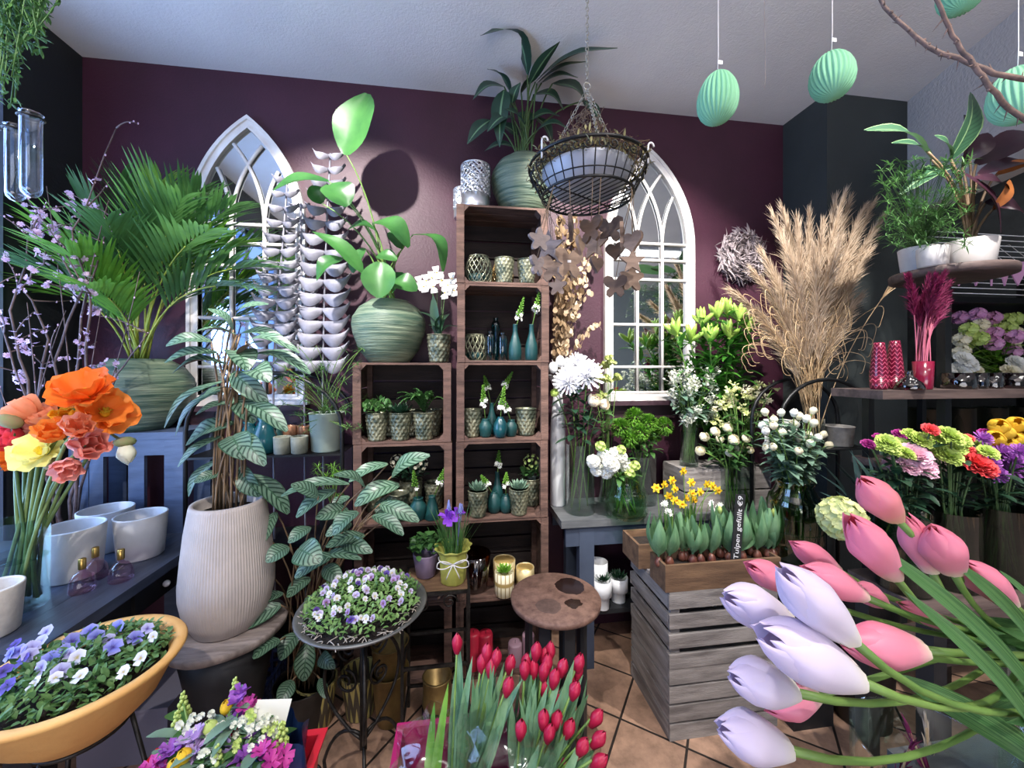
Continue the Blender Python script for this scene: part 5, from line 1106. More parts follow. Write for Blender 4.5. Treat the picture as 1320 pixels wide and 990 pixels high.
for k, (px, py) in enumerate(((846, 629), (866, 619), (869, 630), (880, 607), (862, 639), (891, 622), (911, 624), (918, 626), (892, 636), (884, 642), (894, 644), (879, 650), (870, 645), (925, 632), (902, 634), (856, 624))):
    c = at(px, py, 1.93 + R.uniform(-.05, .05)); base = V(max(tb2.x - .17, min(tb2.x + .17, c.x + R.uniform(-.02, .02))), c.y, TB + .088); t = T('daffodil', 'small yellow daffodil, the tallest above the box' if k == 3 else 'small yellow daffodil behind the tulip leaves', 'flower', base, 0, None if k == 3 else 'small daffodils')
    q = c - base; MB().tube(bez((0, 0, 0), V(q.x * .2, q.y * .2, q.z * .9), q, 7), .0022, 5).build('stem', M_stem, t); m1 = MB(); m2 = MB(); daff(m1, m2, q, V(R.uniform(-.6, .6), -1, R.uniform(-.2, .3)), .026); m1.build('petals', M_daff, t); m2.build('trumpet', M_trump, t); l = MB()
    for z in range(5): l.leaf((R.uniform(-.012, .012), R.uniform(-.01, .01), 0), rdir(72, 88), R.uniform(.14, .2), .008, .25, .3, 'strap', 5)
    l.build('leaves', M_lmid, t); MB().lathe([(.003, -.004), (.012, .004), (.013, .014), (.004, .03)], 10).build('bulb', mat('pale_bulb', (196, 172, 140), rough=.5) if k == 0 else bpy.data.materials['pale_bulb'], t)
for px, py in ((855, 648), (862, 660), (914, 648), (920, 655), (927, 652)):
    c = at(px, py, 1.80); base = V(c.x, 1.855, TB + .088); t = T('squill', 'tiny white star flowers between daffodils and tulip leaves', 'flower', base, 0, 'tiny white squills'); m = MB()
    for z in range(5): rosette(m, c - base + rdir(-60, 60) * .012, V(R.uniform(-.5, .5), -1, .4), [(6, .013, .006, 15, 0, .1, 2, 0, 0, .0005)])
    m.build('florets', M_wht, t); MB().tube(bez((0, 0, 0), V(0, 0, .1), c - base, 5), .0015, 4).build('stem', M_stem, t)
# hand-written slate sign
M_slate = mat('black_slate', (24, 25, 28), (34, 36, 38), rough=.75, s=20); M_chalk = mat('white_chalk', (226, 226, 230), rough=.9)
sp = at(947, 700, 1.651); sp.z = TB + .07; H = at(957, 637, 1.651).z - sp.z; t = T('slate_sign', 'narrow black slate label with white handwriting stuck in the tulip box', 'sign', sp); t.rotation_euler = (0, radians(5), 0)
m = MB(); m.extrude([(0, -.02), (.024, .008), (.024, H), (-.024, H), (-.024, .008)], -.003, .003); m.build('slate', M_slate, t, False)
def text(s, size, mt, parent, loc, rot, ext=.0004, name='lettering', align='LEFT'):
    c = bpy.data.curves.new(name, 'FONT'); c.body = s; c.size = size; c.extrude = ext; c.align_x = align; c.align_y = 'CENTER'; c.materials.append(mt); c.shear = .15
    o = bpy.data.objects.new(name, c); COL.objects.link(o); o.parent = parent; o.location = loc; o.rotation_euler = rot; KIDS.setdefault(parent.name, []).append(o); KIDS[o.name] = []; return o
def mesh_text(o):
    bpy.context.view_layer.update(); me = bpy.data.meshes.new_from_object(o.evaluated_get(bpy.context.evaluated_depsgraph_get())); n = bpy.data.objects.new('handwriting', me); COL.objects.link(n); n.parent = o.parent; n.location = o.location; n.rotation_euler = o.rotation_euler; n.scale = o.scale; KIDS[n.name] = []
    KIDS[o.parent.name].remove(o); KIDS[o.parent.name].append(n); bpy.data.objects.remove(o)
tx = text('Tulpen gefüllt €9', .0345, M_chalk, t, (0, -.0036, .046), (pi / 2, -pi / 2, 0)); bpy.context.view_layer.update(); k_ = (H - .056) / max(.01, tx.dimensions.x); tx.scale = (k_, 1.0, 1); mesh_text(tx)
# round spool table with wet stains
sp = V(.4375, 1.705, 0); STZ = .655; t = T('spool_table', 'round brown wooden cable-reel table with wet dark stains', 'table', sp)
def stain_mat():
    k = NT('stained_round_top'); v = k.coord((1, 1, 1), False); n1 = k.n('TexNoise', {'Vector': v, 'Scale': 22.0, 'Detail': 8.0, 'Roughness': .7}); c = k.ramp(n1.outputs[0], [(.32, (86, 60, 50)), (.62, (140, 108, 94))])
    def blob(x, y, r, j, s_=1.5):
        n = k.n('TexNoise', {'Vector': v, 'Scale': 14.0, 'Detail': 3.0}); d = k.n('VectorMath', {0: v, 1: (x, y, STZ)}, operation='DISTANCE'); return k.math('ADD', d.outputs['Value'], k.math('MULTIPLY_ADD', n.outputs[0], j, -j * .5))
    w_ = k.math('LESS_THAN', k.math('MINIMUM', blob(.085, .07, .07, .05), k.math('ADD', blob(.06, -.07, .03, .10), .035)), .068)
    c = k.mix(w_, c, lin((52, 36, 32))); g = k.math('LESS_THAN', blob(-.05, -.07, .06, .04), .055); c = k.mix(k.math('MULTIPLY', g, .55), c, lin((70, 58, 54)))
    b = k.n('BsdfPrincipled', {'Base Color': c, 'Roughness': k.math('MULTIPLY_ADD', w_, -.45, .65)}); return k.out(b.outputs[0])
MB().lathe([(.19, STZ - .026), (.2, STZ - .022), (.202, STZ - .004), (.198, STZ), (.0001, STZ)], 56).build('top', stain_mat(), t)
MB().lathe([(.19, 0), (.2, .004), (.2, .022), (.195, .026), (.0001, .026)], 48).build('base', M_brownbox, t)
for k in range(8): a = 2 * pi * k / 8 + .2; MB().box((.13 * cos(a), .13 * sin(a), STZ / 2), (.05, .016, STZ - .052), a + pi / 2).build('stave', M_blackwood, t, False)
# iron side table with the iris pot
ix, iy, IZ = -.095, 1.865, .69; t = T('side_table', 'small square iron side table with a wooden top carrying the iris pot', 'table', (ix, iy, 0)); w2 = .145; d2 = .115
MB().box((0, 0, IZ - .007), (2 * w2 - .01, 2 * d2 - .01, .014)).build('top', M_brownbox, t, False); m = MB()
for z in (IZ - .008, .36, .10):
    for s in (-1, 1): m.box((0, s * d2, z), (2 * w2, .010, .014)); m.box((s * w2, 0, z), (.010, 2 * d2, .014))
m.build('frame', M_iron, t, False)
for sx in (-1, 1):
    for sy in (-1, 1): MB().box((sx * w2, sy * d2, IZ / 2), (.013, .013, IZ)).build('leg', M_iron, t, False)
m = MB()
for s in (-1, 1): m.tube(spiral((s * .06, -d2, IZ - .05), .035, .008, 1.3, 0 if s > 0 else pi, MXZ), .004, 5)
m.build('scrollwork', M_iron, t)
M_paper = mat('yellow_green_paper', (206, 206, 108), (176, 178, 86), rough=.6, s=10, tl=.2); p = V(ix + .075, iy - .035, IZ + .001)
t = T('potted_iris', 'purple iris and grape hyacinth in a yellow paper wrapped pot with a cream bow', 'plant', p); ph = [R.random() * 6 for _ in range(3)]
MB().lathe([(.052, 0), (.056, .006), (.06, .06), (.064, .10), (.060, .115), (.072, .15), (.086, .165), (.078, .158), (.056, .118), (.0001, .115)], 60, fn=lambda a, z: 1 + (.03 + 1.0 * max(0, z - .115)) * sin(9 * a + 1) * .8 + .02 * sin(4 * a + z * 30)).build('paper_wrap', M_paper, t)
m = MB(); m.ring((0, 0, .108), .066, .0028, 40, 5)
for s in (-1, 1): m.tube(bez((0, -.068, .108), V(s * .075, -.085, .155), V(s * .07, -.075, .10), 8) + bez(V(s * .07, -.075, .10), V(s * .04, -.08, .085), V(0, -.068, .108), 6), .0026, 5); m.tube(bez((0, -.069, .108), V(s * .02, -.085, .08), V(s * .03, -.072, .045), 6), .0024, 5)
m.build('ribbon_bow', M_cream, t); l = MB()
for k in range(70): l.leaf((R.uniform(-.04, .04), R.uniform(-.04, .04), .11), rdir(62, 88), R.uniform(.13, .25), .0055, .4, .3, 'strap', 5)
l.build('leaves', M_lmid, t); M_iris = mat('violet_iris', (122, 48, 190), (160, 86, 220), rough=.55, s=30, tl=.3); M_musc = mat('grape_hyacinth_blue', (120, 130, 190), rough=.6)
m = MB(); 
for c in ((-.03, -.03, .31), (-.012, -.045, .305), (.012, -.02, .315)): rosette(m, c, (0, -.3, 1), [(3, .045, .03, 8, -.7, .2, 1, .05, 0, .001), (3, .036, .018, 70, .3, .3, 1, .03, 0, .001)])
m.build('iris_blooms', M_iris, t); m = MB()
for c in ((-.02, 0, .35), (.032, -.01, .335), (.04, .01, .325)):
    for k in range(40): z = k / 40; a = k * 2.4; m.ball(V(*c) + V(.009 * (1 - z) * cos(a), .009 * (1 - z) * sin(a), .045 * z - .02), .0042, 5, 4)
    m.tube([(c[0] * .5, c[1], .11), V(*c)], .002, 4)
m.build('hyacinth_spikes', M_musc, t)
p = V(ix - .055, iy + .03, IZ + .001); t = T('potted_plant', 'bushy green plant in a mauve pot behind the yellow wrapped pot', 'plant', p); MB().lathe(potprof(.045, .06, .11), 30).build('pot', mat('mauve_pot', (128, 112, 136), rough=.5), t); leafy(t, .12, 110, .08, .038, .026, M_lmid)
# things on the floor behind the iron stand
M_bras = mat('aged_brass', (160, 136, 84), (120, 98, 58), rough=.4, metal=.6, s=10)
t = T('side_table_bucket', 'two nested brass buckets with ring handles on the floor by the side table', 'bucket', (-.32, 1.92, 0)); t.name = 'brass_bucket'
for z in (0, .13): MB().lathe([(.055, z), (.06, z + .004), (.085, z + .24), (.089, z + .244), (.083, z + .244), (.057, z + .012), (.0001, z + .012)], 32).build('bucket', M_bras, t)
MB().ring((-.03, -.09, .31), .016, .003, 16, 5, M=MXZ).build('ring_handle', M_iron, t)
t = T('metal_lantern', 'dark bronze pierced lantern on the floor under the iron side table', 'lantern', (ix, iy, 0)); MB().lathe([(.06, 0), (.066, .01), (.066, .10), (.07, .11), (.066, .12), (.066, .22), (.07, .23), (.06, .23), (.058, .02), (.0001, .015)], 28).build('body', M_bras, t); m = MB(); lattice(m, [(.0675, .02), (.0675, .10)], 14, 5, .003, .1); m.build('piercing', M_iron, t)
M_embg = mat('gold_embossed_tin', (176, 160, 104), (96, 86, 60), rough=.4, metal=.5, s=10)
def chev(k=9):
    q = NT('gold_leaf_pattern_tin'); a = q.n('Attribute', attribute_name='luv'); sp_ = q.n('SeparateXYZ', {0: a.outputs['Vector']}); u = q.math('PINGPONG', q.math('MULTIPLY', sp_.outputs[0], 16.0), .5); s_ = q.math('FRACT', q.math('ADD', q.math('MULTIPLY', sp_.outputs[1], 8.0), q.math('MULTIPLY', u, 1.2)))
    c = q.mix(q.math('LESS_THAN', s_, .38), lin((92, 86, 72)), lin((206, 196, 120))); return q.out(q.n('BsdfPrincipled', {'Base Color': c, 'Roughness': .4, 'Metallic': .3}).outputs[0])
MC = chev()
for x, y, lab in ((-.66, 1.95, 'grey tin pot with gold leaf pattern left of the stand legs'), (-.47, 1.98, 'grey tin pot with gold leaf pattern behind the stand legs')):
    MB().lathe(potprof(.065, .09, .21, .005), 36).one('tin_pot', lab, 'pot', MC, (x, y, 0), 'gold patterned tin pots')
# second striped plant on the floor
fp = atz(392, 935, 0); t = T('potted_calathea', 'sprawling striped-leaf plant in a dark tin on the floor', 'plant', fp)
MB().lathe(potprof(.095, .13, .22, .006), 40).build('pot', mat('dark_tin', (66, 62, 58), (44, 42, 40), rough=.45, metal=.4, s=8), t); MB().lathe([(.0001, .2), (.117, .2)], 24).build('soil', M_soil, t)
cl = [((433, 632), (382, 667), 20), ((449, 658), (407, 668), 20), ((453, 675), (420, 691), 15), ((384, 708), (414, 724), 28), ((372, 705), (343, 725), 20), ((342, 690), (303, 702), 9), ((413, 721), (466, 721), 13), ((418, 730), (441, 751), 18), ((365, 765), (327, 782), 13), ((362, 780), (300, 811), 22), ((386, 815), (361, 851), 22), ((361, 825), (326, 849), 20), ((397, 826), (392, 878), 22), ((377, 877), (359, 907), 18), ((414, 844), (432, 861), 14), ((412, 875), (420, 900), 10), ((500, 598), (450, 621), 18), ((505, 614), (554, 587), 23), ((515, 625), (457, 652), 25), ((500, 640), (491, 668), 22), ((524, 651), (497, 674), 22), ((450, 624), (362, 640), 14), ((462, 660), (430, 690), 22), ((470, 690), (420, 705), 20), ((440, 700), (480, 712), 18), ((430, 715), (380, 745), 20), ((400, 745), (370, 770), 18), ((480, 665), (520, 690), 18), ((356, 660), (338, 700), 18), ((400, 680), (372, 700), 16), ((470, 628), (430, 612), 14), ((490, 650), (540, 672), 20), ((450, 640), (425, 660), 18), ((395, 770), (425, 800), 20), ((345, 740), (330, 775), 16), ((410, 640), (375, 625), 16)]
lm = MB(); sm = MB()
for (a, b2, W) in cl:
    Y = 1.70 + R.uniform(-.10, .10) if a[0] < 430 else 1.75 + R.uniform(-.1, .1)
    if a[0] > 495: Y = 1.93
    A = at(a[0], a[1], Y + .03) - fp; B = at(b2[0], b2[1], Y - .04) - fp; leaf2(lm, A, B, W * .0039, (R.uniform(-.35, .35), R.uniform(-.8, -.4), .7), R.uniform(.08, .2), R.uniform(.12, .35)); f = V(R.uniform(-.06, .06), R.uniform(-.06, .06), .2); sm.tube(sag(f, A, .2, 8), .0034, 5)
lm.build('leaves', M_cal, t); sm.build('stalks', M_stemb, t)
# wrought iron stand and viola bowl
vc = V(-.372, 1.617, 0); VZ = .735; t = T('viola_stand', 'scrolled wrought-iron plant stand in front of the crates', 'stand', vc)
m = MB()
for k in range(3):
    a = 2 * pi * k / 3 - pi / 2 + .25; Mk = Matrix.Rotation(a, 3, 'Z') @ MXZ
    def L(x, z): return Matrix.Rotation(a, 3, 'Z') @ V(x, 0, z)
    pts = [L(.012, VZ - .10), L(.10, VZ - .16), L(.165, .46), L(.15, .34), L(.07, .24), L(.012, .20)]; sm_ = []
    for i in range(len(pts) - 1):
        for q in range(4):
            t_ = q / 4; p0 = pts[max(0, i - 1)]; p1 = pts[i]; p2 = pts[i + 1]; p3 = pts[min(len(pts) - 1, i + 2)]; sm_.append(.5 * ((2 * p1) + (p2 - p0) * t_ + (2 * p0 - 5 * p1 + 4 * p2 - p3) * t_ * t_ + (3 * p1 - p0 - 3 * p2 + p3) * t_ ** 3))
    sm_.append(pts[-1]); mm = MB(); mm.tube(sm_, .0068, 6); mm.tube(spiral(L(.075, .42), .05, .012, 1.4, pi / 2, Mk, 22), .0055, 6); mm.tube(spiral(L(.07, .55), .045, .01, 1.3, -pi / 2, Mk, 20), .005, 6); mm.build('scroll_arm', M_iron, t)
    mm = MB(); mm.tube(bez(L(.012, .22), L(.12, .26), L(.17, .09), 8) + spiral(L(.20, .045), .038, .010, 1.2, pi * .85, Mk, 18), .0068, 6); mm.build('leg', M_iron, t)
for s in (-1, 1): m.tube([(s * .008, 0, .16), (s * .008, 0, VZ - .07)], .0065, 6)
m.tube([(0, .009, .10), (0, .009, VZ - .07)], .0065, 6); m.build('stem_bars', M_iron, t)
m = MB(); m.ring((0, 0, VZ - .075), .11, .006, 30, 6); m.tube([(-.11, 0, VZ - .075), (.11, 0, VZ - .075)], .005); m.tube([(0, -.11, VZ - .075), (0, .11, VZ - .075)], .005); m.build('bowl_ring', M_iron, t)
bo = vc + V(0, 0, VZ - .068); t = T('viola_bowl', 'shallow grey metal bowl of small purple and white violas on the iron stand', 'planter', bo); RB = .243
MB().lathe([(.08, 0), (.11, .004), (.18, .025), (.228, .052), (RB, .066), (RB + .005, .070), (RB, .074), (RB - .012, .070), (.18, .034), (.0001, .03)], 56).build('bowl', mat('dull_zinc', (132, 132, 130), (100, 100, 98), rough=.5, metal=.5, s=8), t)
MB().lathe([(.0001, .058), (.222, .056)], 30).build('soil', M_soil, t); m = MB()
for i in range(1500): a = R.uniform(0, 2 * pi); rr = .212 * sqrt(R.random()); m.leaf((rr * cos(a), rr * sin(a), .062 + .085 * (1 - (rr / .23) ** 2) + R.uniform(0, .02)), rdir(10, 75), R.uniform(.014, .028), R.uniform(.008, .014), .7, .2, 'oval', 3)
m.build('foliage', M_pl, t, kind='stuff'); m = MB()
for i in range(60): a = R.uniform(pi, 2 * pi); rr = R.uniform(.19, .235); p0 = V(rr * cos(a), rr * sin(a), .065); m.tube(bez(p0, p0 * .97 + rdir(20, 60) * .016, p0 * .96 + rdir(0, 15) * .032, 4), .0016, 4)
m.build('wood_wool', mat('pale_straw', (178, 168, 158), rough=.8), t)
VM = [pansy_mat('mauve_viola', (150, 110, 180), (196, 170, 214), (120, 80, 40)), pansy_mat('white_viola', (226, 224, 232), (240, 240, 244), (210, 190, 90)), pansy_mat('deep_violet_viola', (72, 48, 130), (110, 84, 170), (40, 20, 70)), pansy_mat('lilac_viola', (176, 160, 208), (214, 204, 230), (150, 120, 90))]
for i in range(84):
    a = R.uniform(0, 2 * pi); rr = .19 * sqrt(R.random()); m = MB(); pansy(m, (rr * cos(a), rr * sin(a), .09 + .085 * (1 - (rr / .22) ** 2)), V(R.uniform(-.7, .7), R.uniform(-1, -.2), R.uniform(.3, 1)), R.uniform(.010, .015)); m.build('viola_bloom', VM[(1, 0, 1, 3, 2, 1, 3)[i % 7]], t)
# ================= hanging things =================
hb = V(.407, 1.185, 0); ZL, ZU, RL, RU = 2.222, 2.312, .142, .183
t = T('hanging_basket', 'black wire basket hanging on chains with a pale bowl and dry moss inside', 'basket', hb + V(0, 0, ZL))
m = MB(); m.ring((0, 0, 0), RL, .0042, 40, 6); m.ring((0, 0, ZU - ZL), RU, .005, 48, 6); m.ring((0, 0, .022), RL + .012, .0022, 40, 5)
for i in range(-6, 7): x = RL * i / 7; y = sqrt(RL * RL - x * x); M8 = Matrix.Rotation(.5, 3, 'Z'); m.tube([M8 @ V(x, -y, 0), M8 @ V(x, y, 0)], .0024, 4)
m.tube([M8 @ V(-RL, 0, -.003), M8 @ V(RL, 0, -.003)], .0028, 4)
for k in range(32):
    a = 2 * pi * k / 32; m.tube([(RL * cos(a), RL * sin(a), 0), ((RL + .034) * cos(a), (RL + .034) * sin(a), ZU - ZL - .022)], .0020, 4)
for k in range(16):
    a = 2 * pi * k / 16; Mt = Matrix.Rotation(a + pi / 2, 3, 'Z') @ MXZ; c = V((RU - .006) * cos(a), (RU - .006) * sin(a), ZU - ZL - .014)
    m.tube(spiral(c + Mt @ V(.016, -.003, 0), .015, .004, 1.2, pi, Mt, 12), .0020, 4); m.tube(spiral(c + Mt @ V(-.016, -.003, 0), .015, .004, -1.2, 0, Mt, 12), .0020, 4)
m.build('wire_frame', M_blackmetal, t)
MB().lathe([(.085, .012), (.10, .016), (.124, .045), (.140, .070), (.144, .078), (.136, .078), (.115, .048), (.0001, .04)], 40).build('bowl', mat('pale_zinc_bowl', (190, 194, 204), (164, 168, 180), rough=.45, s=5, metal=.2), t)
m = MB()
for k in range(900):
    a = R.uniform(0, 2 * pi); rr = .16 * R.random() ** .5; h = .10 + .25 * max(0, 1 - rr / .095) * R.random() ** .5; p0 = V(rr * cos(a), rr * sin(a), h); m.tube(bez(p0, p0 + rdir(-20, 60) * .035, p0 + rdir(-40, 40) * .045, 4), .0012, 3, False)
m.build('dry_moss', mat('dry_twig_moss', (140, 118, 98), (96, 78, 64), rough=.9, s=40), t, kind='stuff'); m = MB()
for k in range(900): a = R.uniform(0, 2 * pi); rr = R.uniform(.11, .188); m.leaf((rr * cos(a), rr * sin(a), .064 + R.uniform(0, .05)), rdir(-30, 80), R.uniform(.010, .024), .0065, .5, .2, 'oval', 3)
m.build('moss_rim', mat('yellow_moss', (176, 170, 120), (118, 110, 78), rough=.9, s=40), t, kind='stuff')
def chain(mb, a, b, L=.017, w=.005, r=.0013):
    a, b = V(*a), V(*b); d = b - a; n = max(2, int(d.length / (L * .74))); d.normalize(); s_, u_ = perp(d)
    for i in range(n):
        c = a + d * ((i + .5) * (b - a).length / n); q = s_ if i % 2 else u_; pts = [c + d * (L / 2 * cos(2 * pi * k / 8)) + q * (w * sin(2 * pi * k / 8)) for k in range(9)]; mb.tube(pts, r, 4, False)
top = V(0, 0, 2.565 - ZL); m = MB()
for k in range(3): a = 2 * pi * k / 3 + .35; chain(m, (RU * cos(a), RU * sin(a), ZU - ZL), top)
chain(m, top + V(0, 0, .02), V(0, 0, CZ - ZL - .03)); m.ring(top + V(0, 0, .01), .011, .0022, 14, 5, M=MXZ); m.build('chain', mat('steel_chain', (176, 172, 160), rough=.35, metal=.8), t)
MB().lathe([(.03, CZ - ZL - .012), (.03, CZ - ZL - .002), (.0001, CZ - ZL - .002)], 16).build('ceiling_hook', M_white, t)
m = MB()
for k, a in enumerate((3.6, -.55, .5)):
    c = V(RU * cos(a), RU * sin(a), ZU - ZL); m.tube([c + V(0, 0, -.02), c + V(0, 0, .03)] + [c + V(.009 * (1 - cos(q)), 0, .03 + .012 * sin(q)) for q in [pi * j / 8 for j in range(1, 9)]], .003, 6)
m.build('white_hooks', M_white, t)
M_orn = mat('weathered_brown_wood', (156, 132, 114), (116, 96, 82), rough=.8, s=9, st=(1, 1, 4), bump=.4); M_orn2 = mat('grey_brown_wood', (146, 134, 132), (108, 98, 96), rough=.8, s=9, st=(1, 1, 4), bump=.4); M_orn3 = mat('dark_brown_ornament_wood', (96, 76, 64), (66, 52, 46), rough=.8, s=9, st=(1, 1, 4))
def outline(kind, r):
    if kind == 'flower': return [(r * (.76 + .24 * cos(5 * q)) * cos(q + pi / 2), r * (.76 + .24 * cos(5 * q)) * sin(q + pi / 2)) for q in [2 * pi * k / 40 for k in range(40)]]
    if kind == 'star':
        o = []
        for k in range(10): q = 2 * pi * k / 10; rr = r * (1.08 if k % 2 == 0 else .46); o.append((rr * cos(q + pi / 2), rr * sin(q + pi / 2)))
        return o
    if kind == 'butterfly':
        o = []
        for k in range(48): q = 2 * pi * k / 48; rr = r * (.38 + .62 * abs(sin(q)) ** .6 * abs(cos(2 * q + .25 * (1 if sin(q) > 0 else -1))) ** .55) if True else r; o.append((rr * cos(q) * 1.1, rr * sin(q)))
        o = []
        right = [(.06, .55), (.25, .85), (.62, 1.0), (.95, .82), (.98, .45), (.72, .08), (.45, -.05), (.70, -.28), (.74, -.62), (.48, -.88), (.22, -.72), (.07, -.45)]
        return [(x * r, z * r) for x, z in right] + [(-x * r, z * r) for x, z in right[::-1]]
    return [(r * .062 * 16 * sin(q) ** 3, r * .062 * (13 * cos(q) - 5 * cos(2 * q) - 2 * cos(3 * q) - cos(4 * q))) for q in [2 * pi * k / 36 for k in range(36)]]
orn = [(695, 309, 15, 'flower', 1, .3, 'grey wooden flower hanging at the left of the basket'), (707, 318, 19, 'star', 1, .4, 'grey wooden star hanging just inside the grey flower'), (692, 343, 12, 'butterfly', 1, .7, 'small grey wooden butterfly low at the left edge of the cluster'), (714, 347, 17, 'butterfly', 0, .2, 'tan wooden butterfly over the dried honesty'), (733, 340, 19, 'butterfly', 0, .2, 'large tan wooden butterfly with a small white label'), (719, 369, 12, 'flower', 0, .5, 'lowest wooden flower on the left side of the cluster'), (736, 293, 17, 'heart', 2, 1.2, 'dark wooden heart seen edge on near the middle of the basket'), (762, 297, 16, 'butterfly', 2, 1.0, 'dark wooden butterfly hung high in the middle'), (766, 317, 17, 'star', 0, .7, 'brown wooden star in the middle of the right hand strings'), (769, 340, 11, 'heart', 2, .5, 'small dark wooden heart under the brown star'), (786, 297, 16, 'butterfly', 2, .5, 'dark wooden butterfly in front of the mirror edge'), (793, 323, 12, 'heart', 2, .8, 'dark wooden heart below the dark butterfly by the mirror'), (802, 306, 16, 'butterfly', 0, 1.1, 'brown wooden butterfly seen edge on before the mirror'), (815, 311, 15, 'heart', 0, 1.15, 'rightmost brown wooden heart hanging before the mirror'), (815, 337, 15, 'star', 0, .2, 'pale wooden star hanging above the big wooden flower'), (814, 359, 17, 'flower', 0, .15, 'big wooden flower with wood grain hanging lowest on the right'), (793, 370, 14, 'butterfly', 2, .4, 'dark wooden butterfly low beside the big wooden flower'), (748, 315, 12, 'heart', 0, .9, 'small brown wooden heart hanging behind the big butterfly')]
strung = T('string', 'x', 'x'); bpy.data.objects.remove(strung)
for k, (px, py, r, kind, mi, rz, lab) in enumerate(orn):
    Yo = 1.185 + R.choice((-.10, -.05, .02, .08)); p = at(px, py, Yo); a = math.atan2(p.y - hb.y, p.x - hb.x); q = V(hb.x + RL * cos(a), hb.y + RL * sin(a), ZL + .004); t = T('wooden_ornament', lab, 'ornament', p, 0, 'wooden ornaments'); rr = r * sc(px, Yo) * 1.08
    m = MB(); m.extrude(outline(kind, rr), -.005, .005); o = m.build('cutout', (M_orn, M_orn2, M_orn3)[mi], t, False); o.rotation_euler = (0, 0, rz * R.choice((-1, 1)))
    MB().tube([V(0, 0, rr * .6), q - p], .0011, 4).build('string', M_stemb, t)
    if k == 4: lb = MB(); lb.box((0, 0, 0), (.012, .0006, .008)); l = lb.build('price_label', M_cream, t, False); l.location = (0, -.0072, .006)
# honeycomb paper eggs
M_mint = mat('mint_paper', (140, 200, 160), (122, 186, 146), rough=.7, s=4, tl=.15)
def paper_egg(px, py, hpx, Z, tilt, lab, tag=True):
    p = V(0, 0, HC) + ray(px, py) * Z; h = hpx * Z / F; t = T('paper_egg', lab, 'egg decoration', p, 0, 'mint paper eggs'); n = 26; pr = []
    for k in range(15): q = pi * k / 14; z = -cos(q); pr.append((max(.0005, h * .36 * sin(q) * (1 - .14 * z)), h * .5 * z))
    m = MB(); m.lathe(pr, n * 6, fn=lambda a, z: 1 - .10 * abs(cos(a * n / 2)) ** 3); o = m.build('honeycomb', M_mint, t); o.rotation_euler = (tilt[0], tilt[1], R.random())
    MB().tube([V(0, 0, h * .5 - .004), V(.002, 0, h * .8), V(0, 0, CZ - p.z)], .0009, 4).build('string', M_cream, t)
    if tag: b_ = MB(); b_.box((.007, 0, h * .68), (.012, .0005, .009)); b_.build('paper_tag', M_white, t, False)
paper_egg(925, 126, 68, .92, (0, .05), 'mint green paper egg hanging nearest the mirror'); paper_egg(1072, 97, 68, .90, (0, .28), 'mint green paper egg hanging in front of the dark pillar'); paper_egg(1312, 122, 78, .80, (0, .25), 'mint green paper egg at the right edge behind the thorny twig', True); paper_egg(1240, -14, 66, .84, (0, .3), 'mint green paper egg cut off by the top edge', False)
p = V(0, 0, HC) + ray(985, 116) * 1.0; t = T('loose_string', 'loose grey string dangling from the ceiling between two eggs', 'string', p); MB().tube([(0, 0, 0), (.004, 0, .03), (.001, 0, .2), (0, 0, CZ - p.z)], .0009, 4).build('thread', M_greywood, t)
def zp(px, py, Z): return V(0, 0, HC) + ray(px, py) * Z
t = T('thorn_branch', 'thorny bare branch reaching in from the top right corner', 'branch', zp(1330, 160, .62)); o = t.location.copy()
for pp in ([(1120, -30, .7), (1140, 8, .69), (1162, 32, .68), (1188, 55, .67), (1215, 70, .66), (1245, 78, .65), (1280, 95, .64), (1335, 104, .63)], [(1190, -40, .6), (1212, 10, .6), (1228, 45, .61), (1243, 68, .61), (1262, 92, .61), (1276, 112, .61), (1300, 140, .62), (1340, 168, .62)]):
    P_ = [zp(*q) - o for q in pp]; pts = []
    for a, b in zip(P_, P_[1:]): pts += [a.lerp(b, k / 3) + rdir(-90, 90) * .0012 for k in range(3)]
    pts.append(P_[-1]); m = MB(); m.tube(pts, [.0028 + .0018 * k / len(pts) for k in range(len(pts))], 6)
    for k in range(1, len(pts) - 1):
        if R.random() < .75: d = rdir(-90, 90); m.tube([pts[k], pts[k] + d * R.uniform(.009, .02)], [.0016, .0002], 5)
        if R.random() < .5: m.ball(pts[k] + rdir(-90, 90) * .003, .003, 6, 4)
    m.build('thorny_twig', mat('thorny_bark', (128, 104, 94), (86, 70, 64), rough=.8, s=60), t)
m = MB(); q0 = zp(1190, -40, .6) - o; m.tube([q0, q0 + V(0, 0, .35), V(q0.x, q0.y, CZ - o.z)], .001, 4); m.tube([zp(1335, 104, .63) - o, zp(1420, 130, .63) - o, zp(1340, 168, .62) - o], .004, 6); m.build('hanging_wire', M_bark, t)
# ================= right side: pampas rack, wreath =================
M_drift = mat('bleached_driftwood', (178, 166, 168), (132, 120, 124), rough=.8, s=14)
p = at(953, 331, 2.43); p.y = WY - .012; t = T('driftwood_wreath', 'round wreath of bleached grey driftwood chips on the burgundy wall', 'wreath', p); m = MB()
for k in range(950):
    a = R.uniform(0, 2 * pi); rr = .002 + .165 * R.random() ** .6; c = V(rr * cos(a), -.02 - .05 * R.random() * sin(pi * min(1, rr / .2)), rr * sin(a)); d = V(-sin(a), R.uniform(-.4, .1), cos(a)) * R.choice((-1, 1)) + rdir(-90, 90) * .7; m.leaf(c, d, R.uniform(.045, .09), R.uniform(.012, .021), R.uniform(-.9, .9), .5, 'lance', 3, R.random())
m.build('driftwood_chips', M_drift, t); MB().ring((0, -.012, 0), .12, .02, 32, 8, M=MXZ).build('base_ring', M_stemb, t)
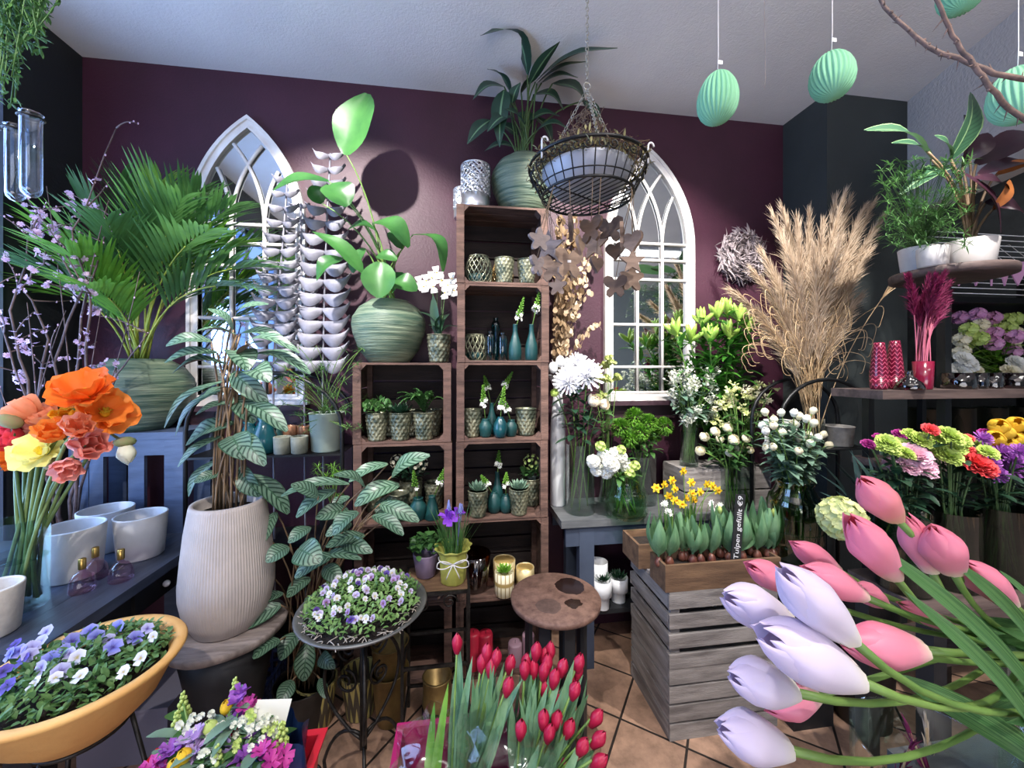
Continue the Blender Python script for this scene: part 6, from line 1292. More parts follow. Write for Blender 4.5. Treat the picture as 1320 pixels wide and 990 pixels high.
ex, ey, ehw, eZ = 2.01, 1.97, .29, 1.235; t = T('plant_etagere', 'black metal plant rack with an arched top under the pampas grass', 'rack', (ex, ey, 0))
for y in (-.10, .10):
    m = MB(); m.tube([(-ehw, y, 0), (-ehw, y, 1.38)] + [(-ehw * cos(q), y, 1.38 + .24 * sin(q)) for q in [pi * i / 14 for i in range(1, 14)]] + [(ehw, y, 1.38), (ehw, y, 0)], .0105, 8); m.build('arched_frame', M_blackmetal, t)
for z in (.35, .80, eZ):
    m = MB(); m.box((0, 0, z - .004), (2 * ehw, .21, .008)); m.build('shelf', M_blackmetal, t, False)
def rz(px, Y, z=eZ): q = at(px, 500, Y); q.z = z + .0005; return q
t = T('wood_lantern', 'small white wooden box lantern at the left end of the pampas rack', 'lantern', rz(1007, 1.96)); 
for sx in (-1, 1):
    for sy in (-1, 1): MB().box((sx * .048, sy * .048, .075), (.016, .016, .127)).build('post', M_cream, t, False)
MB().box((0, 0, .006), (.115, .115, .012)).build('base', M_cream, t, False); MB().box((0, 0, .146), (.12, .12, .014)).build('lid', M_cream, t, False); g = MB()
g.box((0, 0, .075), (.092, .092, .12)); g.build('glass', M_clear, t, False)
t = T('concrete_pot', 'grey concrete pot with a rim band at the right end of the pampas rack', 'pot', rz(1081, 1.955)); MB().lathe(potprof(.066, .073, .115, .008, .003), 36).build('pot', mat('pale_concrete', (160, 156, 150), (132, 128, 124), rough=.8, s=18, bump=.4), t)
pv = rz(1046, 1.97); cylvase('glass_vase', 'clear cylinder vase holding the bunch of pampas grass', pv, .062, .16, 'clear cylinder vases', wl=0)
M_pam = mat('pampas_plume', (214, 194, 170), (186, 164, 140), rough=.8, s=30, tl=.3); M_straw = mat('dry_straw', (202, 174, 134), (158, 128, 94), rough=.7, s=20)
def pampas(c0, tipp, lean, plume, n, w, lab, grp, mm, sm_, L=.10):
    L = L * 1.5 if L == .10 else L; t = T('pampas_stem', lab, 'dried grass', c0, 0, grp); e = tipp - c0; pts = bez((0, 0, 0), V(e.x * lean, e.y * lean, e.z * .62), e, 16); MB().tube(pts, .0026, 4).build('stem', sm_, t); m = MB(); i0 = int(16 * (1 - plume))
    for k in range(n):
        f = i0 + (15.9 - i0) * R.random() ** .9; i = int(f); p_ = pts[i].lerp(pts[i + 1], f - i); d = (pts[i + 1] - pts[i]).normalized(); q = (f - i0) / (16 - i0); sp_ = w * (.35 + .65 * sin(pi * min(1, .15 + q * .85)))
        m.leaf(p_, d + rdir(-90, 90) * R.uniform(.15, .62) * sp_, L * R.uniform(.6, 1.25) * (1.0 - .4 * q), .0036, R.uniform(.1, .9), .1, 'lance', 3, R.random() * 3, 0, 2)
    m.build('plume', mm, t)
ptip = [(999, 283, 1.95), (1010, 274, 2.0), (1028, 291, 1.93), (1043, 281, 2.0), (1060, 294, 1.95), (1076, 262, 1.98), (1086, 256, 1.93), (1094, 262, 2.02), (1112, 272, 1.95), (1124, 265, 1.98), (1137, 280, 1.94), (1116, 330, 1.90), (948, 378, 1.92), (985, 330, 1.95), (1103, 389, 1.9), (1050, 330, 1.85), (1020, 335, 1.86), (1080, 320, 1.84), (975, 355, 1.9)]
for k, (px, py, Y) in enumerate(ptip):
    pampas(pv + V(R.uniform(-.035, .035), R.uniform(-.03, .03), .012), at(px, py, Y), .22 if py < 350 else .12, .64 if py < 320 else .58, 950, 1.0, {12: 'pampas plume drooping far left over the wreath edge', 10: 'pampas plume leaning furthest right before the pillar', 6: 'tallest upright pampas plume'}.get(k, 'beige pampas plume in the middle of the bunch'), 'pampas plumes' if k not in (12, 10, 6) else None, M_pam, M_straw)
pampas(pv + V(.03, 0, .012), at(1168, 348, 1.80), .3, .22, 60, .5, 'single thin grass plume reaching right under the round shelf', None, M_straw, M_straw, .13)
t = T('dry_curls', 'tangle of curly dry grass blades around the pampas stems', 'dried grass', pv + V(0, 0, .16)); m = MB()
for k in range(62):
    a = R.uniform(0, 2 * pi); p0 = V(.04 * cos(a), .03 * sin(a), R.uniform(.0, .1)); e = at(R.uniform(965, 1130), R.uniform(375, 470), 1.86 + R.uniform(-.06, .12)) - t.location; sg = 1 if e.x > 0 else -1; pts = bez(p0, p0.lerp(e, .4) + V(0, 0, .22), e, 9)[:-1] + bez(e, e + (e - p0.lerp(e, .4) - V(0, 0, .22)) * .35, e + V(sg * .03, -.01, -.08), 6) + bez(e + V(sg * .03, -.01, -.08), e + V(sg * .02, -.01, -.12), e + V(-sg * .01, -.02, -.11), 4)[1:]; m.tube(pts, .0015, 4)
m.build('blades', M_straw, t, kind='stuff')
# dark strap leaves below the rack
db = V(1.93, 1.62, 0); t = T('potted_plant', 'bucket of dark bluish strap leaves behind the carnations', 'plant', db); MB().lathe(potprof(.11, .14, .62), 32).build('bucket', M_blackmetal, t); m = MB()
for k in range(46): e = at(R.uniform(1050, 1160), R.uniform(565, 665), 1.55 + R.uniform(-.12, .12)) - db; a = V(R.uniform(-.08, .08), R.uniform(-.06, .06), .62); leaf2(m, a.lerp(e, .35) + V(0, 0, .06), e, R.uniform(.035, .055), (R.uniform(-.4, .4), -.5, .8), .2, .2, 'lance')
m.build('leaves', mat('dark_blue_green_leaf', (58, 84, 80), (34, 54, 54), rough=.4, s=8, tl=.1), t)
# ================= shelf unit at the right edge =================
M_shelfw = mat('dark_shelf_wood', (92, 76, 72), (62, 50, 48), rough=.65, s=4, st=(1, 8, 8), bump=.3)
ux, uy = 2.20, 1.46; UZ = 1.572; t = T('display_shelf', 'black framed display shelf with dark wooden boards at the right edge', 'shelf unit', (ux, uy, 0))
MB().box((.12, 0, UZ), (1.22, .22, .036)).build('upper_board', M_shelfw, t, False); MB().box((.17, .01, 1.26), (1.10, .20, .03)).build('lower_board', M_shelfw, t, False); MB().box((.17, 0, .45), (1.10, .22, .03)).build('bottom_board', M_shelfw, t, False)
for x, z1 in ((-.34, UZ - .018), (.68, UZ - .018)): MB().box((x, .07, z1 / 2), (.03, .03, z1)).build('post', M_blackmetal, t, False)
MB().box((0, .02, 1.04), (.034, .034, 2.08)).build('post', M_blackmetal, t, False)
MB().lathe([(.18, 2.08), (.198, 2.084), (.20, 2.112), (.196, 2.118), (.0001, 2.118)], 48).build('round_top', M_shelfw, t)
DZ = 2.1185
def uq(px, Y, z): q = at(px, 500, Y); q.z = z; return q
M_ppot = mat('white_glazed_pot', (214, 210, 206), (190, 186, 184), rough=.5, s=6)
p = uq(1188, 1.40, DZ); t = T('potted_sedge', 'fine leaved green grass plant in a white pot on the round shelf', 'plant', V(2.15, 1.54, DZ)); p = V(2.15, 1.54, DZ); MB().lathe(potprof(.062, .074, .125), 32).build('pot', M_ppot, t); m = MB()
for k in range(150): e = at(R.uniform(1135, 1255), R.uniform(205, 320), 1.38 + R.uniform(-.1, .1)) - p; a = V(R.uniform(-.04, .04), R.uniform(-.04, .04), .12); b_ = a.lerp(e, .5) + V(0, 0, .06); m.tube(bez(a, b_, e, 5), .0011, 3); tuft(m, e, 8, .045, .0045, -30, 70, .8, 'lance', 3)
m.build('foliage', M_lmid, t)
p = V(2.312, 1.46, DZ); t = T('potted_rubber_plant', 'dark red and green rubber plant in a white pot on the round shelf', 'plant', p); MB().lathe(potprof(.075, .09, .14), 36).build('pot', M_ppot, t); MB().lathe([(.0001, .125), (.08, .125)], 24).build('soil', M_soil, t); gm, rm, om = MB(), MB(), MB(); st = MB()
for a, e, W, mm, nr in (((1225, 205), (1252, 120), 36, gm, (.2, -.9, .3)), ((1195, 195), (1115, 168), 28, gm, (-.2, -.7, .6)), ((1200, 205), (1150, 185), 22, gm, (0, -.7, .6)), ((1240, 215), (1243, 148), 26, rm, (.1, -1, .1)), ((1258, 212), (1330, 172), 36, rm, (.3, -.7, .6)), ((1262, 225), (1335, 212), 30, rm, (.2, -.6, .7)), ((1225, 215), (1160, 250), 22, gm, (-.2, -.7, .6)), ((1255, 230), (1300, 245), 30, rm, (.2, -.7, .5)), ((1285, 225), (1330, 208), 16, om, (.1, -.7, .5)), ((1280, 270), (1302, 232), 18, om, (.1, -.9, .2)), ((1270, 262), (1320, 275), 30, rm, (.1, -.8, .4)), ((1235, 220), (1290, 300), 26, rm, (.3, -.8, .2)), ((1225, 205), (1205, 175), 24, gm, (0, -.8, .5)), ((1250, 205), (1275, 172), 26, rm, (0, -.8, .5))):
    Yl = 1.42 + R.uniform(-.06, .08); A = at(a[0], a[1], Yl) - p; E = at(e[0], e[1], Yl - .03) - p; leaf2(mm, A, E, W * .0034, nr, .1, .2, 'oval', 8); st.tube(sag((R.uniform(-.02, .02), 0, .12), A, .2, 6), .005, 5)
gm.build('green_leaves', M_vein, t); rm.build('dark_red_leaves', mat('dark_red_leaf', (58, 30, 42), (40, 22, 32), rough=.3, s=5), t); om.build('orange_leaves', mat('orange_brown_leaf', (172, 104, 52), (140, 84, 48), rough=.5, s=12, tl=.2), t); st.build('stalks', M_stemb, t)
p = V(2.30, 1.335, DZ); MB().lathe(potprof(.048, .052, .085), 32).one('concrete_pot', 'low white pot at the front edge of the round shelf', 'pot', M_ppot, V(2.045, 1.415, DZ)); bpy.context.view_layer.update()
UT = UZ + .0185; M_ruby = mat('ruby_glaze', (124, 22, 52), (96, 14, 40), rough=.15, coat=.6); M_rubyp = None
def rubypat():
    q = NT('ruby_leaf_pattern'); a = q.n('Attribute', attribute_name='luv'); s_ = q.n('SeparateXYZ', {0: a.outputs['Vector']}); u = q.math('PINGPONG', q.math('MULTIPLY', s_.outputs[0], 9.0), .5); f = q.math('FRACT', q.math('ADD', q.math('MULTIPLY', s_.outputs[1], 16.0), q.math('MULTIPLY', u, -1.4))); c = q.mix(q.math('LESS_THAN', f, .2), lin((86, 12, 36)), lin((176, 74, 100))); return q.out(q.n('BsdfPrincipled', {'Base Color': c, 'Roughness': .2}).outputs[0])
M_rubyp = rubypat(); M_plumgl = glass('plum_glass', (120, 60, 84), .04, .25, .9, .4, 60)
for px, Y, h, lab in ((1133, 1.42, .20, 'slim ruby vase with a pale leaf pattern at the end of the shelf board'), (1153, 1.44, .21, 'ruby vase with a pale leaf pattern beside the plum jug')):
    t = T('patterned_vase', lab, 'vase', uq(px, Y, UT), 0, 'ruby leaf pattern vases'); MB().lathe([(.025, 0), (.029, .005), (.032, .04)] + [(.032 - .014 * ((k / 8) ** 1.5), .04 + (h - .04) * k / 8) for k in range(9)] + [(.014, h), (.012, h - .02), (.0001, h - .03)], 28).build('body', M_rubyp, t)
t = T('glass_jug', 'squat plum glass jug with a narrow neck on the shelf board', 'jug', uq(1172, 1.38, UT)); MB().lathe([(.045, 0), (.05, .006), (.042, .03), (.015, .055), (.011, .075), (.014, .08), (.009, .08), (.0001, .06)], 28).build('body', M_plumgl, t)
rv = uq(1190, 1.40, UT); t = T('ruby_vase', 'ruby glass vase holding wine-red dyed grass', 'vase', rv); MB().lathe([(.028, 0), (.031, .005), (.034, .12), (.030, .12), (.026, .012), (.0001, .01)], 28).build('body', M_ruby, t)
M_wine = mat('wine_red_dyed_plume', (138, 34, 84), (104, 22, 64), rough=.7, s=30, tl=.2); M_wines = mat('pink_dyed_stem', (196, 108, 128), (160, 80, 104), rough=.7)
for k in range(22): pampas(rv + V(R.uniform(-.018, .018), R.uniform(-.018, .018), .10), at(R.uniform(1168, 1224), R.uniform(352, 392), 1.38 + R.uniform(-.06, .05)), .15, .5, 260, 1.0, 'wine-red dyed grass plume in the ruby vase', 'wine-red dyed grass', M_wine, M_wines, .062)
for px, w_, lab in ((1236, .056, 'wide plum glass bowl beside the ruby vase'), (1262, .03, 'small plum tumbler between the plum bowls'), (1278, .036, 'plum tumbler with a blue glint on the shelf board'), (1306, .05, 'wide plum glass bowl at the right end of the board')):
    MB().lathe([(w_ * .95, 0), (w_, .005), (w_ * 1.02, .07), (w_ * .94, .07), (w_ * .9, .01), (.0001, .008)], 28).one('plum_glass', lab, 'glass', M_plumgl, uq(px, 1.42, UT), 'plum glasses on the shelf board')
M_must = mat('mustard_glaze', (178, 138, 40), (146, 110, 30), rough=.45, s=5)
for k, (px, Y, lab) in enumerate(((1213, 1.49, 'mustard pot left of the black post'), (1239, 1.48, 'mustard pot right of the black post'), (1254, 1.47, 'mustard pot third from the left on the lower board'), (1290, 1.46, 'mustard pot behind the yellow tulips'))): MB().lathe(potprof(.032, .042, .085), 28).one('mustard_pot', lab, 'pot', M_must, uq(px, Y, 1.2755), 'mustard pots')
# next room: rack, bouquet, bunting
rx, ry = 3.62, 2.25; t = T('flower_rack', 'black wire flower rack in the next room behind the round shelf', 'rack', (rx, ry, 0))
for z in (.9, 1.52, 2.12): MB().box((0, 0, z), (1.5, .42, .035)).build('shelf', M_blackmetal, t, False)
for x in (-.74, .74):
    for y in (-.2, .2): MB().box((x, y, 1.2), (.03, .03, 2.4)).build('post', M_blackmetal, t, False)
m = MB()
for k in range(12): m.tube([(-.74, -.2, 2.16 + k * .035), (.74, -.2, 2.16 + k * .035)], .003, 4)
m.build('wire_grid', M_white, t)
M_bunt = mat('pink_felt', (232, 178, 216), rough=.8, tl=.3)
for k, px in enumerate((1236, 1258, 1278, 1295, 1312, 1330)):
    p = at(px, 350, 1.98); t = T('bunting_flag', 'pink felt pennant hanging behind the round shelf', 'bunting', p, 0, 'pink felt pennants'); m = MB(); m.extrude([(-.065, .06), (.065, .06), (.0, -.09)], -.004, .004); o = m.build('flag', M_bunt, t, False); o.rotation_euler = (0, 0, R.uniform(-.7, .7)); MB().tube([(0, 0, .06), (0, .1, .2), (0, .16, 2.2 + .3 - p.z)], .0012, 4).build('string', M_cream, t)
bq = V(3.60, 2.15, 1.538); t = T('flower_bucket', 'grey bucket of bouquets on the rack in the next room', 'bucket', bq); MB().lathe(potprof(.10, .13, .14), 28).build('bucket', M_zinc, t)
for k in range(26):
    c = at(R.uniform(1236, 1310), R.uniform(402, 455), 2.08 + R.uniform(-.1, .1)); M_pnk = bpy.data.materials.get('pale_pink_petal') or mat('pale_pink_petal', (226, 176, 210), (206, 140, 190), rough=.6, s=20, tl=.25)
    cut('bouquet_flower', 'small pink and lime flower of the bouquet in the next room', 'flower', 'bouquet flowers in the next room', bq, c, .10, .15, lambda m, q, d: floret_ball(m, q, .028, 14, .026), (M_pnk, M_lime, M_cream_p)[k % 3], 12, M_lbright, .003)
for k in range(16):
    c = at(R.uniform(1236, 1325), R.uniform(455, 488), 1.98 + R.uniform(-.04, .04)); cut('white_carnation', 'pale white carnation low in front of the rack bouquet', 'flower', 'pale carnations in the next room', bq, c, .12, .10, lambda m, q, d: carnation(m, q, V(-.2, -.8, .5), .05, 30), M_cream_p if k % 2 else M_wht, 2, M_lbright, .003)
for k in range(5):
    p = V(3.05 + k * .26, 2.15, .918); cylvase('glass_vase', 'pale glass cylinder added in place of the windows beyond the next-room rack', p, .08, .5, 'window stand-ins in the next room', glass('frosted_pale_glass', (196, 210, 196), .3, .3, .7) if k == 0 else bpy.data.materials['frosted_pale_glass'], .5)  # cylinders added to stand in for pale windows further back
# ================= carnation bench =================
bnx, bny, BNZ = 1.93, 1.17, .90; t = T('carnation_bench', 'dark wooden bench under the carnation vases', 'bench', (bnx, bny, 0)); MB().box((0, 0, BNZ - .02), (.86, .28, .04)).build('top', M_shelfw, t, False)
for x in (-.39, .39):
    for y in (-.1, .1): MB().box((x, y, (BNZ - .04) / 2), (.05, .05, BNZ - .04)).build('leg', M_blackwood, t, False)
M_dgl = glass('smoky_vase_glass', (188, 204, 190), .03, .15, .7); CV = []
for px, r, lab in ((1165, .075, 'smoky vase of green and pink carnations'), (1225, .078, 'smoky vase of lime and coral carnations'), (1288, .075, 'smoky vase of purple chrysanthemums')):
    v = uq(px, 1.17, BNZ + .0005); CV.append(v); cylvase('glass_vase', lab, v, r, .27, 'smoky vases', M_dgl, .75)
M_cg = mat('lime_carnation', (200, 218, 122), (176, 202, 96), rough=.65, s=40, tl=.25); M_cp = mat('pale_pink_carnation', (240, 204, 218), (228, 172, 196), rough=.65, s=40, tl=.25); M_cc = mat('coral_carnation', (234, 88, 84), (214, 62, 74), rough=.65, s=40, tl=.2); M_cm = mat('magenta_carnation', (176, 44, 140), (140, 30, 110), rough=.65, s=40, tl=.2); M_cl = mat('lilac_chrysanthemum', (190, 120, 206), (158, 88, 180), rough=.65, s=40, tl=.2); M_cy = mat('golden_tulip', (244, 206, 70), (232, 184, 48), rough=.5, s=20, tl=.25)
cars = [(1145, 570, 15, 'g', 0), (1162, 574, 16, 'g', 0), (1187, 566, 15, 'g', 0), (1205, 561, 14, 'g', 1), (1226, 561, 17, 'g', 1), (1240, 567, 13, 'g', 1), (1222, 586, 18, 'g', 1), (1243, 591, 15, 'g', 1), (1255, 583, 12, 'g', 1), (1274, 582, 13, 'g', 2), (1160, 582, 13, 'g', 0), (1203, 577, 14, 'g', 1), (1175, 560, 13, 'g', 0), (1150, 580, 12, 'g', 0), (1212, 570, 14, 'g', 1), (1232, 577, 14, 'g', 1), (1262, 574, 12, 'g', 2), (1136, 575, 11, 'g', 0), (1170, 584, 12, 'g', 0), (1120, 572, 9, 'm', 0), (1305, 592, 13, 'l', 2), (1276, 597, 13, 'l', 2), (1180, 586, 21, 'p', 0), (1190, 600, 19, 'p', 0), (1151, 598, 12, 'p', 0), (1172, 601, 15, 'p', 0), (1261, 598, 23, 'c', 1), (1245, 578, 13, 'c', 1), (1200, 553, 11, 'c', 0), (1248, 564, 8, 'c', 2), (1134, 564, 10, 'm', 0), (1160, 559, 10, 'm', 0), (1272, 559, 11, 'm', 2), (1220, 556, 8, 'm', 1), (1300, 600, 20, 'l', 2), (1318, 606, 18, 'l', 2), (1266, 566, 12, 'l', 2), (1291, 584, 14, 'l', 2), (1283, 612, 14, 'l', 2), (1313, 582, 12, 'l', 2)]
cn = {'g': ('lime green carnation above the smoky vases', M_cg), 'p': ('pale pink carnation in front of the lime ones', M_cp), 'c': ('coral red carnation among the lime ones', M_cc), 'm': ('magenta carnation behind the lime ones', M_cm), 'l': ('lilac chrysanthemum at the right edge', M_cl)}
for px, py, r, k, v in cars:
    c = at(px, py, 1.13 + R.uniform(-.03, .07) + (.05 if k == 'm' else 0)); rr = r * sc(px, 1.15) * .82
    f = (lambda m, q, d: mum(m, q, V(R.uniform(-.3, 0), -.7, .6), rr * 1.1, 90, .2)) if k == 'l' else (lambda m, q, d: carnation(m, q, V(R.uniform(-.3, .1), -.6, .75), rr, 52 if r > 14 else 30))
    cut('carnation' if k != 'l' else 'chrysanthemum', cn[k][0], 'flower', cn[k][0].split(' ')[0] + ' blooms on the bench', CV[v], c, .065, .26, f, cn[k][1], 6, M_ldark, .003, M_stemd)
for px, py in ((1284, 566), (1296, 558), (1308, 566), (1300, 572), (1290, 550), (1318, 560), (1312, 548)):
    cut('yellow_tulip', 'golden yellow tulip behind the lilac chrysanthemums', 'flower', 'golden tulips on the bench', CV[2], at(px, py, 1.22), .065, .26, lambda m, q, d: tulip_bloom(m, q - V(.02, 0, .015), V(-.6, -.5, .5), .075, .062, .5), M_cy, 3, M_lblue, .003)
p = uq(1090, 1.20, BNZ + .0005); p.x = max(p.x, 1.56); t = T('potted_hydrangea', 'cream hydrangea head with dark leaves beside the pink tulips', 'plant', p); MB().lathe(potprof(.05, .065, .10), 28).build('pot', M_blackwood, t); m = MB(); c = at(1084, 668, 1.17) - p; floret_ball(m, c, .062, 70, .02, .022); m.build('bloom', mat('cream_hydrangea', (224, 226, 168), (206, 214, 140), rough=.6, s=20, tl=.2), t); leafy(t, .10, 60, .07, .08, .045, M_ldark); MB().tube(bez((0, 0, .1), V(c.x * .3, 0, .2), c, 5), .004, 5).build('stem', M_stem, t)
# ================= foreground =================
R.seed(3)
def tint_mat(name, base, mid, tip, edge=None):
    k = NT(name); a = k.n('Attribute', attribute_name='luv'); sp_ = k.n('SeparateXYZ', {0: a.outputs['Vector']}); nz = k.n('TexNoise', {'Vector': k.coord((30, 30, 30)), 'Scale': 1.0, 'Detail': 3.0})
    y = k.math('ADD', sp_.outputs[1], k.math('MULTIPLY_ADD', nz.outputs[0], .2, -.1)); col = k.ramp(y, [(.02, base), (.28, mid), (.95, tip)])
    st = k.n('TexWave', {'Vector': k.n('Mapping', {'Vector': a.outputs['Vector'], 'Scale': (6, .3, 1)}).outputs[0], 'Scale': 2.0, 'Distortion': 2.0, 'Detail': 2.0}); col = k.mix(k.math('MULTIPLY', st.outputs[1], .12), col, lin(base))
    b = k.n('BsdfPrincipled', {'Base Color': col, 'Roughness': .42}); tr = k.n('BsdfTranslucent', {'Color': col}); mx = k.n('MixShader', {0: .28, 1: b.outputs[0], 2: tr.outputs[0]}); return k.out(mx.outputs[0])
M_tp = tint_mat('pink_tulip_petal', (244, 226, 204), (236, 148, 172), (238, 126, 158)); M_tl = tint_mat('lilac_white_tulip_petal', (244, 240, 228), (234, 226, 238), (222, 206, 236)); M_tpe = tint_mat('peach_pink_tulip_petal', (236, 200, 160), (236, 156, 156), (236, 128, 156)); M_tr = tint_mat('crimson_tulip_petal', (150, 30, 60), (176, 26, 62), (196, 36, 76))
def tleaf():
    k = NT('deep_tulip_leaf'); a = k.n('Attribute', attribute_name='luv'); w_ = k.n('TexNoise', {'Vector': k.n('Mapping', {'Vector': a.outputs['Vector'], 'Scale': (7, .6, 1)}).outputs[0], 'Scale': 2.0, 'Detail': 5.0}); c = k.ramp(w_.outputs[0], [(.35, (44, 84, 46)), (.52, (74, 118, 66)), (.68, (128, 164, 104))])
    b = k.n('BsdfPrincipled', {'Base Color': c, 'Roughness': .36}); tr = k.n('BsdfTranslucent', {'Color': c}); return k.out(k.n('MixShader', {0: .2, 1: b.outputs[0], 2: tr.outputs[0]}).outputs[0])
M_tleaf = tleaf()
tv_ = zp(1420, 985, .60); ped = V(tv_.x, tv_.y, 0); PZ = .95
t = T('display_pedestal', 'grey pedestal table under the vase of pink and lilac tulips', 'pedestal', ped); MB().box((0, 0, PZ - .02), (.34, .34, .04)).build('top', M_gtop, t, False); MB().box((0, 0, (PZ - .04) / 2), (.22, .22, PZ - .04)).build('column', M_gleg, t, False)
tb_ = V(ped.x, ped.y, PZ + .0005); cylvase('glass_vase', 'large glass vase just outside the frame holding the pink and lilac tulips', tb_, .10, .27, None, M_clear, .6)
FT = [((1155, 668), (1110, 617), 45, .50, M_tpe, .05, 'upright peach-pink tulip, the topmost of the foreground bunch'), ((1152, 742), (1095, 666), 50, .47, M_tp, .15, 'pink tulip with a parted petal below the topmost one'), ((1200, 735), (1166, 662), 38, .52, M_tp, .1, 'pink tulip half hidden behind the topmost one'), ((1228, 736), (1200, 677), 50, .50, M_tp, .05, 'rounded pink tulip right of the topmost one'), ((1302, 776), (1242, 724), 42, .52, M_tp, .05, 'pink tulip furthest to the right'), ((1080, 736), (1020, 699), 32, .52, M_tp, .1, 'slim pink tulip behind the large lilac one'), ((1018, 756), (962, 727), 36, .50, M_tp, .05, 'deep pink tulip tip left behind the large lilac one'), ((1112, 768), (1036, 732), 42, .47, M_tp, .05, 'pink tulip lying right of the large lilac one'), ((1140, 778), (1104, 756), 30, .52, M_tp, .0, 'small pink tulip end behind the lying pink one'), ((1187, 838), (1084, 828), 58, .43, M_tp, .05, 'plump pink tulip lying sideways in the middle'), ((1226, 808), (1160, 778), 26, .54, M_tp, .0, 'pink tulip in shade behind the plump one'), ((1052, 896), (985, 914), 44, .45, M_tp, .0, 'pink tulip under the big lilac bloom'), ((1014, 966), (922, 935), 60, .41, M_tl, .15, 'lowest lilac-white tulip near the bottom edge'), ((1022, 892), (938, 868), 58, .41, M_tl, .12, 'lilac tulip with frilled lip above the lowest one'), ((1103, 876), (974, 812), 76, .37, M_tl, .22, 'largest lilac tulip in the centre of the bunch'), ((1095, 822), (1000, 728), 64, .37, M_tl, .06, 'long lilac-white tulip pointing up to the left'), ((1016, 800), (930, 766), 56, .42, M_tl, .08, 'lilac-white tulip at the far left of the bunch')]
for k, (b_, e_, W, Z, mt, op, lab) in enumerate(FT):
    A = zp(b_[0], b_[1], Z); E = zp(e_[0], e_[1], Z - .012); o = tb_ + V(0, 0, .015); t = T('tulip', lab, 'flower', o, 0, 'foreground tulips'); ax = (E - A); L = ax.length * 1.03; m = MB(); tulip_bloom(m, A - o, ax, L, W * Z / F * .98, op, nv=14)
    m.build('bloom', mt, t); f = V(R.uniform(-.06, .06), R.uniform(-.06, .06), 0); rim = V(-.055 + R.uniform(-.03, .03), R.uniform(-.06, .05), .25 + .01); q = A - o; c1 = q - ax.normalized() * (q - rim).length * .45; pts = [f, f.lerp(rim, .5)]
    for i in range(15): s_ = i / 14; c2 = rim + V(-.05, .0, .06 + .05 * R.random() * 0); pts.append(rim * (1 - s_) ** 3 + c2 * (3 * s_ * (1 - s_) ** 2) + c1 * (3 * s_ * s_ * (1 - s_)) + q * s_ ** 3)
    MB().tube(pts, [.0036] * (len(pts) - 2) + [.0040, .0048], 8).build('stem', M_stem, t)
    if k in (1, 3, 4, 9, 14, 15, 0, 7, 12): 
        l = MB(); i = 7; j = 11; leaf2(l, pts[5] + V(0, -.004, -.004), pts[j] + V(-.02, -.01, R.uniform(-.03, .04)), .036, (R.uniform(-.3, .3), -.8, .5), .08, .5, 'strap', 10, 4, .5); l.build('leaf', M_tleaf, t)
for (b_, e_, W, Z, lab) in (((1345, 912), (1113, 692), 28, .46, 'broad tulip leaf pointing up to the topmost pink tulip'), ((1345, 960), (1166, 762), 28, .43, 'broad tulip leaf below the long pointed one'), ((1340, 845), (1225, 720), 26, .49, 'tulip leaf behind the rounded pink tulip'), ((1345, 985), (1150, 868), 40, .45, 'broad shaded tulip leaf low in the bunch'), ((1345, 800), (1288, 735), 12, .44, 'narrow leaf tip at the right edge')):
    A = zp(b_[0], b_[1], Z); E = zp(e_[0], e_[1], Z); o = tb_ + V(0, 0, .015); t = T('tulip_leaf', lab, 'leaf', o, 0, 'loose tulip leaves'); m = MB(); rows_a = A - o; leaf2(m, A - o, E - o, W * Z / F, (-.2, -.75, .6), .06, .35, 'strap', 14, 4, .3); m.build('blade', M_tleaf, t); MB().tube(bez((0, 0, 0), V(-.05, 0, .24), A - o, 8), .003, 6).build('sheath', M_stem, t)
gv = zp(1215, 1010, .66); gp = V(gv.x, gv.y, 0); t = T('low_pedestal', 'dark block under the wide glass bowl at the bottom right', 'pedestal', gp); MB().box((0, 0, .36), (.26, .26, .72)).build('block', M_blackwood, t, False); MB().box((0, 0, .735), (.28, .28, .03)).build('cap', M_blackwood, t, False)
t = cylvase('glass_bowl', 'wide clear glass cylinder with dried stems below the tulips', gp + V(0, 0, .7505), .12, .27, None, M_clear, 0); 
for k in range(8): pampas(gp + V(R.uniform(-.07, .07), R.uniform(-.07, .07), .765), gp + V(R.uniform(-.1, .1), R.uniform(-.1, .08), .99), .4, .5, 60, .6, 'short dried plume standing in the wide glass cylinder', 'short dried plumes', M_wine if k % 3 == 0 else M_pam, M_straw, .05)
# crimson tulips in a magenta box
def bench(name, label, loc, w, d, h):
    t = T(name, label, 'bench', loc); MB().box((0, 0, h - .015), (w, d, .03)).build('top', M_shelfw, t, False)
    for sx in (-1, 1):
        for sy in (-1, 1): MB().box((sx * (w / 2 - .03), sy * (d / 2 - .03), (h - .03) / 2), (.04, .04, h - .03)).build('leg', M_blackwood, t, False)
    return t
mbx = V(.05, .93, 0); bench('low_bench', 'low bench under the magenta box of crimson tulips', mbx, .46, .34, .41)
def tub(name, label, loc, w, d, h, m_, fl=.03, lip=.012):
    t = T(name, label, 'box', loc); th = .006; m = MB(); W0, D0 = w / 2 - fl, d / 2 - fl; W1, D1 = w / 2, d / 2
    def ringv(a, b, z): return [V(-a, -b, z), V(a, -b, z), V(a, b, z), V(-a, b, z)]
    rs = [ringv(W0, D0, 0), ringv(W1, D1, h), ringv(W1 + lip, D1 + lip, h), ringv(W1 + lip, D1 + lip, h + .006), ringv(W1 - th, D1 - th, h + .006), ringv(W0 - th, D0 - th, th)]
    m.grid(rs, True); n = len(m.v); m.f.append([3, 2, 1, 0]); m.mi.append(0); m.f.append([n - 4, n - 3, n - 2, n - 1]); m.mi.append(0); m.build('body', m_, t, False); return t
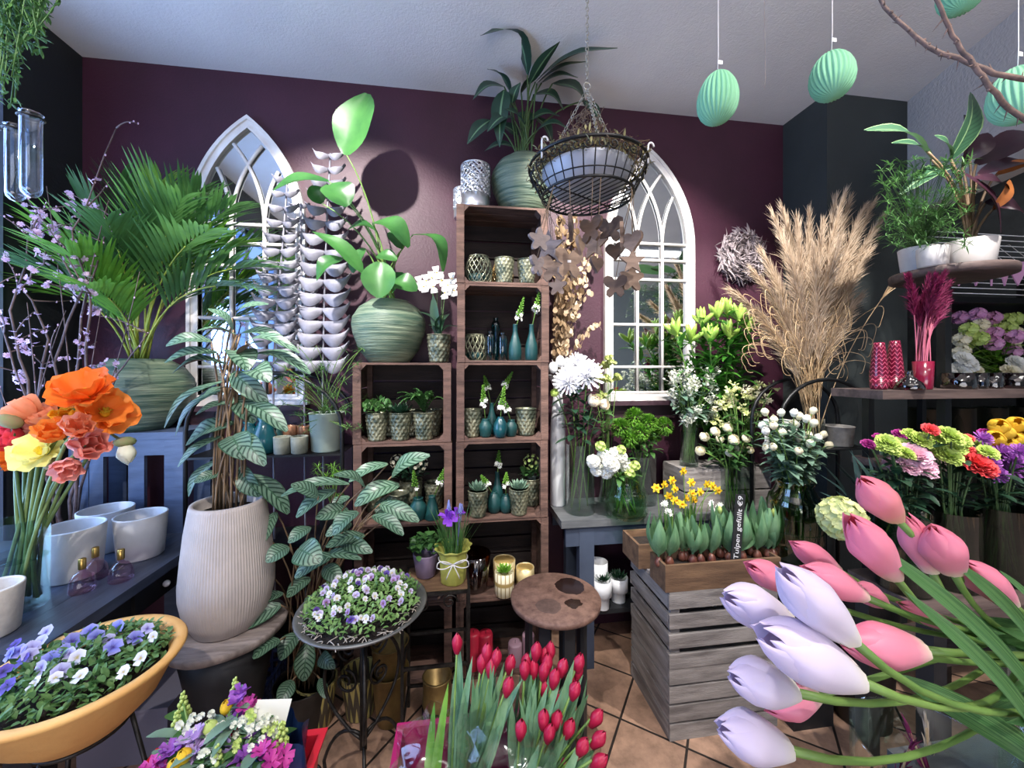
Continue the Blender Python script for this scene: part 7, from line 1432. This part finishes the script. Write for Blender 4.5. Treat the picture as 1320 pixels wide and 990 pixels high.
tub('flower_box', 'magenta plastic box of crimson tulips at the bottom of the picture', mbx + V(0, 0, .4105), .40, .29, .30, mat('magenta_plastic', (156, 26, 88), rough=.4))
M_cello = glass('crinkled_cellophane', (250, 250, 252), .08, .18, .55, 1.0, 26); feet = [V(-.03, .92, .425), V(.13, .93, .425)]
for fi, lab in ((0, 'crinkled cellophane sleeve around the left crimson tulips'), (1, 'crinkled cellophane sleeve around the right crimson tulips')):
    f = feet[fi]; t = T('cellophane_sleeve', lab, 'wrapper', f); MB().lathe([(.045, .0), (.06, .12), (.08, .24), (.105, .345), (.112, .38)], 40, fn=lambda a, z: 1 + .09 * sin(7 * a + z * 20) * (.3 + z * 3) + .05 * sin(17 * a)).build('film', M_cello, t)
    m_ = t.children
rt = [(589, 834, 0), (627, 846, 0), (638, 852, 0), (632, 866, 0), (652, 888, 0), (620, 858, 0), (677, 858, 1), (690, 843, 1), (700, 850, 1), (676, 866, 1), (699, 868, 1), (712, 878, 1), (722, 864, 1), (701, 890, 1), (717, 904, 1), (731, 882, 1), (744, 858, 1), (741, 868, 1), (737, 892, 1), (670, 943, 1), (699, 930, 1), (715, 931, 1), (705, 947, 1), (729, 941, 1), (744, 963, 1), (763, 953, 1), (763, 980, 1), (761, 927, 1), (705, 858, 1), (688, 866, 1), (708, 843, 1), (655, 860, 0)]
for k, (px, py, f) in enumerate(rt):
    Z = 1.03 - (py - 834) * .0009 + R.uniform(-.02, .02); c = zp(px, py, Z); o = feet[f] + V(0, 0, .012); q = c - o; t = T('red_tulip', {0: 'single crimson tulip bud standing highest at the left of the bunch', 4: 'crimson tulip lowest in the left sleeve', 19: 'crimson tulip at the lower left of the right sleeve', 26: 'crimson tulip nearest the bottom edge', 27: 'pale-tipped crimson tulip at the far right of the bunch'}.get(k, 'crimson tulip bud in the %s cellophane sleeve' % ('left', 'right')[f]), 'flower', o, 0, None if k in (0, 4, 19, 26, 27) else 'crimson tulips')
    a = R.uniform(0, 2 * pi); rim = V(max(-.07, min(.07, q.x * .6)), max(-.06, min(.06, q.y * .6)), .26); pts = [V(.035 * cos(a), .035 * sin(a), 0)] + bez(rim * .6, rim, q, 7); MB().tube(pts, .003, 5).build('stem', M_stem, t); m = MB(); tulip_bloom(m, q - V(0, 0, .018), (q - rim).normalized() + V(R.uniform(-.15, .15), -.1, .5), .052, .031, .05, nv=6); m.build('bloom', M_tr, t)
    l = MB()
    for z in range(3):
        e = q + V(R.uniform(-.05, .05), R.uniform(-.04, .04), R.uniform(-.07, .03)); leaf2(l, pts[1 + z % 2] , e, R.uniform(.022, .034), (R.uniform(-1, 1), -.7, .3), R.uniform(-.08, .12), .35, 'strap', 8, 2, R.uniform(-.6, .6))
    l.build('leaves', M_lblue, t)
o = feet[0] + V(-.01, 0, .012)
for e_, W, mt, lab in (((578, 880), 13, M_lbright, 'broad yellow-green leaf at the left of the left sleeve'), ((560, 905), 14, M_lbright, 'pale leaf bent over at the far left of the sleeve')):
    e = zp(e_[0], e_[1], .99) - o; t = T('tulip_leaf', lab, 'leaf', o, 0); m = MB(); leaf2(m, V(-.02, 0, .12), e, W * .0021, (-.3, -.9, .2), .08, .3, 'strap', 10, 4); m.build('blade', mt, t); MB().tube([(0, 0, 0), (-.02, 0, .12)], .004, 6).build('sheath', M_stem, t)
# mixed bouquet in a red crate
rbx = V(-.585, 1.005, 0); bench('low_bench', 'low bench under the red crate of mixed flowers', rbx, .44, .34, .375)
rb = rbx + V(0, 0, .3755); tub('flower_crate', 'red plastic crate holding the mixed bouquet at the bottom left', rb, .41, .30, .275, mat('red_plastic', (196, 34, 52), rough=.35), .025, .014)
mf = rb + V(0, 0, .01)
M_ylw = mat('yellow_petal', (236, 198, 44), (222, 176, 30), rough=.55, s=20, tl=.2); M_pur = mat('purple_petal', (164, 96, 190), (122, 58, 150), rough=.6, s=30, tl=.25); M_lil = mat('lilac_petal', (202, 176, 222), (180, 146, 206), rough=.6, s=30, tl=.25); M_mag = mat('magenta_petal', (190, 60, 150), rough=.6, tl=.25); M_redp = mat('red_petal', (196, 30, 54), rough=.5, tl=.2); M_pkt = mat('blush_petal', (222, 178, 186), rough=.5, tl=.2)
def fb(px, py): return zp(px, py, 1.06 - (py - 880) * .0013 + R.uniform(-.015, .015))
def budspike(m, q, d, mm=None):
    for k in range(22): z = k / 22; a = k * 2.4; m.ball(q + V(.014 * (1.1 - z) * cos(a), .014 * (1.1 - z) * sin(a), .075 * z - .045), .0068 * (1.15 - .7 * z), 6, 5, 1.2)
mixl = [((296, 909), 'tul', M_ylw, 'oval yellow flower bud highest in the mixed bouquet'), ((297, 940), 'ran', M_redp, 'single red bloom in the mixed bouquet'), ((241, 972), 'tul', M_ylw, 'yellow tulip low at the left of the mixed bouquet'), ((228, 985), 'tul', M_ylw, 'yellow flower at the bottom edge of the mixed bouquet'), ((303, 887), 'spk', M_lime, 'pale green bud spike standing highest'), ((236, 905), 'spk', M_lime, 'green bud spike at the left of the mixed bouquet'), ((228, 930), 'spk', M_lime, 'green bud spike low at the left'), ((362, 945), 'spk', M_lime, 'green bud spike beside the white card'), ((275, 935), 'tul', M_lime, 'yellow-green tulip below the green leaves'), ((270, 950), 'tul', M_pkt, 'blush tulip in the middle of the mixed bouquet'), ((312, 903), 'frs', M_pur, None), ((322, 914), 'frs', M_mag, None), ((308, 918), 'frs', M_pur, None), ((332, 962), 'frs', M_pur, None), ((345, 966), 'frs', M_mag, None), ((340, 978), 'frs', M_pur, None), ((252, 955), 'frs', M_lil, None), ((245, 965), 'frs', M_pur, None), ((318, 975), 'frs', M_pur, None), ((262, 968), 'frs', M_lil, None), ((290, 965), 'frs', M_lil, None), ((205, 985), 'frs', M_mag, None), ((215, 975), 'frs', M_pur, None), ((330, 930), 'gyp', M_gyp, None), ((310, 948), 'gyp', M_gyp, None), ((340, 945), 'gyp', M_gyp, None), ((285, 955), 'gyp', M_gyp, None), ((258, 940), 'gyp', M_gyp, None), ((325, 950), 'gyp', M_gyp, None), ((300, 980), 'gyp', M_lime, None), ((350, 955), 'gyp', M_lime, None), ((270, 985), 'gyp', M_gyp, None), ((240, 945), 'gyp', M_gyp, None), ((322, 938), 'gyp', M_lime, None), ((356, 980), 'frs', M_mag, None), ((280, 975), 'spk', M_lime, 'green bud spike at the front of the mixed bouquet')]
gl = {'frs': 'purple freesia bloom in the mixed bouquet', 'gyp': 'spray of tiny pale florets in the mixed bouquet'}
for k, (pq, kind, mm, lab) in enumerate(mixl):
    mk = {'tul': lambda m, q, d: tulip_bloom(m, q - V(0, 0, .02), V(R.uniform(-.4, .4), -.3, 1), .046, .034, .06), 'ran': lambda m, q, d: ranunc(m, q, V(0, -.6, .7), .024), 'spk': budspike, 'frs': lambda m, q, d: [rosette(m, q + V(R.uniform(-.02, .02), R.uniform(-.02, .01), R.uniform(-.015, .015)), rdir(10, 90), [(5, .022, .017, 40, -.5, .3, 1, .04, 0, .002)]) for _ in range(5)], 'gyp': lambda m, q, d: [floret_ball(m, q + rdir(-10, 90) * .032, .004, 4, .006, None, True) for _ in range(8)]}[kind]
    nm = {'tul': 'tulip', 'ran': 'ranunculus', 'spk': 'stock_spike', 'frs': 'freesia', 'gyp': 'filler_spray'}[kind]
    gcol = {id(M_pur): 'purple', id(M_mag): 'magenta', id(M_lil): 'lilac'}.get(id(mm), 'pale'); cut(nm, lab or (gl[kind].replace('purple', gcol) if kind == 'frs' else gl[kind]), 'flower', None if lab else ('%s %s' % (gcol, 'freesias in the mixed bouquet' if kind == 'frs' else 'filler sprays')), mf, fb(*pq), .11, .25, mk, mm, 9, M_lmid if k % 2 else M_lsilver, .0028)
o = mf; t = T('gift_card', 'white card stuck among the mixed flowers', 'card', fb(348, 925)); m = MB(); m.box((0, 0, 0), (.082, .001, .075)); c_ = m.build('card', M_wht, t, False); c_.rotation_euler = (radians(-25), radians(14), .2); MB().tube([(0, .004, 0), (0, .01, -.2)], .0018, 5).build('pick', M_stemb, t)
t = T('foil_wrap', 'crumpled dark blue foil wrap at the right side of the red crate', 'wrapper', rb + V(.137, .055, .135)); rows = []
for i in range(9):
    z = .0 + .235 * i / 8; rows.append([V((.055 + .006 * i / 8) * cos(q) * (1 + .18 * sin(5 * q + i * .5)), (.06) * sin(q) * (1 + .18 * sin(7 * q + i * .4)), z + .012 * sin(5 * q) * (i == 8)) for q in [2 * pi * j / 40 for j in range(40)]])
MB().grid(rows, True).build('foil', mat('dark_blue_foil', (36, 62, 112), rough=.3, metal=.5), t)
